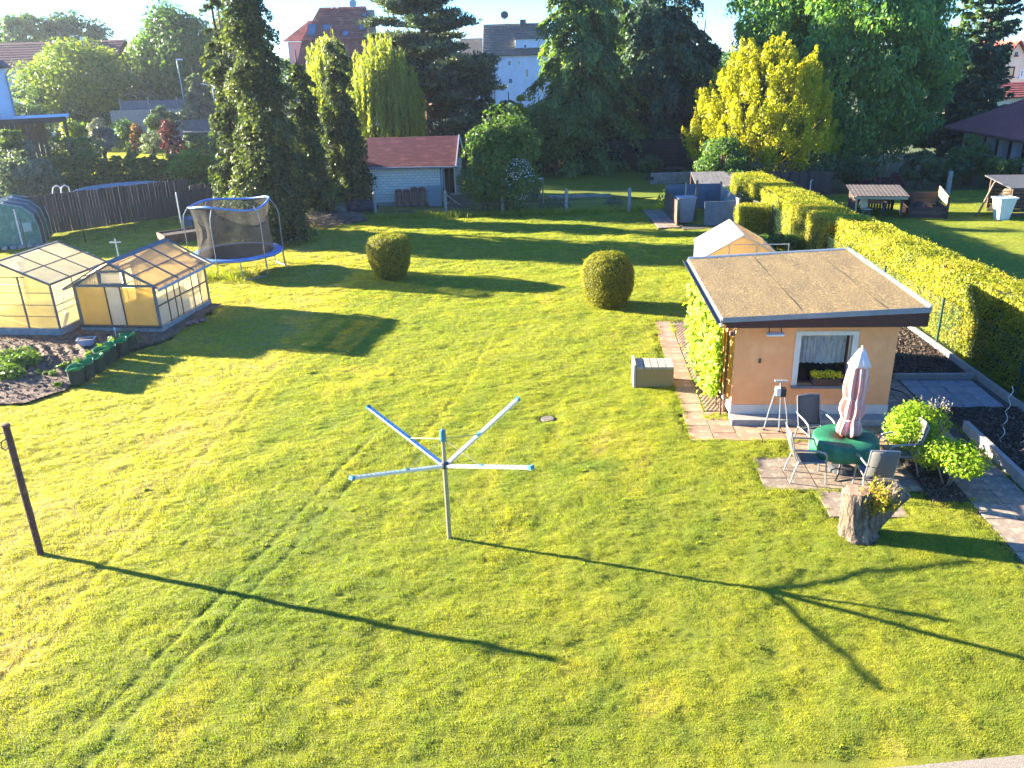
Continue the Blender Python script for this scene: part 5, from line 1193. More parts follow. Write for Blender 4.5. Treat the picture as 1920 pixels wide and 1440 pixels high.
for xa, xb in ((.02, .72), (.72, w3/2), (w3/2, w3-.72), (w3-.72, w3-.02)):
    p = MB(); pane(p, [(xa+.006, .006, .05), (xb-.006, .006, .05), (xb-.006, .006, zg3(xb)-.03), (xa+.006, .006, zg3(xa)-.03)]); p.build('gable_panel', M_tanp, G3)
p = MB(); pane(p, [(w3-.02, d3, .05), (.02, d3, .05), (.02, d3, e3), (w3-.02, d3, e3)]); p.build('gable_panel', M_tanp, G3)
for sg in (1, -1):
    for j in range(4):
        ya, yb = d3*j/4+.012, d3*(j+1)/4-.012; xa, xb = w3/2+sg*.02, w3/2+sg*(w3/2+.06); za, zb_ = zg3(xa)+.02, zg3(xb)+.02
        p = MB(); pane(p, [(xa, ya, za), (xb, ya, zb_), (xb, yb, zb_), (xa, yb, za)] if sg > 0 else [(xb, ya, zb_), (xa, ya, za), (xa, yb, za), (xb, yb, zb_)], .012); p.build('roof_panel', M_tanp, G3)
        x = w3 if sg > 0 else 0
        p = MB(); pane(p, [(x, ya, .05), (x, yb, .05), (x, yb, e3-.02), (x, ya, e3-.02)], .012); p.build('side_panel', M_tanp, G3)
# plants between tan greenhouse and hedge
M_rhub = leafmat('rhubarb_leaf', (.10, .18, .06), (.19, .27, .10), .4); M_hyd = leafmat('hydrangea_leaf', (.035, .085, .015), (.07, .14, .02), .38)
plant('rhubarb_plant', 'large leaved pale green plant between tan greenhouse and cube hedge', 'plant', (10.25, 32.9, 0), .75, .75, 90, .34, M_rhub, 101, aspect=.8)
shrub('hydrangea_bush', 'dark green bush against the wire fence right of the tan greenhouse', 'shrub', (10.65, 31.6, 0), (.8, .8, .5), M_hyd, 2400, .13, 102, 8, aspect=.6)
shrub('hydrangea_bush', 'dark leafy bush nearest the flat roof beside the hedge fence', 'shrub', (10.75, 30.0, 0), (.7, .75, .45), M_hyd, 2000, .13, 103, 7, aspect=.6)
# wooden fence and trellis arch at the far end of the hedge
M_rplank = mat('reddish_fence_plank', (.16, .095, .07), (.10, .062, .048), 5, .85, .4, 25, stretch=(6, 6, .5), rnd=.3)
plank_fence('plank_fence', 'weathered reddish brown plank fence at the far end of the long hedge', (12.6, 44.9, 0), (12.15, 38.6, 0), 1.5, .14, mt=M_rplank, jit=.12)
wire_fence('low zinc wire fence in front of the reddish planks', [(11.2, 43.2), (11.3, 40.2), (11.5, 37.2)], 1.15, M_conc, M_wire_z, .04, 'c')
ar = thing('trellis_arch', 'arched wooden lattice trellis panels beyond the hedge end', 'trellis', (13.6, 47.0, 0), R(-3))
M_lat = mat('lattice_wood', (.17, .12, .085), (.11, .078, .055), 6, .85, rnd=.2)
for (x0, wd, h0, hr) in ((0, .85, 1.5, .42), (.95, 2.6, 1.35, .35)):
    pts = [(x0+wd*t, 0, h0+hr*math.sin(math.pi*t)) for t in np.linspace(0, 1, 13)]
    MB().tube(pts, .04, 6).build('top_rail', M_lat, ar)
    for x in (x0, x0+wd): MB().bx(x-.04, x+.04, -.04, .04, 0, h0+.05).build('post', M_lat, ar)
    n = int(wd/.16)
    for k in range(n+1):
        x = x0+wd*k/n; zt_ = h0+hr*math.sin(math.pi*k/n)
        for sg in (1, -1):
            x2 = min(max(x+sg*.7, x0), x0+wd); tt = abs(x2-x)/.7
            if tt > .1: MB().beam((x, .012*sg, zt_), (x2, .012*sg, zt_-.7*tt), .022, .01, (0, 1, 0)).build('lattice_strip', M_lat, ar)
# neighbour sheds beyond the hedge
M_shedw = mat('dark_shed_wood', (.075, .048, .036), (.05, .033, .026), 5, .85, .4, 25, stretch=(.6, 6, 6), rnd=.3); M_palew = mat('pale_board', (.52, .38, .22), (.42, .30, .17), 5, .7, .2, 30, stretch=(.5, 5, 5), rnd=.15)
sh = thing('open_shed', 'open dark wooden lean to with corrugated roof on the neighbouring lawn', 'shed', (16.6, 39.3, 0), R(-14)); ws, ds, hs1, hs2 = 2.1, 2.2, 1.05, 1.2
for k in range(16): MB().bx(-.02, .0, ds*k/16+.01, ds*(k+1)/16-.012, .02, .98+.15*k/16).build('plank', M_shedw, sh)
for k in range(16): MB().bx(ws*k/16+.01, ws*(k+1)/16-.01, ds, ds+.02, .02, 1.12).build('plank', M_shedw, sh)
for (x, y) in ((.04, .05), (ws-.04, .05), (.04, ds-.06), (ws-.04, ds-.06)): MB().bx(x-.045, x+.045, y-.045, y+.045, 0, 1.03+.15*y/ds).build('post', M_palew if x < 1 else M_shedw, sh)
b = MB(); corr(b, (-.2, -.2, hs1), (ws+.2, -.2, hs1), (-.2, ds+.2, hs2), (ws+.2, ds+.2, hs2), 14, .004); b.build('corrugated_roof', mat('fibre_cement', (.11, .085, .07), (.07, .055, .047), 3, .95, .3, 30), sh)
MB().bx(-.15, ws+.15, -.14, -.1, hs1-.16, hs1-.04).build('front_beam', M_palew, sh)
tb2 = thing('garden_furniture', 'dark table and bench stored under the open lean to', 'furniture', (17.7, 39.7, 0), R(-14)); MB().bx(-.5, .5, -.3, .3, .62, .66).build('tabletop', M_dgrey, tb2)
for x in (-.4, .4):
    for y in (-.24, .24): MB().bx(x-.025, x+.025, y-.025, y+.025, 0, .62).build('leg', M_dgrey, tb2)
ch2 = thing('folding_chair', 'pale folding chair leaning at the front of the open lean to', 'chair', (17.05, 39.1, 0), .3); MB().box((0, 0, .42), (.4, .38, .03)).build('seat', M_palew, ch2); MB().box((0, .2, .68), (.4, .03, .45), rot=Matrix.Rotation(-.2, 3, 'X')).build('backrest', M_palew, ch2)
for x in (-.18, .18): MB().beam((x, -.2, 0), (x, .15, .45), .03, .03).beam((x, .2, 0), (x, -.15, .42), .03, .03).build('leg_frame', M_tube, ch2)
bn = thing('timber_bin', 'open timber compost bin with a bright board at its right side', 'compost bin', (19.0, 38.75, 0), R(-12)); wb, db, hb_ = 1.6, 1.7, .95
for k in range(3): MB().bx(0, wb, -.02, .01, .02+.17*k, .17+.17*k).build('board', M_shedw, bn)
for k in range(5): MB().bx(0, wb, db-.01, db+.02, .02+.19*k, .19+.19*k).build('board', M_shedw, bn)
for k in range(5): MB().bx(-.01, .02, .02, db-.02, .02+.17*k, .17+.17*k).build('board', M_shedw, bn)
for k in range(3): MB().bx(wb-.02, wb+.02, .02, db-.02, .02+.17*k, .17+.17*k).build('board', M_shedw, bn)
MB().hexa([(wb-.02, .0, .54), (wb+.02, .0, .54), (wb+.02, db, .8), (wb-.02, db, .8), (wb-.02, .0, .98), (wb+.02, .0, .98), (wb+.02, db, 1.25), (wb-.02, db, 1.25)]).build('board', M_palew, bn)
for (x, y) in ((0, 0), (wb, 0), (0, db), (wb, db)): MB().bx(x-.05, x+.05, y-.05, y+.05, 0, 1.0).build('post', M_shedw, bn)
heap('leaf_heap', 'heap of dark garden waste inside the timber bin', 'heap', (19.9, 39.6, 0), (.6, .6, .5), mat('rotting_leaves', (.07, .05, .035), (.045, .03, .022), 14, .95, 1, 30), 12, .1)
plank_fence('plank_fence', 'dark board fence behind the trellis and lean to', (14.2, 46.2, 0), (17.9, 45.6, 0), 1.3, .16, mt=M_shedw)
wb2 = thing('water_pipe_stand', 'thin white standpipe before the dark board fence', 'pipe', (16.3, 44.6, 0)); MB().tube([(0, 0, 0), (0, 0, 1.0), (.08, -.05, 1.06)], .025, 8).build('pipe', M_white_metal, wb2)
cpst = thing('concrete_post', 'single square concrete post under the walnut tree', 'post', (23.9, 44.9, 0)); MB().hexa([(-.1, -.1, 0), (.1, -.1, 0), (.1, .1, 0), (-.1, .1, 0), (-.08, -.08, 1.25), (.08, -.08, 1.25), (.08, .08, 1.25), (-.08, .08, 1.25)]).build('post', M_conc, cpst)
# shed and white tapered bin at the right edge
rs2 = thing('slatted_shed', 'dark slatted wooden shed with orange leaning board at the right edge', 'shed', (23.4, 38.3, 0), R(-8)); wr, dr, hr_ = 2.9, 2.4, 1.38
for k in range(7): MB().bx(.0, wr, -.02, .01, .04+.18*k, .18+.18*k).build('slat', M_shedw, rs2)
for k in range(7): MB().bx(wr-.01, wr+.02, .02, dr, .04+.18*k, .18+.18*k).build('slat', M_shedw, rs2)
for k in range(7): MB().bx(0, wr, dr, dr+.03, .04+.18*k, .18+.18*k).build('slat', M_shedw, rs2)
for (x, y) in ((0.02, -.06), (wr, -.06), (0, dr), (wr, dr)): MB().bx(x-.05, x+.05, y-.05, y+.05, 0, hr_+.02).build('post', M_shedw, rs2)
MB().slab([(-.25, -.35, hr_), (wr+.3, -.35, hr_), (wr+.3, dr+.3, hr_+.18), (-.25, dr+.3, hr_+.18)], .05).build('roof', mat('grey_felt', (.07, .07, .075), (.05, .05, .055), 3, .85), rs2)
for k in range(7):
    z = .25+.15*k; MB().slab([(-.95+.09*k, .15, z), (-.05, .0, z+.02), (-.05, .0, z+.14), (-.86+.09*k, .16, z+.13)], .02).build('leaning_board', mat('orange_board%d' % (k % 3), (.40, .25, .14), (.30, .18, .10), 5, .8, rnd=.2), rs2)
for k in range(4): MB().beam((-1.35+.06*k, .1+.1*k, 0), (-.75+.06*k, .3+.1*k, 1.55), .05, .03).build('leaning_pole', M_twig, rs2)
wbn = thing('white_bin', 'pale white tapered plastic water bin beside the slatted shed', 'bin', (22.78, 37.75, 0), .1); wbn.scale = (.84, .84, .84)
MB().hexa([(-.30, -.24, 0), (.30, -.24, 0), (.30, .24, 0), (-.30, .24, 0), (-.47, -.38, 1.18), (.47, -.38, 1.18), (.47, .38, 1.18), (-.47, .38, 1.18)]).build('body', mat('pale_green_white', (.52, .58, .54), (.46, .52, .48), 4, .5), wbn, bevel=.03)
MB().bx(-.52, .52, -.42, -.37, 1.14, 1.22).bx(-.52, .52, .37, .42, 1.14, 1.22).bx(-.52, -.47, -.37, .37, 1.14, 1.22).bx(.47, .52, -.37, .37, 1.14, 1.22).build('rim', bpy.data.materials['pale_green_white'], wbn)
# grey compost bins and lean to left of the cube hedge
M_gpan = mat('grey_sheet_panel', (.115, .14, .165), (.085, .105, .125), 3, .7, .2, 20)
cb = thing('compost_bin', 'grey sheet walled compost enclosure open towards the lawn', 'compost bin', (7.95, 38.4, 0), R(-3))
MB().bx(-.03, .03, 0, 4.1, .1, 1.15).build('side_wall', M_oldwood, cb); MB().bx(-.03, 2.75, 4.06, 4.12, .1, 1.35).build('back_wall', M_gpan, cb)
MB().bx(2.72, 2.78, -.3, 4.1, .1, 1.25).build('side_wall', M_conc, cb); MB().hexa([(1.25, -.1, .05), (2.55, -.25, .05), (2.55, -.21, .05), (1.25, -.06, .05), (1.25, .1, 1.1), (2.6, -.05, 1.15), (2.6, -.01, 1.15), (1.25, .14, 1.1)]).build('loose_panel', M_gpan, cb)
for (x, y, h) in ((0, 0, 1.25), (0, 2, 1.2), (0, 4.1, 1.35), (2.75, 4.1, 1.45), (1.1, 1.5, 1.9), (2.75, -.3, 1.3)): MB().bx(x-.045, x+.045, y-.045, y+.045, 0, h).build('post', M_twig, cb)
cbn = thing('grey_bin', 'tall grey tapered plastic bin inside the compost enclosure', 'bin', (8.55, 39.5, 0)); MB().hexa([(-.3, -.28, 0), (.3, -.28, 0), (.3, .28, 0), (-.3, .28, 0), (-.42, -.36, 1.15), (.42, -.36, 1.15), (.42, .36, 1.15), (-.42, .36, 1.15)]).build('body', mat('grey_bin_plastic', (.24, .27, .29), (.2, .225, .245), 4, .5), cbn, bevel=.03)
MB().bx(-.45, .45, -.39, .39, 1.15, 1.2).build('rim', bpy.data.materials['grey_bin_plastic'], cbn)
for k, dx in enumerate((0, .45)):
    MB().tube([(dx, .1, 1.2), (dx+.03*k, .15, 1.85-.3*k)], .02, 6).build('tool_handle', M_palew, cbn)
lt_ = thing('lean_to', 'low lean to roof of grey boards behind the compost bins', 'lean to', (10.0, 43.9, 0), R(-3))
for k in range(12): MB().slab([(.22*k, -.2, 1.0), (.22*k+.21, -.2, 1.0), (.22*k+.21, 1.9, 1.5), (.22*k, 1.9, 1.5)], .03).build('roof_board', mat('grey_board%d' % (k % 3), (.21, .19, .17), (.14, .125, .115), 4, .85, .3, 25), lt_)
for (x, y) in ((.05, 0), (2.55, 0), (.05, 1.8), (2.55, 1.8)): MB().bx(x-.05, x+.05, y-.05, y+.05, 0, .97+.24*y).build('post', M_oldwood, lt_)
pw = MB().bx(7.0, 8.1, 38.0, 43.4, -.3, .02).bx(8.1, 11.0, 37.6, 38.6, -.3, .018); pwo = tag(pw.build('paved_yard', M_base), 'small paved yard in front of the compost bins', 'paving', kind='structure')
sme = MB().box((0, 0, 0), (.48, .48, .05)).mesh('paving_slab'); 
for i in range(2):
    for j in range(10): link('paving_slab', sme, M_slab_red if j % 3 else M_slab_grey, pwo, (7.28+.5*i, 38.3+.52*j, .02), rot=(0, 0, random.uniform(-.03, .03)))
# concrete fence posts with wire along the back of the lawn
wire_fence('wire fence on round topped concrete posts along the back of the lawn', [(-6.96, 44.0), (-3.2, 43.7), (-.2, 43.35), (3.11, 43.1), (6.33, 42.7)], 1.1, M_conc, M_wire_z, .085, 'c')
br_ = thing('brick_edging', 'row of reddish bricks along the foot of the concrete post fence', 'brick edging', (-6.8, 44.15, 0), R(-4.5))
bme = unit_box('brick', M_rplank)
for k in range(26): link('brick', bme, mat('red_brick', (.20, .10, .07), (.14, .07, .05), 6, .9, .3, 30, rnd=.25) if k == 0 else None, br_, (.12+.25*k, .0, .09), scale=(.235, .11, .2+.03*random.random()), rot=(0, 0, random.uniform(-.05, .05)))
# ------------------------------------------------------------------ white brick shed and what stands round it
M_wbrick = mat('white_brick', (.86, .80, .68), (.76, .70, .59), 5, .85, .25, 50, rnd=.06); M_mort = mat('grey_mortar', (.30, .29, .27), (.25, .24, .22), 8, .95)
M_redroof = mat('red_felt_roof', (.12, .026, .026), (.085, .02, .022), 1.6, .8, .3, 30, stretch=(1, 3, 1), c3=(.17, .05, .045))
SHD = thing('brick_shed', 'white brick shed with dark red roof between spruces and leafy bush', 'shed', (-7.95, 47.3, 0), R(-3)); ws, ds, es, rs_ = 5.1, 4.4, 2.2, 3.45
MB().bx(.03, ws-.03, .03, ds-.03, 0, es).build('wall', M_mort, SHD)
MB().bx(-.02, ws+.02, -.02, ds+.02, -.1, .12).build('plinth', M_conc, SHD)
bme = unit_box('brick', M_wbrick); rowh = .145; nb_ = 14
wall_w = 4.3; bw = wall_w/nb_
for r_ in range(14):
    off = .5 if r_ % 2 else 0
    for k in range(nb_+(1 if off else 0)):
        x0 = max(0, (k-off)*bw); x1 = min(wall_w, (k+1-off)*bw)
        if x1-x0 < .05: continue
        link('brick', bme, M_wbrick, SHD, ((x0+x1)/2, .012, .13+rowh*(r_+.5)), scale=(x1-x0-.02, .05, rowh-.02))
for x0, x1, z0, z1 in ((4.37, 4.53, .12, es), (4.8, 5.07, .12, .5)): MB().bx(x0, x1, -.02, .03, z0, z1).build('pillar', M_white_metal, SHD)
dr_ = MB().bx(4.55, 4.78, -.005, .03, .12, es-.05).build('door', M_dark, SHD); MB().bx(5.09, 5.13, -.03, .05, .1, es).build('corner_post', M_white_metal, SHD)
MB().bx(4.81, 5.05, -.01, .03, .55, es-.1).build('window', M_dark, SHD)
def gable_roof(parent, x0, x1, y0, y1, e, r, ov, mt, th=.09, rx=.25):
    ym = (y0+y1)/2; s = (r-e)/(ym-y0)
    MB().slab([(x0-rx, y0-ov, e-s*ov+.05), (x1+rx, y0-ov, e-s*ov+.05), (x1+rx, ym, r+.05), (x0-rx, ym, r+.05)], th).build('roof', mt, parent)
    MB().slab([(x0-rx, ym, r+.05), (x1+rx, ym, r+.05), (x1+rx, y1+ov, e-s*ov+.05), (x0-rx, y1+ov, e-s*ov+.05)], th).build('roof', mt, parent)
gable_roof(SHD, 0, ws, 0, ds, es+.05, rs_, .35, M_redroof, rx=.12)
for x in (0.0, ws-.05): MB().add([(x, .03, es), (x+.05, .03, es), (x+.05, ds-.03, es), (x, ds-.03, es), (x, ds/2, rs_-.08), (x+.05, ds/2, rs_-.08)], [(0, 4, 3), (1, 2, 5), (0, 1, 5, 4), (3, 4, 5, 2), (0, 3, 2, 1)]).build('gable', M_oldwood, SHD)
for sg in (0, 1):
    ym = ds/2; s_ = (rs_-es-.05)/ym; ya = -.38 if sg == 0 else ds+.38
    MB().beam((ws+.14, ya, es+.05-s_*.38), (ws+.14, ym, rs_+.03), .04, .16).build('barge_board', M_white_metal, SHD)
MB().tube([(-.3, -.42, es-.12), (ws+.3, -.42, es-.16)], .06, 8).build('gutter', M_zinc, SHD); MB().tube([(4.6, -.42, es-.2), (4.47, -.1, es-.45), (4.47, -.08, .15)], .04, 8).build('downpipe', M_zinc, SHD)
M_terra = mat('terracotta', (.20, .085, .055), (.14, .06, .042), 4, .8, .2, 30, rnd=.15)
for k in range(4):
    t = thing('roll_of_tiles', 'rust brown roof ridge tile stack leaning before the white brick wall', 'tiles', (-6.0+.44*k, 46.55-.03*k, 0), R(-4), 'rust brown tile stacks before the white shed')
    n_ = 9; h_ = .85+(.12 if k > 1 else 0); vs = []
    for z in (0, h_):
        for j in range(n_): a = math.pi*j/(n_-1); vs.append((.2*math.cos(a), -.18*math.sin(a), z))
    MB().add(vs, [(j, j+1, n_+j+1, n_+j) for j in range(n_-1)]).add([(-.2, 0, 0), (.2, 0, 0), (.2, .04, 0), (-.2, .04, 0), (-.2, 0, h_), (.2, 0, h_), (.2, .04, h_), (-.2, .04, h_)], [(3, 2, 1, 0), (4, 5, 6, 7), (0, 1, 5, 4), (1, 2, 6, 5), (2, 3, 7, 6), (3, 0, 4, 7)]).build('tile', M_terra, t)
    MB().lathe([(.19, h_-.03), (.205, h_+.02), (.16, h_+.07), (.05, h_+.09)], 14, (0, -.02, 0)).build('top_tile', M_terra, t)
wbn2 = thing('water_butt', 'blue grey tapered plastic bin at the right end of the white brick wall', 'bin', (-3.95, 46.35, 0), R(-3))
MB().hexa([(-.33, -.28, 0), (.33, -.28, 0), (.33, .28, 0), (-.33, .28, 0), (-.44, -.36, .98), (.44, -.36, .98), (.44, .36, .98), (-.44, .36, .98)]).build('body', mat('blue_grey_bin', (.20, .29, .32), (.17, .25, .28), 4, .5), wbn2, bevel=.03)
MB().bx(-.47, .47, -.39, .39, .98, 1.03).build('lid', bpy.data.materials['blue_grey_bin'], wbn2)
pk = thing('leaning_board', 'pale board leaning between grey bin and shed steps', 'board', (-3.4, 45.9, 0)); MB().beam((0, 0, .75), (.95, -.25, .03), .12, .03).build('board', M_palew, pk)
stp2 = thing('wooden_ramp', 'dark brown ramp board before the shed door', 'ramp', (-2.6, 46.0, 0)); MB().slab([(-.6, -.5, .02), (.6, -.5, .02), (.5, .6, .55), (-.5, .6, .55)], .05).build('ramp', M_shedw, stp2)
hpn = thing('hose_reel', 'coil of dark hose hanging at the shed corner', 'hose', (-2.35, 46.9, .75)); MB().tube([(.22*math.cos(a), -.03*math.sin(a*3), .28*math.sin(a)+.3) for a in np.linspace(0, 18.8, 50)], .022, 5).build('hose', M_black, hpn)
# little gate and woodpile right of the white flowering bush
gt = thing('garden_gate', 'small white metal gate frame in the shade beside the flowering bush', 'gate', (1.15, 46.5, 0))
for x in (0, .9): MB().tube([(x, 0, 0), (x, 0, 1.35)], .04, 8).build('post', M_conc, gt)
MB().tube([(0, 0, 1.3), (.9, 0, 1.3)], .035, 8).build('top_rail', M_white_metal, gt)
MB().tube([(0, 0, .3), (.9, 0, .3)], .03, 8).build('bottom_rail', M_conc, gt)
lp = thing('log_pile', 'stack of dark logs behind the white gate frame', 'log pile', (1.2, 47.3, 0)); gg = random.Random(8)
for r_ in range(5):
    for k in range(5): MB().tube([(.16*k+.08*(r_ % 2), gg.uniform(-.05, .05), .09+.15*r_), (.16*k+.08*(r_ % 2), .8, .09+.15*r_)], .078, 8).build('log', M_twig if (k+r_) % 3 else M_oldwood, lp)
rp_ = thing('wooden_stake', 'thin wooden stake in the shaded lawn beyond the posts', 'stake', (2.0, 45.6, 0)); MB().tube([(0, 0, 0), (0, 0, 1.3)], .03, 6).build('stake', M_twig, rp_)
bbd = thing('flower_bed_edge', 'low pale stone edging of the flower bed past the gate', 'edging', (2.6, 47.6, 0)); 
for k in range(8): MB().box((.45*k, .02*math.sin(k), .08), (.42, .16, .2), rz=.05*math.sin(k*2)).build('stone', M_conc, bbd)
# dark board fence under the conifers
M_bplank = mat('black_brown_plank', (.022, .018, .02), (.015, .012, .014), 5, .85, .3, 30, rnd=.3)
def board_fence(name, label, a, b, h, bh, mt, posts=2.2):
    a = Vector(a); b = Vector(b); L = (b-a).length; f = thing(name, label, 'fence', a, math.atan2(b.y-a.y, b.x-a.x)); me = unit_box('board', mt); n = int(h/bh); k = 0; np_ = max(1, int(L/posts)); pl_ = L/np_
    for i in range(np_):
        for j in range(n): link('board', me, mt, f, ((i+.5)*pl_, random.uniform(-.004, .004), bh*(j+.5)+.05), scale=(pl_-.06, .03, bh-.018))
    for i in range(np_+1): MB().bx(i*pl_-.05, i*pl_+.05, .02, .12, -.1, h+.1).build('post', mt, f)
    return f
board_fence('board_fence', 'very dark horizontal board fence in the shade below the spruces', (1.5, 58.8, 0), (14.5, 57.2, 0), 2.1, .15, M_bplank)
sbn = thing('sandbox_table', 'dark picnic bench group half hidden below the spruce at right', 'bench', (10.4, 53.5, 0))
MB().bx(-1, 1, -.35, .35, .7, .75).build('tabletop', M_shedw, sbn)
for y in (-.75, .75): MB().bx(-1, 1, y-.13, y+.13, .42, .46).build('seat', M_shedw, sbn)
for x in (-.7, .7): MB().beam((x, -.7, 0), (x, -.1, .7), .08, .05).beam((x, .7, 0), (x, .1, .7), .08, .05).build('leg_frame', M_shedw, sbn)
gbl = thing('stone_wall', 'low grey stone wall behind the shaded lawn at right', 'wall', (9.2, 52.0, 0))
for r_ in range(3):
    for k in range(9): MB().box((.42*k+.2*(r_ % 2), 0, .12+.22*r_), (.40, .3, .21)).build('stone', M_conc, gbl)
# far pavilion at the right
M_pavroof = mat('burgundy_sheet_roof', (.30, .065, .05), (.23, .05, .042), 1.2, .8, .15, 20); M_pavw = mat('grey_white_wall', (.46, .46, .46), (.38, .38, .39), 3, .85)
PV = thing('garden_pavilion', 'long pavilion with burgundy roof and grey pillars at the right edge', 'pavilion', (29.3, 55.6, 0), R(-93)); wp, dp, ep, rp2 = 12.5, 7.0, 2.55, 4.7
MB().bx(.5, wp, .9, dp, 0, ep).build('wall', M_dark, PV)
for k in range(7): MB().bx(.45+1.5*k, .95+1.5*k, .5, .85, 0, ep).build('pillar', M_pavw, PV)
for k in range(6):
    o = MB().bx(.98+1.5*k, 1.92+1.5*k, .87, .9, .9, ep-.2).build('window', M_brown, PV); MB().bx(1.06+1.5*k, 1.84+1.5*k, .85, .87, .98, ep-.28).build('pane', M_glass, o)
ym = dp/2+.3
n_ = 9
for k in range(n_):
    xa, xb = -.5+(wp+1)*k/n_, -.5+(wp+1)*(k+1)/n_-.0
    x0 = xa; hipa = min(1, max(0, (xa+.5)/3.2)); hipb = min(1, max(0, (xb+.5)/3.2)); za, zb_ = ep+(rp2-ep)*hipa, ep+(rp2-ep)*hipb; ya, yb = -.4+(ym+.4)*hipa, -.4+(ym+.4)*hipb
    MB().slab([(xa, -.4, ep), (xb-.02, -.4, ep), (xb-.02, yb, zb_+.001), (xa, max(ya, -.38), za+.002)], .08).build('roof_sheet', M_pavroof, PV)
MB().slab([(-.5, dp+.9, ep), (-.5, -.4, ep), (2.7, ym, rp2), (2.7, ym+.02, rp2)], .08).build('roof_sheet', M_pavroof, PV)
MB().slab([(2.7, ym, rp2), (wp+.5, ym, rp2), (wp+.5, dp+.9, ep), (-.5, dp+.9, ep)], .08).build('roof_sheet', M_pavroof, PV)
MB().tube([(-.5, -.45, ep-.08), (wp+.5, -.45, ep-.08)], .07, 8).build('gutter', M_brown, PV); MB().tube([(.3, -.42, ep-.1), (.4, .45, ep-.4), (.4, .45, 0)], .05, 8).build('downpipe', M_brown, PV)
# ------------------------------------------------------------------ trees and shrubs
M_trunk = mat('tree_bark', (.10, .075, .055), (.055, .04, .03), 5, .95, .8, 14, stretch=(1, 1, .25)); M_redtrunk = mat('reddish_bark', (.19, .09, .055), (.11, .055, .036), 4, .9, .7, 12, stretch=(1, 1, .3))
def LM(n, a, b, c=None, tr=.40, tb=1.5): return leafmat(n, a, b, tr, c, tboost=tb)
M_ivy = LM('ivy_spruce', (.034, .052, .026), (.078, .105, .036), (.18, .185, .055)); M_spruce = LM('spruce_needles', (0.020, 0.054, 0.037), (0.054, 0.105, 0.054), (0.145, 0.196, 0.051), .28)
M_spruceL = LM('light_spruce_needles', (0.036, 0.082, 0.032), (0.108, 0.180, 0.047), (0.270, 0.324, 0.054), .35); M_pine = LM('pine_needles', (0.029, 0.058, 0.042), (0.072, 0.106, 0.058), (0.208, 0.200, 0.088), .25)
M_willow = LM('willow_leaf', (.12, .17, .03), (.23, .26, .045), (.31, .31, .05), .48); M_gold = LM('golden_leaf', (.13, .16, .012), (.34, .33, .012), (.52, .42, .012), .45, 1.45)
M_walnut = LM('walnut_leaf', (0.055, 0.133, 0.039), (0.127, 0.254, 0.051), (0.332, 0.429, 0.058), .42); M_yg = LM('yellow_green_leaf', (.075, .13, .02), (.17, .22, .022), (.27, .28, .03), .46)
M_mid = LM('mid_green_leaf', (0.047, 0.101, 0.030), (0.095, 0.169, 0.041), (0.162, 0.230, 0.054)); M_darkl = LM('dark_green_leaf', (0.029, 0.064, 0.029), (0.064, 0.120, 0.042), (0.112, 0.176, 0.054), .33)
M_elder = LM('elder_leaf', (0.042, 0.089, 0.018), (0.094, 0.156, 0.026), (0.198, 0.239, 0.042)); M_greyl = LM('grey_green_leaf', (.08, .11, .085), (.14, .18, .13), (.19, .23, .17))
M_grey2 = LM('bluish_grey_leaf', (.13, .14, .14), (.2, .21, .21), (.26, .27, .26), .3); M_redl = LM('red_leaf', (.07, .014, .018), (.13, .024, .03), (.2, .05, .045), tb=1); M_oran = LM('orange_leaf', (.15, .07, .03), (.22, .11, .04), (.26, .15, .06))
M_purple = LM('purple_leaf', (.045, .018, .024), (.09, .035, .04), (.13, .05, .055), .3); M_whitefl = LM('white_blossom', (.6, .62, .55), (.75, .76, .7), tr=.2, tb=1); M_thuja = LM('thuja_leaf', (0.046, 0.105, 0.038), (0.105, 0.200, 0.054), (0.210, 0.315, 0.074), .34)
M_fir = LM('fir_needles', (0.039, 0.072, 0.039), (0.078, 0.124, 0.065), (0.130, 0.182, 0.091), .3)
def trunk_mb(h, r0, r1, g_, lean=(0, 0), n=9, wob=.05):
    pts = []; rad = []
    for k in range(7):
        t = k/6; pts.append((lean[0]*t+g_.normal(0, wob)*(k > 0), lean[1]*t+g_.normal(0, wob)*(k > 0), h*t-.1*(k == 0))); rad.append((r0*1.35 if k == 0 else r0)*(1-t)+r1*t)
    return MB().tube(pts, rad, n)
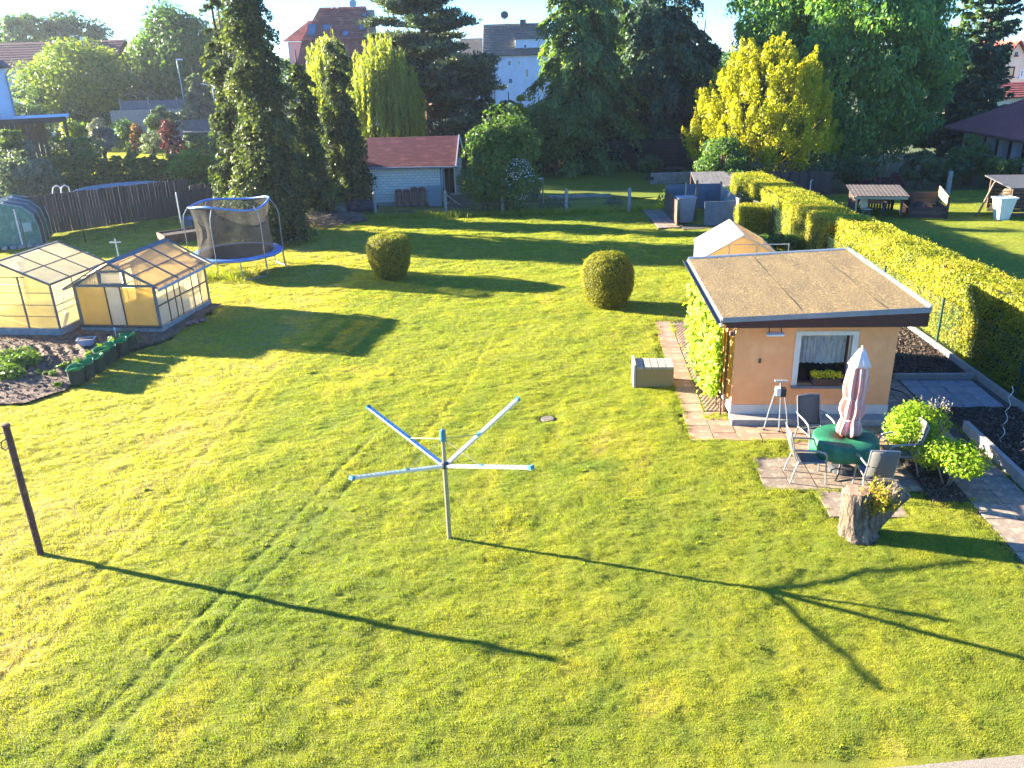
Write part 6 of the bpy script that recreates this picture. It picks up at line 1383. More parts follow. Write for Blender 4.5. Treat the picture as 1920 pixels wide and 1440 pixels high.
def broadleaf(name, label, cat, loc, rad, zc, mt, seed, nclump=60, per=260, cr=.9, L=.22, asp=.55, shell=.5, th=None, tr_r=.22, tmat=None, droop=0.0, group=None, zsq=1.0, up=.3, asym=None):
    """crown of leafy clumps on limbs round an ellipsoid"""
    per = int(per*1.35); L *= 1.1; g_ = np.random.default_rng(seed); t = thing(name, label, cat, loc, 0, group); rad = np.array(rad, float)
    u = sph(g_, nclump*2); u = u[u[:, 2] > -.85][:nclump]; f_ = shell+(1-shell)*g_.uniform(0, 1, (len(u), 1))**.5
    bump = .86+.3*fbm(u[:, 0]*2.3+5, u[:, 1]*2.3+u[:, 2]*2, seed, 2)[:, None]
    cl = u*f_*bump*rad*(1-.0)+[0, 0, zc]
    idx = np.repeat(np.arange(len(cl)), per); n = len(idx); sz = cr*g_.uniform(.55, 1.3, len(cl))
    v = sph(g_, n); rr = g_.uniform(.35, 1, (n, 1))**.5
    C = cl[idx]+v*rr*sz[idx][:, None]*[1, 1, .72*zsq]
    C[:, 2] -= droop*g_.exponential(1, n)
    k = C[:, 2] > .06; C, v, idx = C[k], v[k], idx[k]; n = len(C)
    Dn = v*.6+g_.normal(0, .6, v.shape)+[0, 0, up]+u[idx]*.3
    T = None
    if droop: T = g_.normal(0, .5, v.shape)+[0, 0, -1]
    cv = g_.normal(0, .13, len(cl)); var = np.clip(.42+cv[idx]+g_.normal(0, .18, n), 0, 1)
    foliage('crown', g_, C, Dn, L*g_.uniform(.6, 1.35, n), L*asp*g_.uniform(.7, 1.3, n), mt, t, T, var)
    hh = zc*(.9 if th is None else th); tm = trunk_mb(hh, tr_r, tr_r*.45, g_)
    for i in g_.choice(len(cl), min(9, len(cl)), replace=False):
        b0 = Vector((0, 0, hh*g_.uniform(.4, .95))); b1 = Vector(cl[i]); m_ = b0.lerp(b1, .5)+Vector((0, 0, .12*(b1-b0).length)); tm.tube([b0, m_, b1], [tr_r*.4, tr_r*.28, tr_r*.1], 6)
    tm.build('trunk', tmat or M_trunk, t); return t
def conifer(name, label, cat, loc, h, z0, r0, mt, seed, nb=170, per=85, L=.2, asp=.35, droop=.35, pw=.85, hang=.3, trr=.2, tmat=None, irregular=.25, group=None, tip_up=.0, wid=.16, r1=.1, cone_top=1.0):
    """branches from a trunk, each carrying flat sprays of needles"""
    per = int(per*1.7); L *= 1.2; asp *= 1.25; g_ = np.random.default_rng(seed); t = thing(name, label, cat, loc, 0, group); Cs, Ts, Vs = [], [], []; tm = trunk_mb(h*.96, trr, .03, g_, wob=.03)
    for b in range(nb):
        q = 1-math.sqrt(1-g_.uniform(0, .985)) if cone_top == 1 else g_.uniform(0, .99)
        z = z0+(h-z0)*q; az = g_.uniform(0, 2*math.pi); ln = (r0*(1-q)**pw+r1)*g_.uniform(1-irregular, 1+irregular*.8)*(.72+.56*float(vnoise(np.array([az*1.4+seed]), np.array([z*.55]), seed)[0]))
        m_ = int(per*(.45+.55*ln/r0)); s = g_.uniform(.12, 1, m_)**.75; c_, s_ = math.cos(az), math.sin(az)
        lat = g_.normal(0, wid, m_)*ln*(1.15-s)*1.6+g_.normal(0, .05, m_); dz = -droop*ln*s**1.6+tip_up*ln*s**3-np.abs(g_.normal(0, hang, m_))*(.3+.7*s)*min(1, ln/1.2)
        P = np.stack([c_*s*ln-s_*lat, s_*s*ln+c_*lat, z+dz], 1); Cs.append(P)
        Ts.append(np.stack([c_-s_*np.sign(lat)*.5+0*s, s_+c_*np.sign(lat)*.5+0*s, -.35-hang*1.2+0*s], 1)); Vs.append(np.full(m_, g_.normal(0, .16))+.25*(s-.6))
        if b % 4 == 0: tm.tube([(0, 0, z), (c_*ln*.55, s_*ln*.55, z-droop*ln*.3), (c_*ln*.9, s_*ln*.9, z-droop*ln*.85)], [trr*.22*(1-q)+.012, .014, .006], 5)
    C = np.concatenate(Cs); T = np.concatenate(Ts); V = np.concatenate(Vs); k = C[:, 2] > .1; C, T, V = C[k], T[k], V[k]; n = len(C)
    Dn = g_.normal(0, .6, C.shape)+[0, 0, .8]; Dn[:, :2] += C[:, :2]*.3
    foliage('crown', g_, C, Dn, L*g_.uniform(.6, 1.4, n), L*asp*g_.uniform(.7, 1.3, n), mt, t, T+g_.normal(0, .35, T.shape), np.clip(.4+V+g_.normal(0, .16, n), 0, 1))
    tm.build('trunk', tmat or M_trunk, t); return t
def px(uL, uR, vT, Y, vB=None):
    a, b = atY(uL, (vT+(vB or vT))/2, Y), atY(uR, (vT+(vB or vT))/2, Y); return (a.x+b.x)/2, abs(b.x-a.x)/2, atY((uL+uR)/2, vT, Y).z, (atY((uL+uR)/2, vB, Y).z if vB else 0)
def bl_box(name, label, cat, uL, uR, vT, vB, Y, mt, seed, grounded=True, depth=1.0, **kw):
    x, r, zt_, zb_ = px(uL, uR, vT, Y, vB); zb_ = (.1 if cat in ('bush', 'shrub') else max(zb_, .15)) if grounded else zb_; zc = (zt_+zb_)/2; rz_ = (zt_-zb_)/2
    kw.setdefault('cr', min(r, rz_)*.46); return broadleaf(name, label, cat, (x, Y, 0), (r*.9, r*.9*depth, rz_*.92), zc, mt, seed, **kw)
# ivy covered spruces left of the shed
conifer('spruce_tree', 'tallest ivy covered spruce directly behind the trampoline', 'tree', (-10.6, 37.9, 0), 15.5, .4, 1.35, M_ivy, 201, 460, 95, .125, .62, .45, .7, .30, .24, M_trunk, .32, wid=.2, r1=.25)
conifer('spruce_tree', 'thin spruce with bare brown top at the left of the ivy covered group', 'tree', (-12.9, 40.6, 0), 12.0, 1.0, .6, M_ivy, 202, 240, 55, .125, .5, .25, .5, .22, .17, M_trunk, .35, r1=.35)
conifer('spruce_tree', 'middle ivy covered spruce of the group with rounded top', 'tree', (-10.0, 43.2, 0), 8.6, .9, .75, M_ivy, 203, 260, 80, .135, .6, .45, .55, .28, .2, M_redtrunk, .3, wid=.2, r1=.3)
conifer('spruce_tree', 'slim dark spruce with reddish trunk next to the white shed', 'tree', (-8.75, 46.2, 0), 9.7, 1.3, 1.15, M_ivy, 204, 280, 80, .135, .5, .5, .6, .3, .22, M_redtrunk, .25, r1=.25)
bl_box('undergrowth_bush', 'ivy bush at the foot of the spruces beside the trampoline net', 'bush', 425, 520, 330, 450, 39.5, M_elder, 205, nclump=26, per=150, L=.17)
bl_box('undergrowth_bush', 'dark bush between the spruce trunks and the brush pile', 'bush', 540, 640, 330, 425, 44.6, M_mid, 206, nclump=22, per=130, L=.17)
# bare dead twigs of the thin spruce top
dg = np.random.default_rng(9); dt = thing('dead_spruce', 'dead brown bare branched spruce top beside the tall ivy spruce', 'tree', (-13.0, 41.6, 0)); db_ = MB().tube([(0, 0, 0), (0, 0, 13)], [.14, .03], 7)
for k in range(70):
    z = 8.2+4.6*k/70; a = dg.uniform(0, 6.28); l_ = (1.15-.8*(z-8.2)/4.8)*dg.uniform(.6, 1.1); db_.tube([(0, 0, z), (math.cos(a)*l_*.6, math.sin(a)*l_*.6, z-.1), (math.cos(a)*l_, math.sin(a)*l_, z-.32)], [.022, .016, .006], 5)
db_.build('trunk', M_twig, dt)
# weeping willow
def willow(loc, rad, zc, seed, label):
    g_ = np.random.default_rng(seed); t = thing('willow_tree', label, 'tree', loc); Cs, Vs = [], []; ns = 460
    for k in range(ns):
        u = sph(g_, 1)[0]; u[2] = abs(u[2])*.95; f_ = g_.uniform(.7, 1.05)*(.85+.35*vnoise(np.array([math.atan2(u[1], u[0])*2.2]), np.array([u[2]*3]), 3)[0]); p = u*np.array(rad)*f_+[0, 0, zc]
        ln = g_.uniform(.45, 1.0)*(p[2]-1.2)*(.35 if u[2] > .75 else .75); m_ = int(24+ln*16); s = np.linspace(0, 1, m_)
        P = np.stack([p[0]*(1+.10*s)+g_.normal(0, .05, m_), p[1]*(1+.10*s)+g_.normal(0, .05, m_), p[2]-ln*s], 1); Cs.append(P); Vs.append(np.full(m_, g_.normal(0, .2))+.15*u[2])
    C = np.concatenate(Cs); V = np.concatenate(Vs); n = len(C)
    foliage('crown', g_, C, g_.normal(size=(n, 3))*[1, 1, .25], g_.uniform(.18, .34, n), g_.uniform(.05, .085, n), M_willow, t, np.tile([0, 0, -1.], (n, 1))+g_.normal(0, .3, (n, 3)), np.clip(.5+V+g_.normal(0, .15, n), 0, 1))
    tm = trunk_mb(zc+.5, .3, .1, g_)
    for k in range(12):
        a = k*.55; tm.tube([(0, 0, zc*.7), (math.cos(a)*rad[0]*.4, math.sin(a)*rad[1]*.4, zc+rad[2]*.5), (math.cos(a)*rad[0]*.75, math.sin(a)*rad[1]*.75, zc+rad[2]*.45)], [.12, .07, .02], 6)
    tm.build('trunk', M_trunk, t); return t
x, r, zt_, _ = px(640, 778, 66, 57); willow((x, 57, 0), (r, r*.9, 4.4), zt_-4.2, 211, 'yellow green weeping willow behind the white shed')
x, r, zt_, _ = px(572, 652, 64, 60); willow((x, 60, 0), (r*1.2, r*1.2, 3.6), zt_-3.5, 212, 'smaller yellow willow showing between the ivy covered spruces')
# pine
def pine(loc, h, seed, label, spread, z0):
    g_ = np.random.default_rng(seed); t = thing('pine_tree', label, 'tree', loc); Cs, Ds, Ts, Vs = [], [], [], []; tm = trunk_mb(h, .34, .06, g_, wob=.08)
    for b in range(165):
        q = g_.uniform(0, 1); z = z0+(h-z0)*q; az = g_.uniform(0, 6.283); ln = spread*(1-.75*q**1.6)*g_.uniform(.45, 1.1); c_, s_ = math.cos(az), math.sin(az); ris = .16*ln
        tm.tube([(0, 0, z), (c_*ln*.5, s_*ln*.5, z+ris*.2), (c_*ln*.95, s_*ln*.95, z+ris)], [.10*(1-q)+.03, .05, .015], 5)
        for j in range(max(3, int(ln*3.6))):
            f_ = g_.uniform(.35, 1.02); p = np.array([c_*ln*f_, s_*ln*f_, z+ris*f_])+g_.normal(0, .28, 3)*[1, 1, .35]; m_ = 85
            v = sph(g_, m_); v[:, 2] *= .6; Cs.append(p+v*g_.uniform(.25, 1, (m_, 1))*[.8, .8, .46]); Ts.append(v+[0, 0, .5]); Vs.append(np.full(m_, g_.normal(0, .22)))
    C = np.concatenate(Cs); T = np.concatenate(Ts); V = np.concatenate(Vs); n = len(C)
    foliage('crown', g_, C, g_.normal(size=(n, 3)), g_.uniform(.24, .44, n), g_.uniform(.075, .135, n), M_pine, t, T, np.clip(.4+V+g_.normal(0, .15, n), 0, 1)); tm.build('trunk', M_redtrunk, t)
pine((atY(803, 200, 61).x, 61, 0), 15.5, 221, 'big grey green pine with layered branches behind the white shed', 5.2, 1.6)
conifer('fir_tree', 'small dark fir in front of the white house beside the pine', 'tree', (atY(905, 250, 63).x, 63, 0), atY(905, 122, 63).z, .6, 2.3, M_spruce, 222, 190, 70, .24, .4, .45, .75, .25, .18)
conifer('fir_tree', 'dark rounded conifer between pine and leafy elder bush', 'tree', (atY(868, 250, 58).x, 58, 0), atY(868, 175, 58).z, .4, 2.0, M_spruce, 223, 150, 70, .22, .4, .5, .5, .25, .18)
conifer('fir_tree', 'dark conifer filling the gap left of the big light spruce', 'tree', (atY(955, 250, 62).x, 62, 0), atY(955, 165, 62).z, .3, 2.1, M_spruce, 224, 150, 70, .22, .4, .5, .5, .25, .18)
# large spruces in the centre
conifer('spruce_tree', 'huge drooping spruce with sunlit light green left side, centre of the picture', 'tree', (atY(1092, 200, 61).x, 61, 0), 17.5, 1.9, 4.5, M_spruceL, 231, 230, 210, .25, .42, .55, .62, .42, .36, None, .35, wid=.12)
conifer('spruce_tree', 'huge dark blue green spruce behind the golden tree, right of the light spruce', 'tree', (atY(1238, 200, 64).x, 64, 0), 18.5, 2.2, 4.2, M_spruce, 232, 220, 210, .26, .42, .45, .55, .45, .36, None, .35, wid=.12)
conifer('spruce_tree', 'dark spruce half hidden behind the two huge spruces', 'tree', (atY(1160, 200, 69).x, 69, 0), 16.5, 1.5, 4.2, M_spruce, 233, 240, 80, .3, .42, .5, .6, .5, .3)
conifer('spruce_tree', 'bluish spruce just left of the walnut crown', 'tree', (atY(1315, 200, 68).x, 68, 0), atY(1315, 25, 68).z, 1.0, 2.6, M_spruce, 234, 200, 75, .28, .42, .4, .7, .4, .26)
bl_box('gnarled_tree', 'small gnarled tree with bent pale trunk under the light spruce', 'tree', 975, 1112, 185, 300, 57.5, M_mid, 235, grounded=False, nclump=44, per=190, L=.22, tr_r=.2)
bl_box('leafy_bush', 'bright yellow green leafy shoots beside the light spruce', 'bush', 958, 1000, 165, 300, 55, M_yg, 236, nclump=16, per=90, L=.2)
bl_box('leafy_bush', 'sunlit olive bushes under the dark spruces', 'bush', 1120, 1200, 220, 290, 70, M_yg, 237, nclump=20, per=120, L=.26)
bl_box('leafy_bush', 'sunlit yellowish undergrowth behind the picnic bench', 'bush', 1205, 1320, 225, 305, 68, M_yg, 238, nclump=24, per=120, L=.26)
bl_box('dark_bush', 'rounded dark bush at the end of the black board fence', 'bush', 1195, 1240, 288, 340, 54, M_darkl, 239, nclump=18, per=140, L=.18)
# elder, dark bush and white flowering bush
bl_box('elder_bush', 'tall light green elder bush right of the white shed', 'bush', 880, 1012, 212, 395, 45.2, M_elder, 241, nclump=64, per=210, L=.17, shell=.4)
bl_box('leafy_bush', 'mid green bush hiding the right corner of the white shed', 'bush', 866, 948, 285, 400, 44.2, M_mid, 242, nclump=42, per=200, L=.16)
wb_ = bl_box('flowering_bush', 'dense bush covered in small white blossoms by the concrete posts', 'bush', 930, 1008, 298, 402, 43.9, M_mid, 243, nclump=42, per=190, L=.15)
gq = np.random.default_rng(6); n = 900; u = sph(gq, n); u = u[u[:, 1] < .3]; foliage('blossoms', gq, u*[1.0, 1.0, 1.35]*gq.uniform(.85, 1.05, (len(u), 1))+[0, 0, 1.45], u+gq.normal(0, .3, u.shape), .085, .08, M_whitefl, wb_)
for k, (uu, hh) in enumerate(((915, 205), (925, 195), (938, 190))):
    q = atY(uu, 260, 45); tw = thing('bean_pole', 'thin bare pole sticking out above the elder bush', 'pole', (q.x, 45, 0), 0, 'thin poles in the elder bush'); MB().tube([(0, 0, 0), (-.2, 0, atY(uu, hh, 45).z)], .018, 5).build('pole', M_twig, tw)
# golden tree: upright plumes
def golden(loc, R_, H_, seed):
    g_ = np.random.default_rng(seed); t = thing('golden_tree', 'golden yellow shrubby tree with upright plumes before the walnut', 'tree', loc); Cs, Ds, Ts, Vs = [], [], [], []; tm = trunk_mb(H_*.5, .25, .12, g_)
    for k in range(430):
        a = g_.uniform(0, 6.283); q = g_.uniform(.03, 1)**.8; env = R_*math.sqrt(max(.03, 1-(q*.97)**2.2))*(.78+.22*min(1, q*3)); rr = env*g_.uniform(.55, 1.02)
        base = np.array([math.cos(a)*rr, math.sin(a)*rr, .25+(H_-1.2)*q*g_.uniform(.9, 1.02)]); up = np.array([math.cos(a)*.42*(1-q*.6), math.sin(a)*.32*(1-q*.6), 1.0]); up /= np.linalg.norm(up); ln = g_.uniform(.7, 1.45); m_ = 125
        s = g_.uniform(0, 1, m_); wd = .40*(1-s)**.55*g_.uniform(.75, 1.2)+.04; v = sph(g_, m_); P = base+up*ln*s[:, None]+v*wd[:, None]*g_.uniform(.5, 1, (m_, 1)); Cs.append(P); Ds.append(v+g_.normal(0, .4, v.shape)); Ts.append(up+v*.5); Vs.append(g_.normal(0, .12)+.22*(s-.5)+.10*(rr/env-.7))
        if k % 6 == 0: tm.tube([(0, 0, H_*.15), tuple(base*.6+[0, 0, .1]), tuple(base)], [.08, .05, .02], 5)
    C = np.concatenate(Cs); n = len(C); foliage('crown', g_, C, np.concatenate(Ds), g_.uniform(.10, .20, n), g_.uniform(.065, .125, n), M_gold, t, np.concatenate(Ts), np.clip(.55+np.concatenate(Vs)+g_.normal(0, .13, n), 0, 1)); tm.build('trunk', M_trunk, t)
x, r, zt_, _ = px(1300, 1575, 78, 50); golden((x+.2, 50, 0), r*1.05, zt_, 251)
bl_box('dark_bush', 'dark green bush at the foot of the golden tree', 'bush', 1312, 1398, 255, 348, 46.5, M_mid, 252, nclump=30, per=170, L=.17)
# walnut and conifers on the right
broadleaf('walnut_tree', 'huge broad walnut tree filling the upper right', 'tree', (atY(1578, 200, 56).x, 56, 0), (5.9, 5.3, 6.9), 6.9, M_walnut, 261, 270, 210, 1.2, .31, .42, .5, .7, .42, None, .12)
broadleaf('walnut_tree', 'second green crown leaning left above the golden tree', 'tree', (atY(1465, 60, 60).x, 60, 0), (3.6, 3.4, 3.4), 9.8, M_walnut, 262, 62, 180, .9, .3, .42, .4, .85, .26, None, .12)
conifer('cypress_tree', 'tall dark cypress like conifer against the sky at right', 'tree', (atY(1838, 150, 60).x, 60, 0), 14.5, .5, 1.9, M_spruce, 263, 300, 80, .24, .45, .12, .35, .12, .26, None, .2, tip_up=.25)
conifer('cypress_tree', 'dark conifer between walnut and tall cypress with lit top', 'tree', (atY(1785, 150, 62).x, 62, 0), 12.2, .5, 1.6, M_spruceL, 264, 230, 70, .24, .45, .2, .4, .2, .24, None, .3, tip_up=.2)
bl_box('leafy_bush', 'green bush with pale flowers before the pavilion wall', 'bush', 1785, 1852, 262, 345, 48.5, M_mid, 265, nclump=26, per=170, L=.18)
bl_box('leafy_bush', 'green shrub under the pavilion eaves at the right edge', 'bush', 1850, 1905, 290, 335, 46.5, M_mid, 266, nclump=18, per=130, L=.16)
for k, (a, b_, c, d, lab) in enumerate(((1500, 1570, 285, 360, 'dark shrub filling the shade left below the walnut'), (1575, 1640, 290, 362, 'dark shrub under the walnut above the lean to roof'), (1690, 1760, 285, 385, 'dark shrub under the walnut left of the concrete post'), (1750, 1815, 300, 385, 'dark shrub beside the single concrete post'))): bl_box('dark_bush', lab, 'bush', a, b_, c, d, 47.5+k*.2, M_darkl, 270+k, nclump=24, per=150, L=.2)
bl_box('purple_shrub', 'dark purple leaved shrub just above the corrugated lean to', 'shrub', 1615, 1660, 332, 365, 44.8, M_purple, 275, nclump=14, per=110, L=.14)
bl_box('purple_shrub', 'reddish purple shrub right of its darker neighbour', 'shrub', 1658, 1696, 325, 362, 45.2, M_purple, 276, nclump=14, per=110, L=.14)
conifer('young_fir', 'young pale green fir standing at the reddish plank fence', 'tree', (atY(1418, 330, 45.5).x, 45.5, 0), atY(1418, 293, 45.5).z, .2, 1.0, M_fir, 277, 60, 40, .16, .35, .1, .8, .08, .06)
plant('currant_bush', 'small round green bush in the shaded back lawn', 'bush', (atY(1262, 360, 44.2).x, 44.2, 0), .9, .95, 500, .16, M_mid, 278, aspect=.7)
plant('currant_bush', 'low green shrub beside the last concrete post', 'bush', (atY(1150, 375, 44.5).x, 44.5, 0), .6, .5, 260, .16, M_darkl, 279, aspect=.7)
plant('currant_bush', 'low leafy bed plants behind the wire fence near the gate', 'bush', (atY(1040, 385, 44.3).x, 44.3, 0), .9, .55, 380, .17, M_darkl, 280, aspect=.7)
# left garden: near bush, thuja hedge row, shrubs
bl_box('leafy_bush', 'pale green broad bush behind the polytunnel at the left edge', 'bush', -25, 102, 285, 395, 49, M_greyl, 301, nclump=46, per=200, L=.2)
bl_box('leafy_bush', 'taller pale green shrub rising at the extreme left', 'bush', -5, 52, 228, 330, 50, M_elder, 302, nclump=30, per=150, L=.2)
bl_box('leafy_bush', 'pale green shrub peak beside the broad left bush', 'bush', 38, 82, 250, 330, 49.6, M_greyl, 303, nclump=20, per=130, L=.19)
th0 = None
for k in range(33):
    u = 92+10.6*k; Y = 55.5-.02*k; q = atY(u, 330, Y)
    hgt_ = atY(u, 293+6*math.sin(k*1.9)+4*math.sin(k*.7), Y).z
    if th0 is None:
        th0 = conifer('thuja', 'pointed thuja bush in the dense hedge row behind the plank fence', 'thuja', (q.x, Y, 0), 3.0, .1, .42, M_thuja, 311, 60, 26, .2, .4, -.2, .4, .05, .05, None, .2, 'thuja bushes of the hedge row', r1=.1, cone_top=0); ht0 = 3.0
        th0.scale = (1, 1, hgt_/ht0)
    else: dup(th0, (q.x, Y+.25*math.sin(k*2.3), 0), k*1.7, scale=(1.05, 1.05, hgt_/ht0))
bl_box('bright_shrub', 'bright yellow green shrub in front of the thuja row', 'shrub', 318, 412, 285, 352, 50.5, M_yg, 321, nclump=34, per=130, L=.19)
bl_box('bright_shrub', 'narrow bright green shrub tip above the thuja row', 'shrub', 338, 356, 272, 320, 52.5, M_yg, 322, nclump=12, per=70, L=.16)
bl_box('orange_shrub', 'orange brown leaved shrub before the thuja row', 'shrub', 296, 345, 308, 345, 50.2, M_oran, 323, nclump=20, per=90, L=.17)
bl_box('bright_shrub', 'bright shrub continuing the row towards the tall spruce', 'shrub', 395, 445, 318, 360, 48.5, M_yg, 324, nclump=18, per=100, L=.18)
# back left garden
bl_box('round_tree', 'big round yellow green tree before the long red roofed building', 'tree', 50, 254, 80, 240, 96, M_yg, 331, nclump=130, per=170, L=.34, shell=.6, tr_r=.3)
bl_box('dark_bush', 'dark bush between the white house corner and the round tree', 'bush', 18, 82, 165, 232, 88, M_darkl, 332, nclump=30, per=120, L=.3)
bl_box('dark_bush', 'dark green bushes below the round tree', 'bush', 60, 200, 198, 250, 90, M_darkl, 333, nclump=40, per=120, L=.3)
bl_box('lime_tree', 'tall dark leafy tree right of the red roofed building', 'tree', 262, 405, 18, 205, 100, M_mid, 334, nclump=110, per=160, L=.4, shell=.5, tr_r=.35)
bl_box('lime_tree', 'lighter green tree behind the tall ivy covered spruce', 'tree', 382, 470, 28, 180, 108, M_elder, 335, nclump=70, per=130, L=.42)
bl_box('dark_bush', 'dark tree mass between lime tree and ivy covered spruce', 'bush', 395, 470, 110, 240, 92, M_darkl, 336, nclump=50, per=130, L=.34)
bl_box('distant_tree', 'spreading tree showing over the long roof at far left', 'tree', 0, 108, 30, 110, 135, M_mid, 337, grounded=False, nclump=50, per=130, L=.5)
bl_box('distant_tree', 'spreading tree over the long roof, right of two', 'tree', 86, 194, 26, 110, 137, M_darkl, 338, grounded=False, nclump=50, per=130, L=.5)
conifer('blue_fir', 'small pyramidal grey green fir in the back garden', 'tree', (atY(372, 200, 88).x, 88, 0), atY(372, 118, 88).z, .5, 2.6, M_greyl, 339, 150, 55, .32, .4, .3, .8, .2, .12)
bl_box('yellow_shrub', 'yellow shrub beside the pergola post', 'shrub', 114, 172, 220, 268, 70, M_yg, 340, nclump=24, per=110, L=.24)
bl_box('grey_shrub', 'silvery grey small tree behind the thuja row', 'tree', 170, 210, 222, 292, 66, M_grey2, 341, nclump=26, per=120, L=.2)
bl_box('dark_bush', 'dark shrubs in front of the pergola', 'bush', 92, 180, 250, 300, 63, M_mid, 342, nclump=32, per=120, L=.22)
bl_box('dark_bush', 'dark shrub group left of the red leaved shrub', 'bush', 205, 300, 245, 275, 85, M_darkl, 343, nclump=28, per=110, L=.26)
bl_box('red_shrub', 'dark red leaved maple shrub in the back garden', 'shrub', 298, 336, 222, 268, 76, M_redl, 344, nclump=24, per=100, L=.2)
bl_box('orange_shrub', 'round orange flowering shrub on the terrace wall', 'shrub', 236, 264, 226, 246, 82, M_oran, 345, nclump=14, per=80, L=.22)
bl_box('white_shrub', 'low pale grey shrub on the terrace wall', 'shrub', 258, 304, 240, 258, 80, M_greyl, 346, nclump=14, per=60, L=.2)
bl_box('cloud_pine', 'layered ornamental pine beside the red leaved shrub', 'tree', 278, 332, 194, 252, 79, M_fir, 347, grounded=False, nclump=26, per=110, L=.26, zsq=.6)
bl_box('yellow_shrub', 'narrow yellow columnar shrub at the edge of the far lawn', 'shrub', 231, 247, 261, 288, 74, M_yg, 348, nclump=10, per=70, L=.16)
bl_box('dark_bush', 'dark green shrubs below the grey terrace wall', 'bush', 338, 432, 246, 278, 79, M_darkl, 349, nclump=30, per=100, L=.26)
bl_box('leafy_bush', 'green shrub beside the young blue fir', 'bush', 400, 440, 165, 232, 86, M_mid, 350, nclump=26, per=100, L=.28)
bl_box('leafy_bush', 'low pale shrubs over the dark board wall', 'bush', 330, 372, 205, 228, 84, M_greyl, 351, grounded=False, nclump=14, per=80, L=.22)
bl_box('dark_bush', 'long dark hedge mass below the grey hipped building', 'bush', 196, 345, 178, 262, 95, M_darkl, 352, depth=.4, nclump=70, per=120, L=.36, cr=1.3)
bl_box('leafy_bush', 'green shrubs below the long hedge mass beside the terrace', 'bush', 206, 262, 226, 270, 84, M_mid, 353, nclump=26, per=110, L=.26)
tp0 = None
for k, u in enumerate((222, 250, 283, 305, 318, 362, 372, 414, 428)):
    q = at(u, 297); q.y = 66+(k % 3)*2; q.x = atY(u, 290, q.y).x
    if tp0 is None: tp0 = thing('garden_stake', 'thin dark stake at the edge of the far sunlit lawn', 'stake', (q.x, q.y, 0), 0, 'thin stakes before the far lawn'); MB().tube([(0, 0, 0), (0, 0, 1.4)], .035, 5).build('stake', M_shedw, tp0)
    else: dup(tp0, (q.x, q.y, 0))
# far wooded horizon
gF = np.random.default_rng(8); n = 26000; a = gF.uniform(-1, 1, n); X = a*190; Y = 175+gF.uniform(0, 40, n)
hN = 5+5.0*fbm(X*.05, Y*0+3, 5, 4); Z = gF.uniform(0, 1, n)**.7*hN
tag(foliage('distant_wood', gF, np.stack([X, Y, Z], 1), gF.normal(size=(n, 3))+[0, -.5, .5], gF.uniform(.8, 1.8, n), gF.uniform(.6, 1.3, n), M_mid), 'distant wooded skyline beyond the houses', 'wood', kind='stuff')
# ------------------------------------------------------------------ houses beyond the gardens
M_wht = mat('white_wall', (.62, .63, .65), (.54, .55, .57), 1.2, .9); M_crm = mat('cream_wall', (.66, .54, .42), (.6, .49, .38), 1.2, .9); M_tile = mat('red_roof_tile', (.27, .06, .04), (.20, .045, .032), 1.5, .8, .2, 20, rnd=.15, c3=(.32, .085, .055)); M_dtile = mat('dark_red_roof_tile', (.115, .042, .042), (.09, .034, .036), 1.2, .85, rnd=.08)
M_gtile = mat('mossy_grey_tile', (.13, .115, .085), (.095, .085, .068), 1.5, .9, c3=(.165, .14, .09), rnd=.1); M_wfr = mat('white_window_frame', (.68, .68, .66), (.62, .62, .6), 4, .6)
M_bglass = mat('blue_window_pane', (.10, .15, .22), (.07, .11, .17), 2, .12, spec=.7); M_yel = mat('curtained_pane', (.52, .42, .22), (.42, .34, .18), 3, .4)
def courses(parent, p0, p1, q0, q1, n, mt, name='tile_course', th=.09):
    """roof plane from eaves p0-p1 to ridge q0-q1 in n overlapping tile courses"""
    p0, p1, q0, q1 = map(Vector, (p0, p1, q0, q1)); nn = (p1-p0).cross(q0-p0).normalized()
    for k in range(n):
        a, b = k/n, (k+1.12)/n if k < n-1 else 1.0; A, B, C_, D_ = p0.lerp(q0, a), p1.lerp(q1, a), p1.lerp(q1, b), p0.lerp(q0, b); L0 = nn*th; L1 = nn*th*.35
        MB().hexa([A-nn*.05, B-nn*.05, C_-nn*.05, D_-nn*.05, A+L0, B+L0, C_+L1, D_+L1]).build(name, mt, parent)
def win(parent, x0, x1, z0, z1, y=0.0, pane_mt=None, fmt=None, t=.12):
    f = MB(); f.bx(x0, x0+t, y-.06, y+.05, z0, z1).bx(x1-t, x1, y-.06, y+.05, z0, z1).bx(x0+t, x1-t, y-.06, y+.05, z0, z0+t).bx(x0+t, x1-t, y-.06, y+.05, z1-t, z1); o = f.build('window', fmt or M_wfr, parent)
    MB().bx(x0+t, x1-t, y-.02, y+.02, z0+t, z1-t).build('pane', pane_mt or M_bglass, o); MB().bx(x0-.1, x1+.1, y-.14, y+.05, z0-.12, z0-.002).build('sill', fmt or M_wfr, o)
# mansard house
Y0 = 100.; z = lambda u, v, Y=Y0: atY(u, v, Y).z; X = lambda u, v, Y=Y0: atY(u, v, Y).x
MH = thing('mansard_house', 'large house with steep red tiled roof and skylights behind the willow', 'house', (X(605, 60), Y0, 0), R(-1)); ox = X(605, 60)
xl, xr = X(565, 105)-ox, X(690, 105)-ox; el, mid, rg = z(600, 150), z(600, 75), z(620, 9); rl_, rr2 = X(582, 9)-ox, X(672, 11)-ox; xm0, xm1 = X(545, 75)-ox, X(690, 75)-ox
MB().bx(xl+.4, xr-.1, .6, 11, 0, el+.6).build('wall', M_crm, MH)
courses(MH, (xl-1.2, -.3, el), (xr+.4, -.3, el), (xl+.1, 1.0, mid), (xr, 1.0, mid), 8, M_tile); courses(MH, (xl, .8, mid), (xr, .8, mid), (rl_, 4.6, rg), (rr2, 4.6, rg), 13, M_tile)
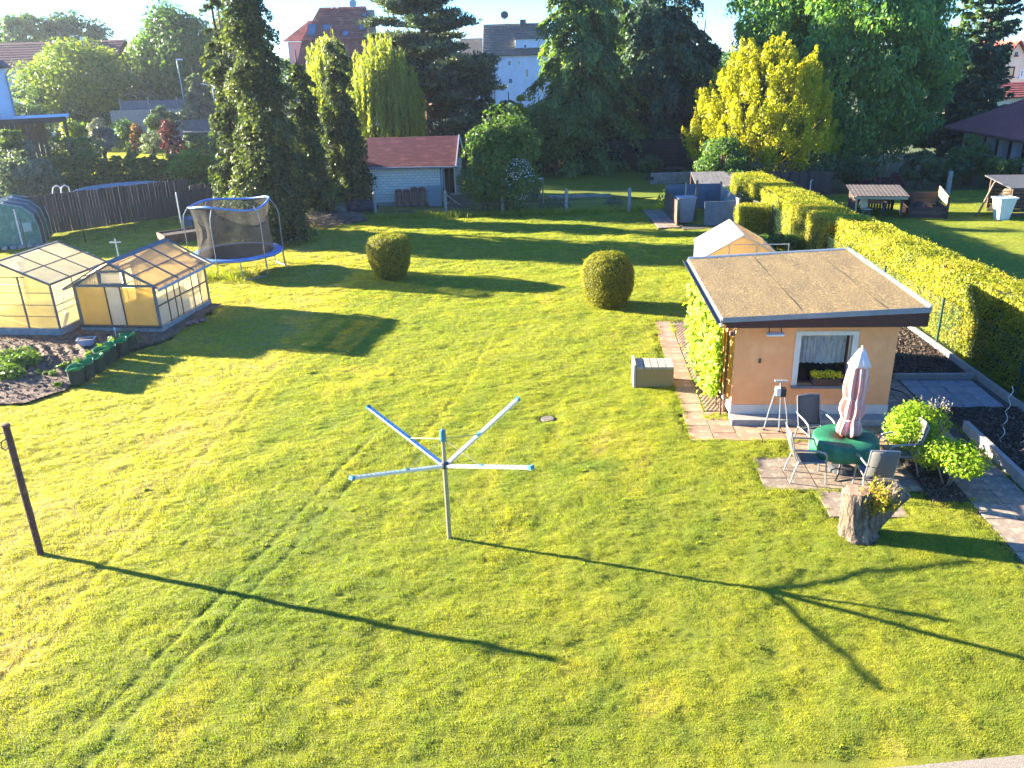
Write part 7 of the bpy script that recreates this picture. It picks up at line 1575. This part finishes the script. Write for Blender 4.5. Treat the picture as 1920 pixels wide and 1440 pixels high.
MB().slab([(xr, 1.0, mid), (xr, 9, mid), (rr2, 5, rg), (rr2, 4.6, rg)], .1).slab([(xr+.4, -.3, el), (xr+.4, 10, el), (xr, 9, mid), (xr, 1, mid)], .1).build('roof_side', M_tile, MH)
MB().slab([(rl_, 4.6, rg), (rl_, 5, rg), (xl, 9, mid), (xl, .8, mid)], .1).slab([(xl, 1, mid), (xl, 9, mid), (xl-1.2, 10, el), (xl-1.2, -.3, el)], .1).build('roof_side', M_tile, MH)
MB().slab([(rr2, 5, rg), (xr, 9, mid), (xl, 9, mid), (rl_, 5, rg)], .1).build('roof_back', M_tile, MH)
lw0, lw1, lz0, lz1 = X(527, 75)-ox, X(552, 75)-ox, z(530, 118), z(548, 34)
MB().slab([(lw0-.4, 2.2, z(527, 76)), (xl+.6, 2.2, z(527, 76)), (rl_-.6, 6.5, lz1), (X(553, 34)-ox, 6.5, lz1)], .1).build('roof_side', M_tile, MH); MB().bx(lw0, xl+.5, 2.6, 9, 0, z(527, 78)).build('wall', M_crm, MH)
def sky(u0, u1, v0, v1, pm=None):
    zc_ = (z(u0, v0)+z(u0, v1))/2; t = (zc_-mid)/(rg-mid); yy = .8+3.8*t-.12; x0, x1 = X(u0, v0)-ox, X(u1, v0)-ox; h = abs(z(u0, v0)-z(u0, v1)); sl_ = (rg-mid)/3.8; n_ = math.hypot(1, sl_); dy, dz = h/2/sl_, h/2
    f = MB().slab([(x0, yy-dy-.05, zc_-dz), (x1, yy-dy-.05, zc_-dz), (x1, yy+dy-.05, zc_+dz), (x0, yy+dy-.05, zc_+dz)], .2); o = f.build('skylight', M_dgrey, MH); e = .13
    MB().slab([(x0+e, yy-dy*.8-.08, zc_-dz*.8+.03), (x1-e, yy-dy*.8-.08, zc_-dz*.8+.03), (x1-e, yy+dy*.8-.08, zc_+dz*.8+.03), (x0+e, yy+dy*.8-.08, zc_+dz*.8+.03)], .04).build('pane', pm or M_bglass, o)
for a in ((567, 585, 43, 67), (597, 612, 44, 56), (637, 650, 57, 68), (667, 680, 44, 56), (668, 679, 22, 29)): sky(*a)
MB().box((X(685, 30)-ox, 4.2, (z(685, 15)+z(685, 60))/2), (.75, .75, abs(z(685, 15)-z(685, 60)))).build('chimney', mat('chimney_brick', (.30, .22, .16), (.22, .16, .12), 6, .9), MH)
for u in (607, 618): MB().tube([(X(u, 12)-ox, 4.4, rg-.4), (X(u, 12)-ox, 4.4, rg+.35)], .07, 6).build('vent_pipe', M_wht, MH)
M_dish = mat('satellite_dish', (.40, .40, .38), (.34, .34, .33), 4, .5)
def dish(parent, p, r_, mast, mt):
    o = MB().tube([(p[0], p[1], p[2]-mast), p], .05, 6).build('mast', M_dgrey, parent); d = MB().lathe([(.02, -.12*r_*2), (r_*.55, -.08*r_), (r_, .06*r_), (r_*.96, .1*r_), (.02, -.05*r_)], 18); q = Vector((0, -1, .35)).to_track_quat('Z', 'Y').to_matrix(); d.v = [tuple(q @ Vector(v_)+Vector(p)+Vector((0, -.15, 0))) for v_ in d.v]; d.build('satellite_dish', mt, parent)
dish(MH, (X(648, 3)-ox, 4.5, z(648, 2)), .45, .9, M_dish)
# white house
Y1 = 110.; WHs = thing('white_house', 'white rendered house with mossy grey roof and chimney between pine and spruce', 'house', (X(930, 100, Y1), Y1, 0), 0); ox = X(930, 100, Y1); zz = lambda u, v: z(u, v, Y1); xx = lambda u, v: X(u, v, Y1)-ox
e1_ = zz(930, 105); r1_ = zz(930, 43); xw0, xw1 = xx(866, 105), xx(1030, 105)
MB().bx(xw0, xw1, 0, 9, 0, e1_+.02).build('wall', M_wht, WHs); courses(WHs, (xx(905, 105), -.4, e1_), (xw1, -.4, e1_), (xx(905, 43), 4.5, r1_), (xw1, 4.5, r1_), 12, M_gtile)
MB().slab([(xw1, 9.4, e1_), (xx(905, 105), 9.4, e1_), (xx(905, 43), 4.5, r1_), (xw1, 4.5, r1_)], .1).build('roof_back', M_gtile, WHs)
MB().bx(xw0, xx(905, 105), .3, 8, e1_+.02, e1_+.3).slab([(xw0-.3, -.4, e1_+.25), (xx(905, 105), -.4, e1_+.25), (xx(905, 105), 4, e1_+2.2), (xw0-.3, 4, e1_+2.2)], .1).build('side_roof', M_gtile, WHs)
MB().bx(xx(966, 74), xw1, .6, 4.0, e1_-.1, zz(966, 74)).build('dormer', M_wht, WHs); MB().bx(xx(964, 74), xw1, .45, 4.3, zz(966, 74), zz(966, 71)).build('dormer_roof', M_gtile, WHs)
for (a, b_, c, d, pm) in ((935, 939, 113, 122, None), (951, 959.5, 112, 124.5, None), (970, 976, 112, 123, M_yel), (984, 992, 128, 146, M_yel), (952, 962, 146, 158, None), (905, 913, 113, 124, None), (981, 989, 82, 92, None)): win(WHs, xx(a, c), xx(b_, c), zz(a, d), zz(a, c), .58 if c < 95 else 0, pm)
MB().tube([(xx(925, 105), -.1, 0), (xx(925, 105), -.1, e1_)], .07, 6).build('downpipe', M_zinc, WHs)
MB().box((xx(982, 42), 4.2, (zz(982, 34)+zz(982, 56))/2), (.75, .8, abs(zz(982, 34)-zz(982, 56)))).build('chimney', M_dgrey, WHs); dish(WHs, (xx(946, 25), 4.4, zz(946, 25)), .5, 1.7, M_dgrey)
# long red roofed building at the left and hipped one beside it
Y2 = 104.; x2 = lambda u, v: X(u, v, Y2); z2 = lambda u, v: z(u, v, Y2)
AP = thing('long_building', 'long pale building with dull red roof at the far left', 'building', (x2(100, 125), Y2, 0)); ox = x2(100, 125)
MB().bx(x2(-120, 125)-ox, x2(205, 125)-ox, 0, 9, 0, z2(100, 126)).build('wall', M_wht, AP); courses(AP, (x2(-130, 125)-ox, -.5, z2(60, 126)), (x2(212, 125)-ox, -.5, z2(60, 126)), (x2(-130, 75)-ox, 4.5, z2(100, 76)), (x2(205, 75)-ox, 4.5, z2(100, 76)), 10, M_dtile)
MB().slab([(x2(212, 125)-ox, 9.5, z2(60, 126)), (x2(-130, 125)-ox, 9.5, z2(60, 126)), (x2(-130, 75)-ox, 4.5, z2(100, 76)), (x2(205, 75)-ox, 4.5, z2(100, 76))], .1).build('roof_back', M_dtile, AP)
MB().bx(x2(-120, 125)-ox, x2(205, 125)-ox, -.05, -.003, z2(60, 152), z2(60, 149)).build('string_course', M_zinc, AP); MB().box((x2(122, 75)-ox, 4.5, z2(122, 75)), (.5, .5, .9)).build('chimney', M_wht, AP)
HB = thing('hipped_building', 'grey walled building with hipped dark red roof left of the lime tree', 'building', (x2(235, 125), Y2+3, 0)); ox = x2(235, 125)
MB().bx(x2(205, 125)-ox, x2(292, 125)-ox, .6, 10, 0, z2(235, 128)).build('wall', mat('grey_wall', (.33, .35, .38), (.28, .3, .33), 1.5, .9), HB); a_, b_ = x2(196, 130)-ox, x2(300, 130)-ox; e_ = z2(235, 130); t_ = z2(200, 62)
courses(HB, (a_, 0, e_), (b_, 0, e_), (x2(200, 62)-ox, 5.0, t_), (x2(282, 66)-ox, 5.0, t_), 11, M_dtile); MB().slab([(x2(200, 62)-ox, 5, t_), (x2(201, 62)-ox, 5.4, t_), (x2(187, 80)-ox, 9, e_), (a_, 0, e_)], .1).slab([(b_, 0, e_), (b_, 10.5, e_), (x2(282, 66)-ox, 5.2, t_), (x2(282, 66)-ox, 5, t_)], .1).build('roof_side', M_dtile, HB)
dish(HB, (x2(220, 68)-ox, 3.2, z2(220, 68)), .5, .8, M_wht)
# white corner house with pergola at the left edge
Y3 = 60.; x3 = lambda u, v: X(u, v, Y3); z3 = lambda u, v: z(u, v, Y3)
CHs = thing('corner_house', 'pale blue white house corner at the left picture edge', 'house', (x3(28, 205), Y3, 0), R(31)); hw = z3(20, 124)
MB().bx(-9, 0, 0, 8, 0, hw).build('wall', mat('pale_blue_wall', (.52, .58, .64), (.46, .52, .58), 1.2, .9), CHs); MB().slab([(-9.2, -.4, hw), (.35, -.4, hw), (-2.5, 4, hw+2.6), (-9.2, 4, hw+2.6)], .14).slab([(.35, -.4, hw), (.35, 8.4, hw), (-2.5, 4.2, hw+2.6), (-2.5, 4, hw+2.6)], .14).build('roof', M_dgrey, CHs)
MB().tube([(.3, -.35, hw-.05), (-.05, -.1, hw-.5), (-.05, -.1, 0)], .06, 6).build('downpipe', M_zinc, CHs); win(CHs, -1.9, -.95, z3(0, 208), z3(0, 188), -.02)
PG = thing('pergola', 'flat roofed pergola with dark posts beside the pale house', 'pergola', (x3(118, 215)*(Y3-4)/Y3, Y3-4, 0), R(24)); hp_ = atY(100, 222, Y3-4).z; wpg = atY(118, 220, Y3-4).x-atY(-60, 220, Y3-4).x
MB().bx(-wpg, .15, -.2, 4.6, hp_-.1, hp_+.08).build('roof', mat('pale_roof_sheet', (.34, .38, .44), (.28, .32, .37), 2, .5), PG); MB().bx(-wpg, .15, -.28, -.202, hp_-.22, hp_+.1).build('fascia', M_shedw, PG)
for x in (0, -2.2, -4.4, -6.6): MB().bx(x-.09, x+.09, -.1, .08, 0, hp_-.1).build('post', M_shedw, PG)
for k in range(14): MB().bx(-1.6-.3*k-.13, -1.6-.3*k+.13, 3.9, 3.95, 0, hp_-.12).build('wall_board', M_oldwood, PG)
# terrace walls and fences of the back left garden
twl = thing('terrace_wall', 'grey board wall across the back left garden', 'wall', (X(345, 240, 82), 82, 0)); Lw = X(445, 240, 82)-X(345, 240, 82)
M_gb = mat('blue_grey_board', (.10, .115, .15), (.08, .092, .12), 2, .8, rnd=.15)
for k in range(10): MB().bx(Lw*k/10+.02, Lw*(k+1)/10-.02, -.03, .03, 0, z(390, 224, 82)).build('panel', M_gb, twl)
MB().bx(-.1, Lw, -.5, .5, z(390, 245, 82)-.12, z(390, 245, 82)).build('ledge', M_conc, twl)
twf = thing('mesh_fence', 'dark mesh fence on thin pale posts behind the terrace shrubs', 'fence', (X(225, 195, 92), 92, 0)); Lf = X(345, 195, 92)-X(225, 195, 92); hf = z(280, 188, 92)
MB().bx(0, Lf, -.02, .02, 0, hf).build('mesh_panel', M_gb, twf)
for x in (0, Lf*.45, Lf*.9): MB().tube([(x, -.05, 0), (x, -.05, hf+.3)], .06, 6).build('post', M_conc, twf)
MB().bx(-1, Lf, -.6, -.2, 0, z(280, 205, 92)).build('ledge', M_conc, twf)
lp_ = thing('lamp_post', 'tall slim pale street lamp before the lime tree', 'street lamp', (X(341, 160, 93), 93, 0)); hl_ = z(338, 114, 93); MB().tube([(0, 0, 0), (-.1, 0, hl_), (.1, -.1, hl_+.1)], .07, 7).build('pole', mat('pale_green_pole', (.34, .42, .38), (.3, .37, .33), 3, .5), lp_); MB().bx(-.1, .5, -.25, .05, hl_+.05, hl_+.2).build('lamp_head', M_wht, lp_)
cld = thing('clothes_airer', 'white umbrella shaped clothes airer in the back garden', 'airer', (X(400, 175, 86), 86, 0)); ha = z(400, 158, 86); MB().tube([(0, 0, 0), (0, 0, ha)], .06, 6).build('pole', M_wht, cld)
for k in range(6): MB().beam((0, 0, ha-.2), (1.1*math.cos(k*1.047), 1.1*math.sin(k*1.047), ha+.1), .07, .05).build('arm', M_wht, cld)
# cream house on the right
Y4 = 86.; x4 = lambda u, v: X(u, v, Y4); z4 = lambda u, v: z(u, v, Y4)
CR_ = thing('cream_house', 'cream gabled house with red tile roof at the right edge', 'house', (x4(1902, 120), Y4, 0)); ap = z4(1902, 76); ee = z4(1868, 128); hw2 = x4(1902, 110)-x4(1866, 128)
MB().add([(-hw2, 0, 0), (hw2, 0, 0), (hw2, 0, ee), (0, 0, ap-.15), (-hw2, 0, ee), (-hw2, 9, 0), (hw2, 9, 0), (hw2, 9, ee), (0, 9, ap-.15), (-hw2, 9, ee)], [(0, 1, 2, 3, 4), (9, 8, 7, 6, 5), (0, 4, 9, 5), (1, 6, 7, 2)]).build('wall', M_crm, CR_)
courses(CR_, (hw2+.4, -.4, ee-.4), (hw2+.4, 9.4, ee-.4), (0, -.4, ap), (0, 9.4, ap), 9, M_tile); courses(CR_, (-hw2-.4, 9.4, ee-.4), (-hw2-.4, -.4, ee-.4), (0, 9.4, ap), (0, -.4, ap), 9, M_tile)
win(CR_, x4(1889, 125)-x4(1902, 125), x4(1904, 125)-x4(1902, 125), z4(1895, 144), z4(1895, 125), -.02, M_yel, M_brown); win(CR_, x4(1915, 130)-x4(1902, 130), x4(1922, 130)-x4(1902, 130), z4(1895, 146), z4(1895, 131), -.02); win(CR_, x4(1871, 130)-x4(1902, 130), x4(1876, 130)-x4(1902, 130), z4(1895, 146), z4(1895, 132), -.02)
win(CR_, x4(1900, 101)-x4(1902, 101), x4(1904, 101)-x4(1902, 101), z4(1902, 104), z4(1902, 98), -.02, None, M_brown, .05)
AN = thing('annex', 'low annex with sunlit brown tiled roof before the cream house', 'annex', (x4(1880, 180), Y4-12, 0)); xa = lambda u, v: X(u, v, Y4-12)-AN.location.x; za = lambda u, v: z(u, v, Y4-12)
MB().bx(xa(1872, 190), 9, 1.2, 6, 0, za(1880, 184)).build('wall', M_crm, AN); courses(AN, (xa(1866, 185), .8, za(1880, 185)), (9.5, .8, za(1880, 185)), (xa(1890, 165)+1.5, 4, za(1915, 158)), (9.5, 4, za(1915, 158)), 7, M_tile)
# ------------------------------------------------------------------ air: thin haze over all the gardens
hz = MB().bx(-290, 290, -38, 350, -1.2, 26).build('haze', None)
mt, nt, out = _new('haze_air'); pv_ = nt.nodes.new('ShaderNodeVolumePrincipled'); pv_.inputs['Color'].default_value = (.86, .93, 1.0, 1); pv_.inputs['Density'].default_value = .00026; pv_.inputs['Anisotropy'].default_value = .6
nt.links.new(pv_.outputs[0], out.inputs['Volume']); hz.data.materials.append(mt); tag(hz, 'thin summer haze over the gardens', 'haze', kind='stuff')
